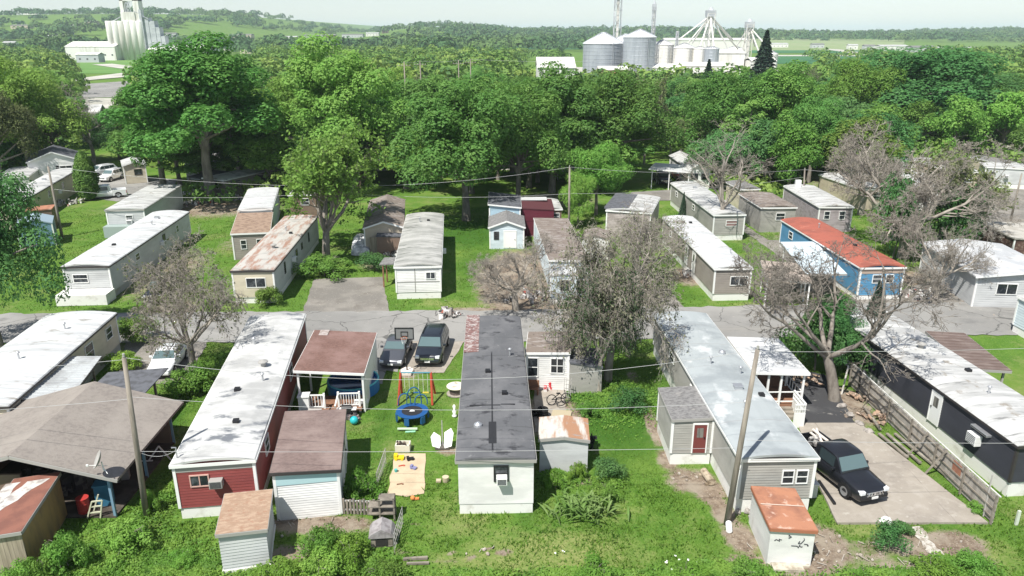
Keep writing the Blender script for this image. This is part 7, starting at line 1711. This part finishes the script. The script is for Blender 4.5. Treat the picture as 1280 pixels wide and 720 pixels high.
while y < 760:
    half = (y + 8) * 700 / FPX; x = -half
    while x < half:
        xx, yy = x + rw.uniform(-4, 4), y + rw.uniform(-4, 4); px = 640 + xx / (yy + 7) * FPX
        ok = not open_area(xx, yy)
        if yy > 330 and 690 < px < 1130: ok = rw.random() < .10 and not 690 < px < 990
        if yy > 430 and 180 < px < 340: ok = False
        if yy > 520 and 85 < px < 340: ok = False
        if yy > 560 and px < 640: ok = ok and vnoise(np.array([xx + 900]), np.array([yy]), 60, 3)[0] > .38
        if yy > 560 and px > 1100: ok = ok and rw.random() < .5
        if yy > 640 and 400 < px < 700: ok = rw.random() < .3
        if ok: pts.append((xx, yy, float(hill(xx, yy)), rw.uniform(5.5, 8.5), rw.uniform(8, 14) * (.8 if 640 < px < 1000 else 1)))
        x += 12
    y += 13
print('mass1', len(pts)); mass('woodland', 'unbroken green woodland between the park and the mill', 5, pts, 230, .12, L_far)
pts = []
y = 760.0
while y < 3300:
    half = y * 720 / FPX; step = 17 + (y - 760) * .008; x = -half
    while x < half:
        xx, yy = x + rw.uniform(-6, 6), y + rw.uniform(-10, 10); px = 640 + xx / (yy + 7) * FPX
        nz_ = vnoise(np.array([xx + 5000]), np.array([yy + 100]), 150, 8)[0] * .6 + vnoise(np.array([xx + 5000]), np.array([yy + 100]), 45, 9)[0] * .4
        if px < 560: ok = nz_ > (.50 if yy < 1100 else .55) and (yy > 800)
        else: ok = yy > 1700 and (nz_ > .25)
        if 560 <= px < 760 and yy > 1000: ok = nz_ > .2
        if 400 < px < 490 and 1100 < yy < 1900: ok = False
        if ok: pts.append((xx, yy, float(hill(xx, yy)), rw.uniform(6, 17), rw.uniform(8, 22)))
        x += step
    y += 30 + (y - 760) * .03
print('mass2', len(pts)); mass('distant_woodland', 'distant blue-green woods along the horizon', 6, pts, 110, .20, L_dist)

# ---------------------------------------------------------------- grain elevator, bins, far buildings
STEEL = mat('galvanised_steel', (.42, .45, .48), [((.34, .37, .40), (.3, .3, .05), .45, .6)], rough=.45, metal=.35)
MILLW = mat('white_mill_concrete', (.72, .71, .67), [((.55, .53, .48), (.25, .25, .03), .5, .65)], rough=.8)
MILLG = mat('grey_mill_metal', (.45, .47, .49), [((.36, .38, .40), (.1, .1, .3), .45, .6)], rough=.6)
def pr(px, D): return xat(D, px, 0)
def grain_bin(label, px, wpx, eave, peak, D, m, group='steel bins of the mill', rings=10):
    r_ = wpx / 2 / FPX * (D + 7); x = pr(px, D); ze = hgt(D, eave); zp = hgt(D, peak)
    root = empty('grain_bin', (x, D, 0), 0, label, 'grain bin', group)
    prof = []
    for k in range(rings): prof += [(r_, ze * k / rings), (r_ * 1.0, ze * (k + .9) / rings), (r_ * 1.012, ze * (k + .95) / rings)]
    prof.append((r_, ze)); MB().lathe(prof, n=32).build('wall', m, root)
    rf = MB().lathe([(r_ * 1.03, ze - .1), (r_ * 1.03, ze + .15), (r_ * .12, zp - .4), (r_ * .12, zp), (.1, zp)], n=32).build('roof', MILLW if m is not STEEL else mat('pale_steel_roof', (.62, .64, .65), rough=.5), root)
    mb = MB()
    for k in range(16):
        a = 2 * math.pi * k / 16; mb.bar((r_ * 1.02 * math.cos(a), r_ * 1.02 * math.sin(a), ze + .25), (r_ * .14 * math.cos(a), r_ * .14 * math.sin(a), zp - .3), .25)
    mb.build('rib', ALU, rf)
    a = -1.2; mb = MB()
    for s in (-.3, .3): mb.bar((r_ * 1.03 * math.cos(a) + s, r_ * 1.03 * math.sin(a) - .1, 0), (r_ * 1.03 * math.cos(a) + s, r_ * 1.03 * math.sin(a) - .1, ze), .15)
    mb.build('ladder', ALU, root)
    return root
grain_bin('squat wide steel bin, leftmost of the mill', 752.5, 47, 54.5, 40, 400, STEEL)
grain_bin('tall steel bin beside the squat one', 797, 38, 46.5, 36, 385, STEEL)
grain_bin('steel bin partly hidden behind the two front bins', 780, 40, 53, 42, 425, STEEL)
grain_bin('white bin right of the tall steel bin', 826, 26, 56, 49, 430, MILLW, 'white bins of the mill')
grain_bin('white bin with cone roof at the mill centre', 853, 25, 60, 53, 420, MILLW, 'white bins of the mill')
grain_bin('small white bin left of small steel bin', 872, 15, 61, 57, 415, MILLW, 'white bins of the mill')
grain_bin('small grey steel bin right of the white bins', 887, 17, 61, 57.5, 400, STEEL)
grain_bin('white bin at the right end of the mill', 962, 14, 68, 63, 430, MILLW, 'white bins of the mill')
grain_bin('white bin under the smaller spout tower', 915, 24, 62, 57, 450, MILLW, 'white bins of the mill')
def tower(label, px, top, D, w, group='lattice towers of the mill', head=True, spouts=()):
    x = pr(px, D); zt = hgt(D, top); root = empty('lattice_tower', (x, D, 0), 0, label, 'tower', group); mb = MB()
    for sx in (-1, 1):
        for sy in (-1, 1): mb.bar((sx * w, sy * w, 0), (sx * w, sy * w, zt), .28)
    n = max(4, int(zt / (w * 2.2)))
    for k in range(n):
        z0_, z1_ = zt * k / n, zt * (k + 1) / n; s = 1 if k % 2 else -1
        mb.bar((-s * w, -w, z0_), (s * w, -w, z1_), .16); mb.bar((-s * w, w, z0_), (s * w, w, z1_), .16); mb.bar((-w, -s * w, z0_), (-w, s * w, z1_), .16); mb.bar((-w, -w, z1_), (w, -w, z1_), .16); mb.bar((-w, w, z1_), (w, w, z1_), .16)
    mb.build('lattice', MILLG if not spouts else MILLW, root)
    MB().box(-w * .35, w * .35, -w * .3, w * .3, 0, zt).build('elevator_leg', MILLW, root)
    if head: MB().box(-w * 1.3, w * 1.3, -w, w, zt - 1.5, zt + 1.6).lathe([(w * .9, zt + 1.6), (w * .4, zt + 3.2)], n=10).build('head', MILLG, root)
    for k, (px2, y2, dd) in enumerate(spouts):
        z2 = hgt(D + dd, y2); x2 = pr(px2, D + dd) - x; MB().tube([(0, 0, zt - 1), (x2, dd, z2)], .42, 6).build('spout', MILLW, root)
    return root
tower('tallest lattice tower reaching past the top of the view', 769, -8, 440, 1.9)
tower('slim lattice tower behind the tall steel bin', 813, 9, 420, .8)
tower('central mill tower with spouts fanning to the bins', 882, 17, 420, 1.9, spouts=[(845, 50, -2), (857, 54, 0), (872, 58, -6), (889, 58, -18), (912, 50, 22), (908, 62, 5), (920, 62, 25), (862, 54, 10)])
tower('smaller spout tower at the right of the mill', 931, 31, 440, 1.8, spouts=[(917, 58, 8), (925, 62, 3), (940, 58, 5), (946, 66, -5), (960, 64, -8)])
tower('short mast beside the white cone roofed bin', 843, 39, 425, .6, head=False)
def block(name, label, px0, px1, top, D, dep, m, rm=None, peak=None, cat='building', group='white sheds of the mill'):
    x0, x1 = pr(px0, D), pr(px1, D); zt = hgt(D, top); root = empty(name, ((x0 + x1) / 2, D, float(hill((x0 + x1) / 2, D))), 0, label, cat, group); w = (x1 - x0) / 2
    zt -= root.location.z
    if group == 'far houses and sheds': zt = min(zt, 6.5)
    MB().box(-w, w, 0, dep, -1, zt).build('wall', m, root)
    mb = MB(); n = max(2, int(w * 2 / 6)); 
    for k in range(n): x = -w + (k + .5) * 2 * w / n; mb.box(x - .7, x + .7, -.12, -.0, zt * .35, zt * .35 + 1.2)
    mb.build('window', mat('far_dark_window', (.08, .085, .09)), root)
    rr = peak or 1.5; k = roof_mesh('gable', dep, 2 * w, .3, zt, rr, .3); k.v = [(y - w, -(x) + dep / 2, z) for x, y, z in k.v]; k.build('roof', rm or MILLW, root)
    return root
block('mill_building', 'low white shed below the white bins', 812, 850, 84, 380, 10, MILLW)
block('mill_building', 'low white shed right of the white bins', 852, 905, 82, 390, 12, MILLW)
block('mill_building', 'white stepped mill building under the smaller spout tower', 893, 928, 66, 410, 14, MILLW)
block('mill_building', 'red based office below the squat bin', 748, 785, 87, 372, 8, mat('brick_red_wall', (.35, .14, .12)), MILLW)
block('mill_building', 'white warehouse with broad roof left of the bins', 672, 718, 84, 262, 22, MILLW, peak=3.0)
block('mill_building', 'long pale warehouse behind the mill towers', 830, 935, 50, 620, 18, MILLW)
block('mill_building', 'white building right of the dark conifer', 938, 968, 76, 400, 14, MILLW)
# elevator on the left
D = 700; root = empty('grain_elevator', (pr(165, D), D, 0), 0, 'tall white concrete grain elevator at the upper left', 'grain elevator'); x0 = pr(165, D)
ze = hgt(D, 27)
for k in range(6):
    px = 143.8 + k * 7.5; MB().lathe([(3.15, 0), (3.15, ze), (2.9, ze + .6)], (pr(px, D) - x0, 0, 0), 18).lathe([(3.15, 0), (3.15, ze)], (pr(px, D) - x0, 6.5, 0), 18).build('silo', MILLW, root, smooth=True)
a, b = pr(161, D) - x0, pr(178, D) - x0; MB().box(a, b, -2, 8, ze, hgt(D, 15)).build('headhouse', MILLW, root)
a, b = pr(161, D) - x0, pr(184, D) - x0; t_ = MB()
t_.box(a, a + 3, -1, 7, hgt(D, 15), hgt(D, -14)).box(b - 5, b, -1, 7, hgt(D, 27), hgt(D, -14)).box(a, b, -1, 7, hgt(D, 1), hgt(D, -14)); t_.build('upper_tower', MILLW, root)
mb = MB()
for k in range(5): mb.bar((a + 3 + k * 1.6, -1.2, hgt(D, 15)), (a + 6 + (k % 3) * 1.5, -1.2, hgt(D, 2)), .5)
mb.build('spout', MILLG, root)
mb = MB()
for i, (p0, p1, t1) in enumerate(((184, 192, 22), (190, 199, 26), (198, 204, 34), (204, 209, 45))): mb.box(pr(p0, D) - x0, pr(p1, D) - x0, .5 + i * .4, 9, 0, hgt(D, t1))
mb.build('side_annex', MILLG, root)
mb = MB(); mb.box(pr(183, D) - x0, pr(186, D) - x0, -1.5, .2, 0, hgt(D, 12)); mb.build('conveyor_leg', MILLG, root)
for s0, s1, t0, t1 in ((162, 148, 20, 27), (178, 193, 14, 24)): MB().tube([(pr(s0, D) - x0, -1, hgt(D, t0)), (pr(s1, D) - x0, 0, hgt(D, t1))], .35, 6).build('guy_spout', MILLG, root)
block('mill_building', 'long white storage hall left of the grain elevator', 84, 146, 58, 690, 30, MILLW, peak=4)
block('mill_building', 'long white storage hall right of the grain elevator', 186, 258, 62, 695, 34, MILLW, peak=4.5)
block('mill_building', 'grey roofed shed at the foot of the long storage hall', 96, 124, 68, 640, 10, MILLG)
# far houses and sheds
for i, (a, b, t, D, m, lab) in enumerate([(36, 53, 16, 2250, MILLW, 'white farm shed on the left hilltop'), (18, 40, 27.5, 1500, W_tan, 'tan house on left hillside'), (62, 72, 36, 1250, MILLW, 'white house low on the left hillside'), (110, 125, 26, 1600, W_tan, 'tan house by the elevator tower'),
        (208, 222, 34, 1400, W_lgrey, 'pale house right of the grain elevator'), (238, 248, 36, 1300, MILLW, 'white house on the wooded slope'), (256, 266, 37, 1150, W_cream, 'bright cream house on the wooded slope'), (290, 315, 34, 1500, W_tan, 'long tan house on the wooded slope'), (320, 338, 63, 520, MILLW, 'white shed behind the tall left tree'),
        (380, 405, 29, 1700, W_lgrey, 'leftmost pale building on the centre ridge'), (406, 420, 28, 1750, W_brown, 'brown building on the centre ridge'), (428, 454, 28.5, 1700, W_lgrey, 'long pale building on the centre ridge'), (326, 333, 41, 1100, MILLW, 'tiny white house below the ridge'),
        (646, 662, 37, 1900, MILLW, 'white shed in the far tree line'), (688, 706, 38.5, 1700, MILLW, 'second white shed in far tree line'), (1060, 1072, 55, 1150, MILLW, 'white farmhouse beyond far fields'), (1080, 1094, 56, 1100, W_lgrey, 'pale barn beyond far fields'), (1100, 1135, 56.5, 1080, MILLW, 'long white barn beyond the far fields'),
        (1175, 1225, 57.5, 900, MILLW, 'long white building above the right treetops'), (1165, 1195, 44, 2400, W_tan, 'pale works on the right horizon'), (1205, 1235, 42, 2500, W_lgrey, 'grey works on the right horizon'), (70, 90, 33, 1350, W_lgrey, 'grey house above the left storage hall'), (88, 100, 30, 1500, MILLW, 'small white house left of the elevator top'), (5, 20, 40, 1100, MILLW, 'white house at the far left edge below the hill'), (212, 232, 45, 1000, W_lgrey, 'grey shed right of the elevator base'), (232, 243, 41, 1120, W_tan, 'tan house right of the elevator'),
        (268, 288, 42, 1080, MILLW, 'white house lower on the wooded slope'), (345, 362, 40, 1200, W_lgrey, 'pale house under the centre ridge'), (352, 372, 34, 1500, MILLW, 'white house on the slope left of centre ridge'), (458, 474, 30, 1750, MILLW, 'white building at the right end of centre ridge'), (300, 318, 46, 930, W_cream, 'cream building behind the tall left tree top'),
        (478, 486, 25, 1900, W_brown, 'small brown building beside ridge trees'), (960, 985, 54, 1300, MILLW, 'white barn left of the far farmhouse'), (1015, 1030, 54.5, 1250, W_lgrey, 'grey barn between far white barns'), (1140, 1168, 58, 1000, W_lgrey, 'pale shed right of the long white barn'),
        (30, 60, 62, 640, MILLW, 'white building half hidden in the left trees'), (98, 130, 134, 165, MILLW, 'white roofed building beyond the bare lot')]):
    block('house', lab, a, b, t, D, (b - a) / FPX * D * .5, m, R_white if m is MILLW else R_grey, group='far houses and sheds')
# haze: thin even air round everything
mb = MB(); mb.box(-9300, 9300, -80, 14300, -16, 150)
hz = mb.build('haze', mat('unused', (1, 1, 1)))
hm = bpy.data.materials.new('haze'); hm.use_nodes = True; t = hm.node_tree; t.nodes.remove(t.nodes['Principled BSDF'])
pv = t.nodes.new('ShaderNodeVolumePrincipled'); pv.inputs['Color'].default_value = (.76, .86, 1.0, 1); pv.inputs['Density'].default_value = HAZE_DENSITY; pv.inputs['Anisotropy'].default_value = .0
t.links.new(pv.outputs[0], t.nodes['Material Output'].inputs['Volume'])
hz.data.materials.clear(); hz.data.materials.append(hm); tag(hz, 'pale summer haze over the distance', kind='stuff')
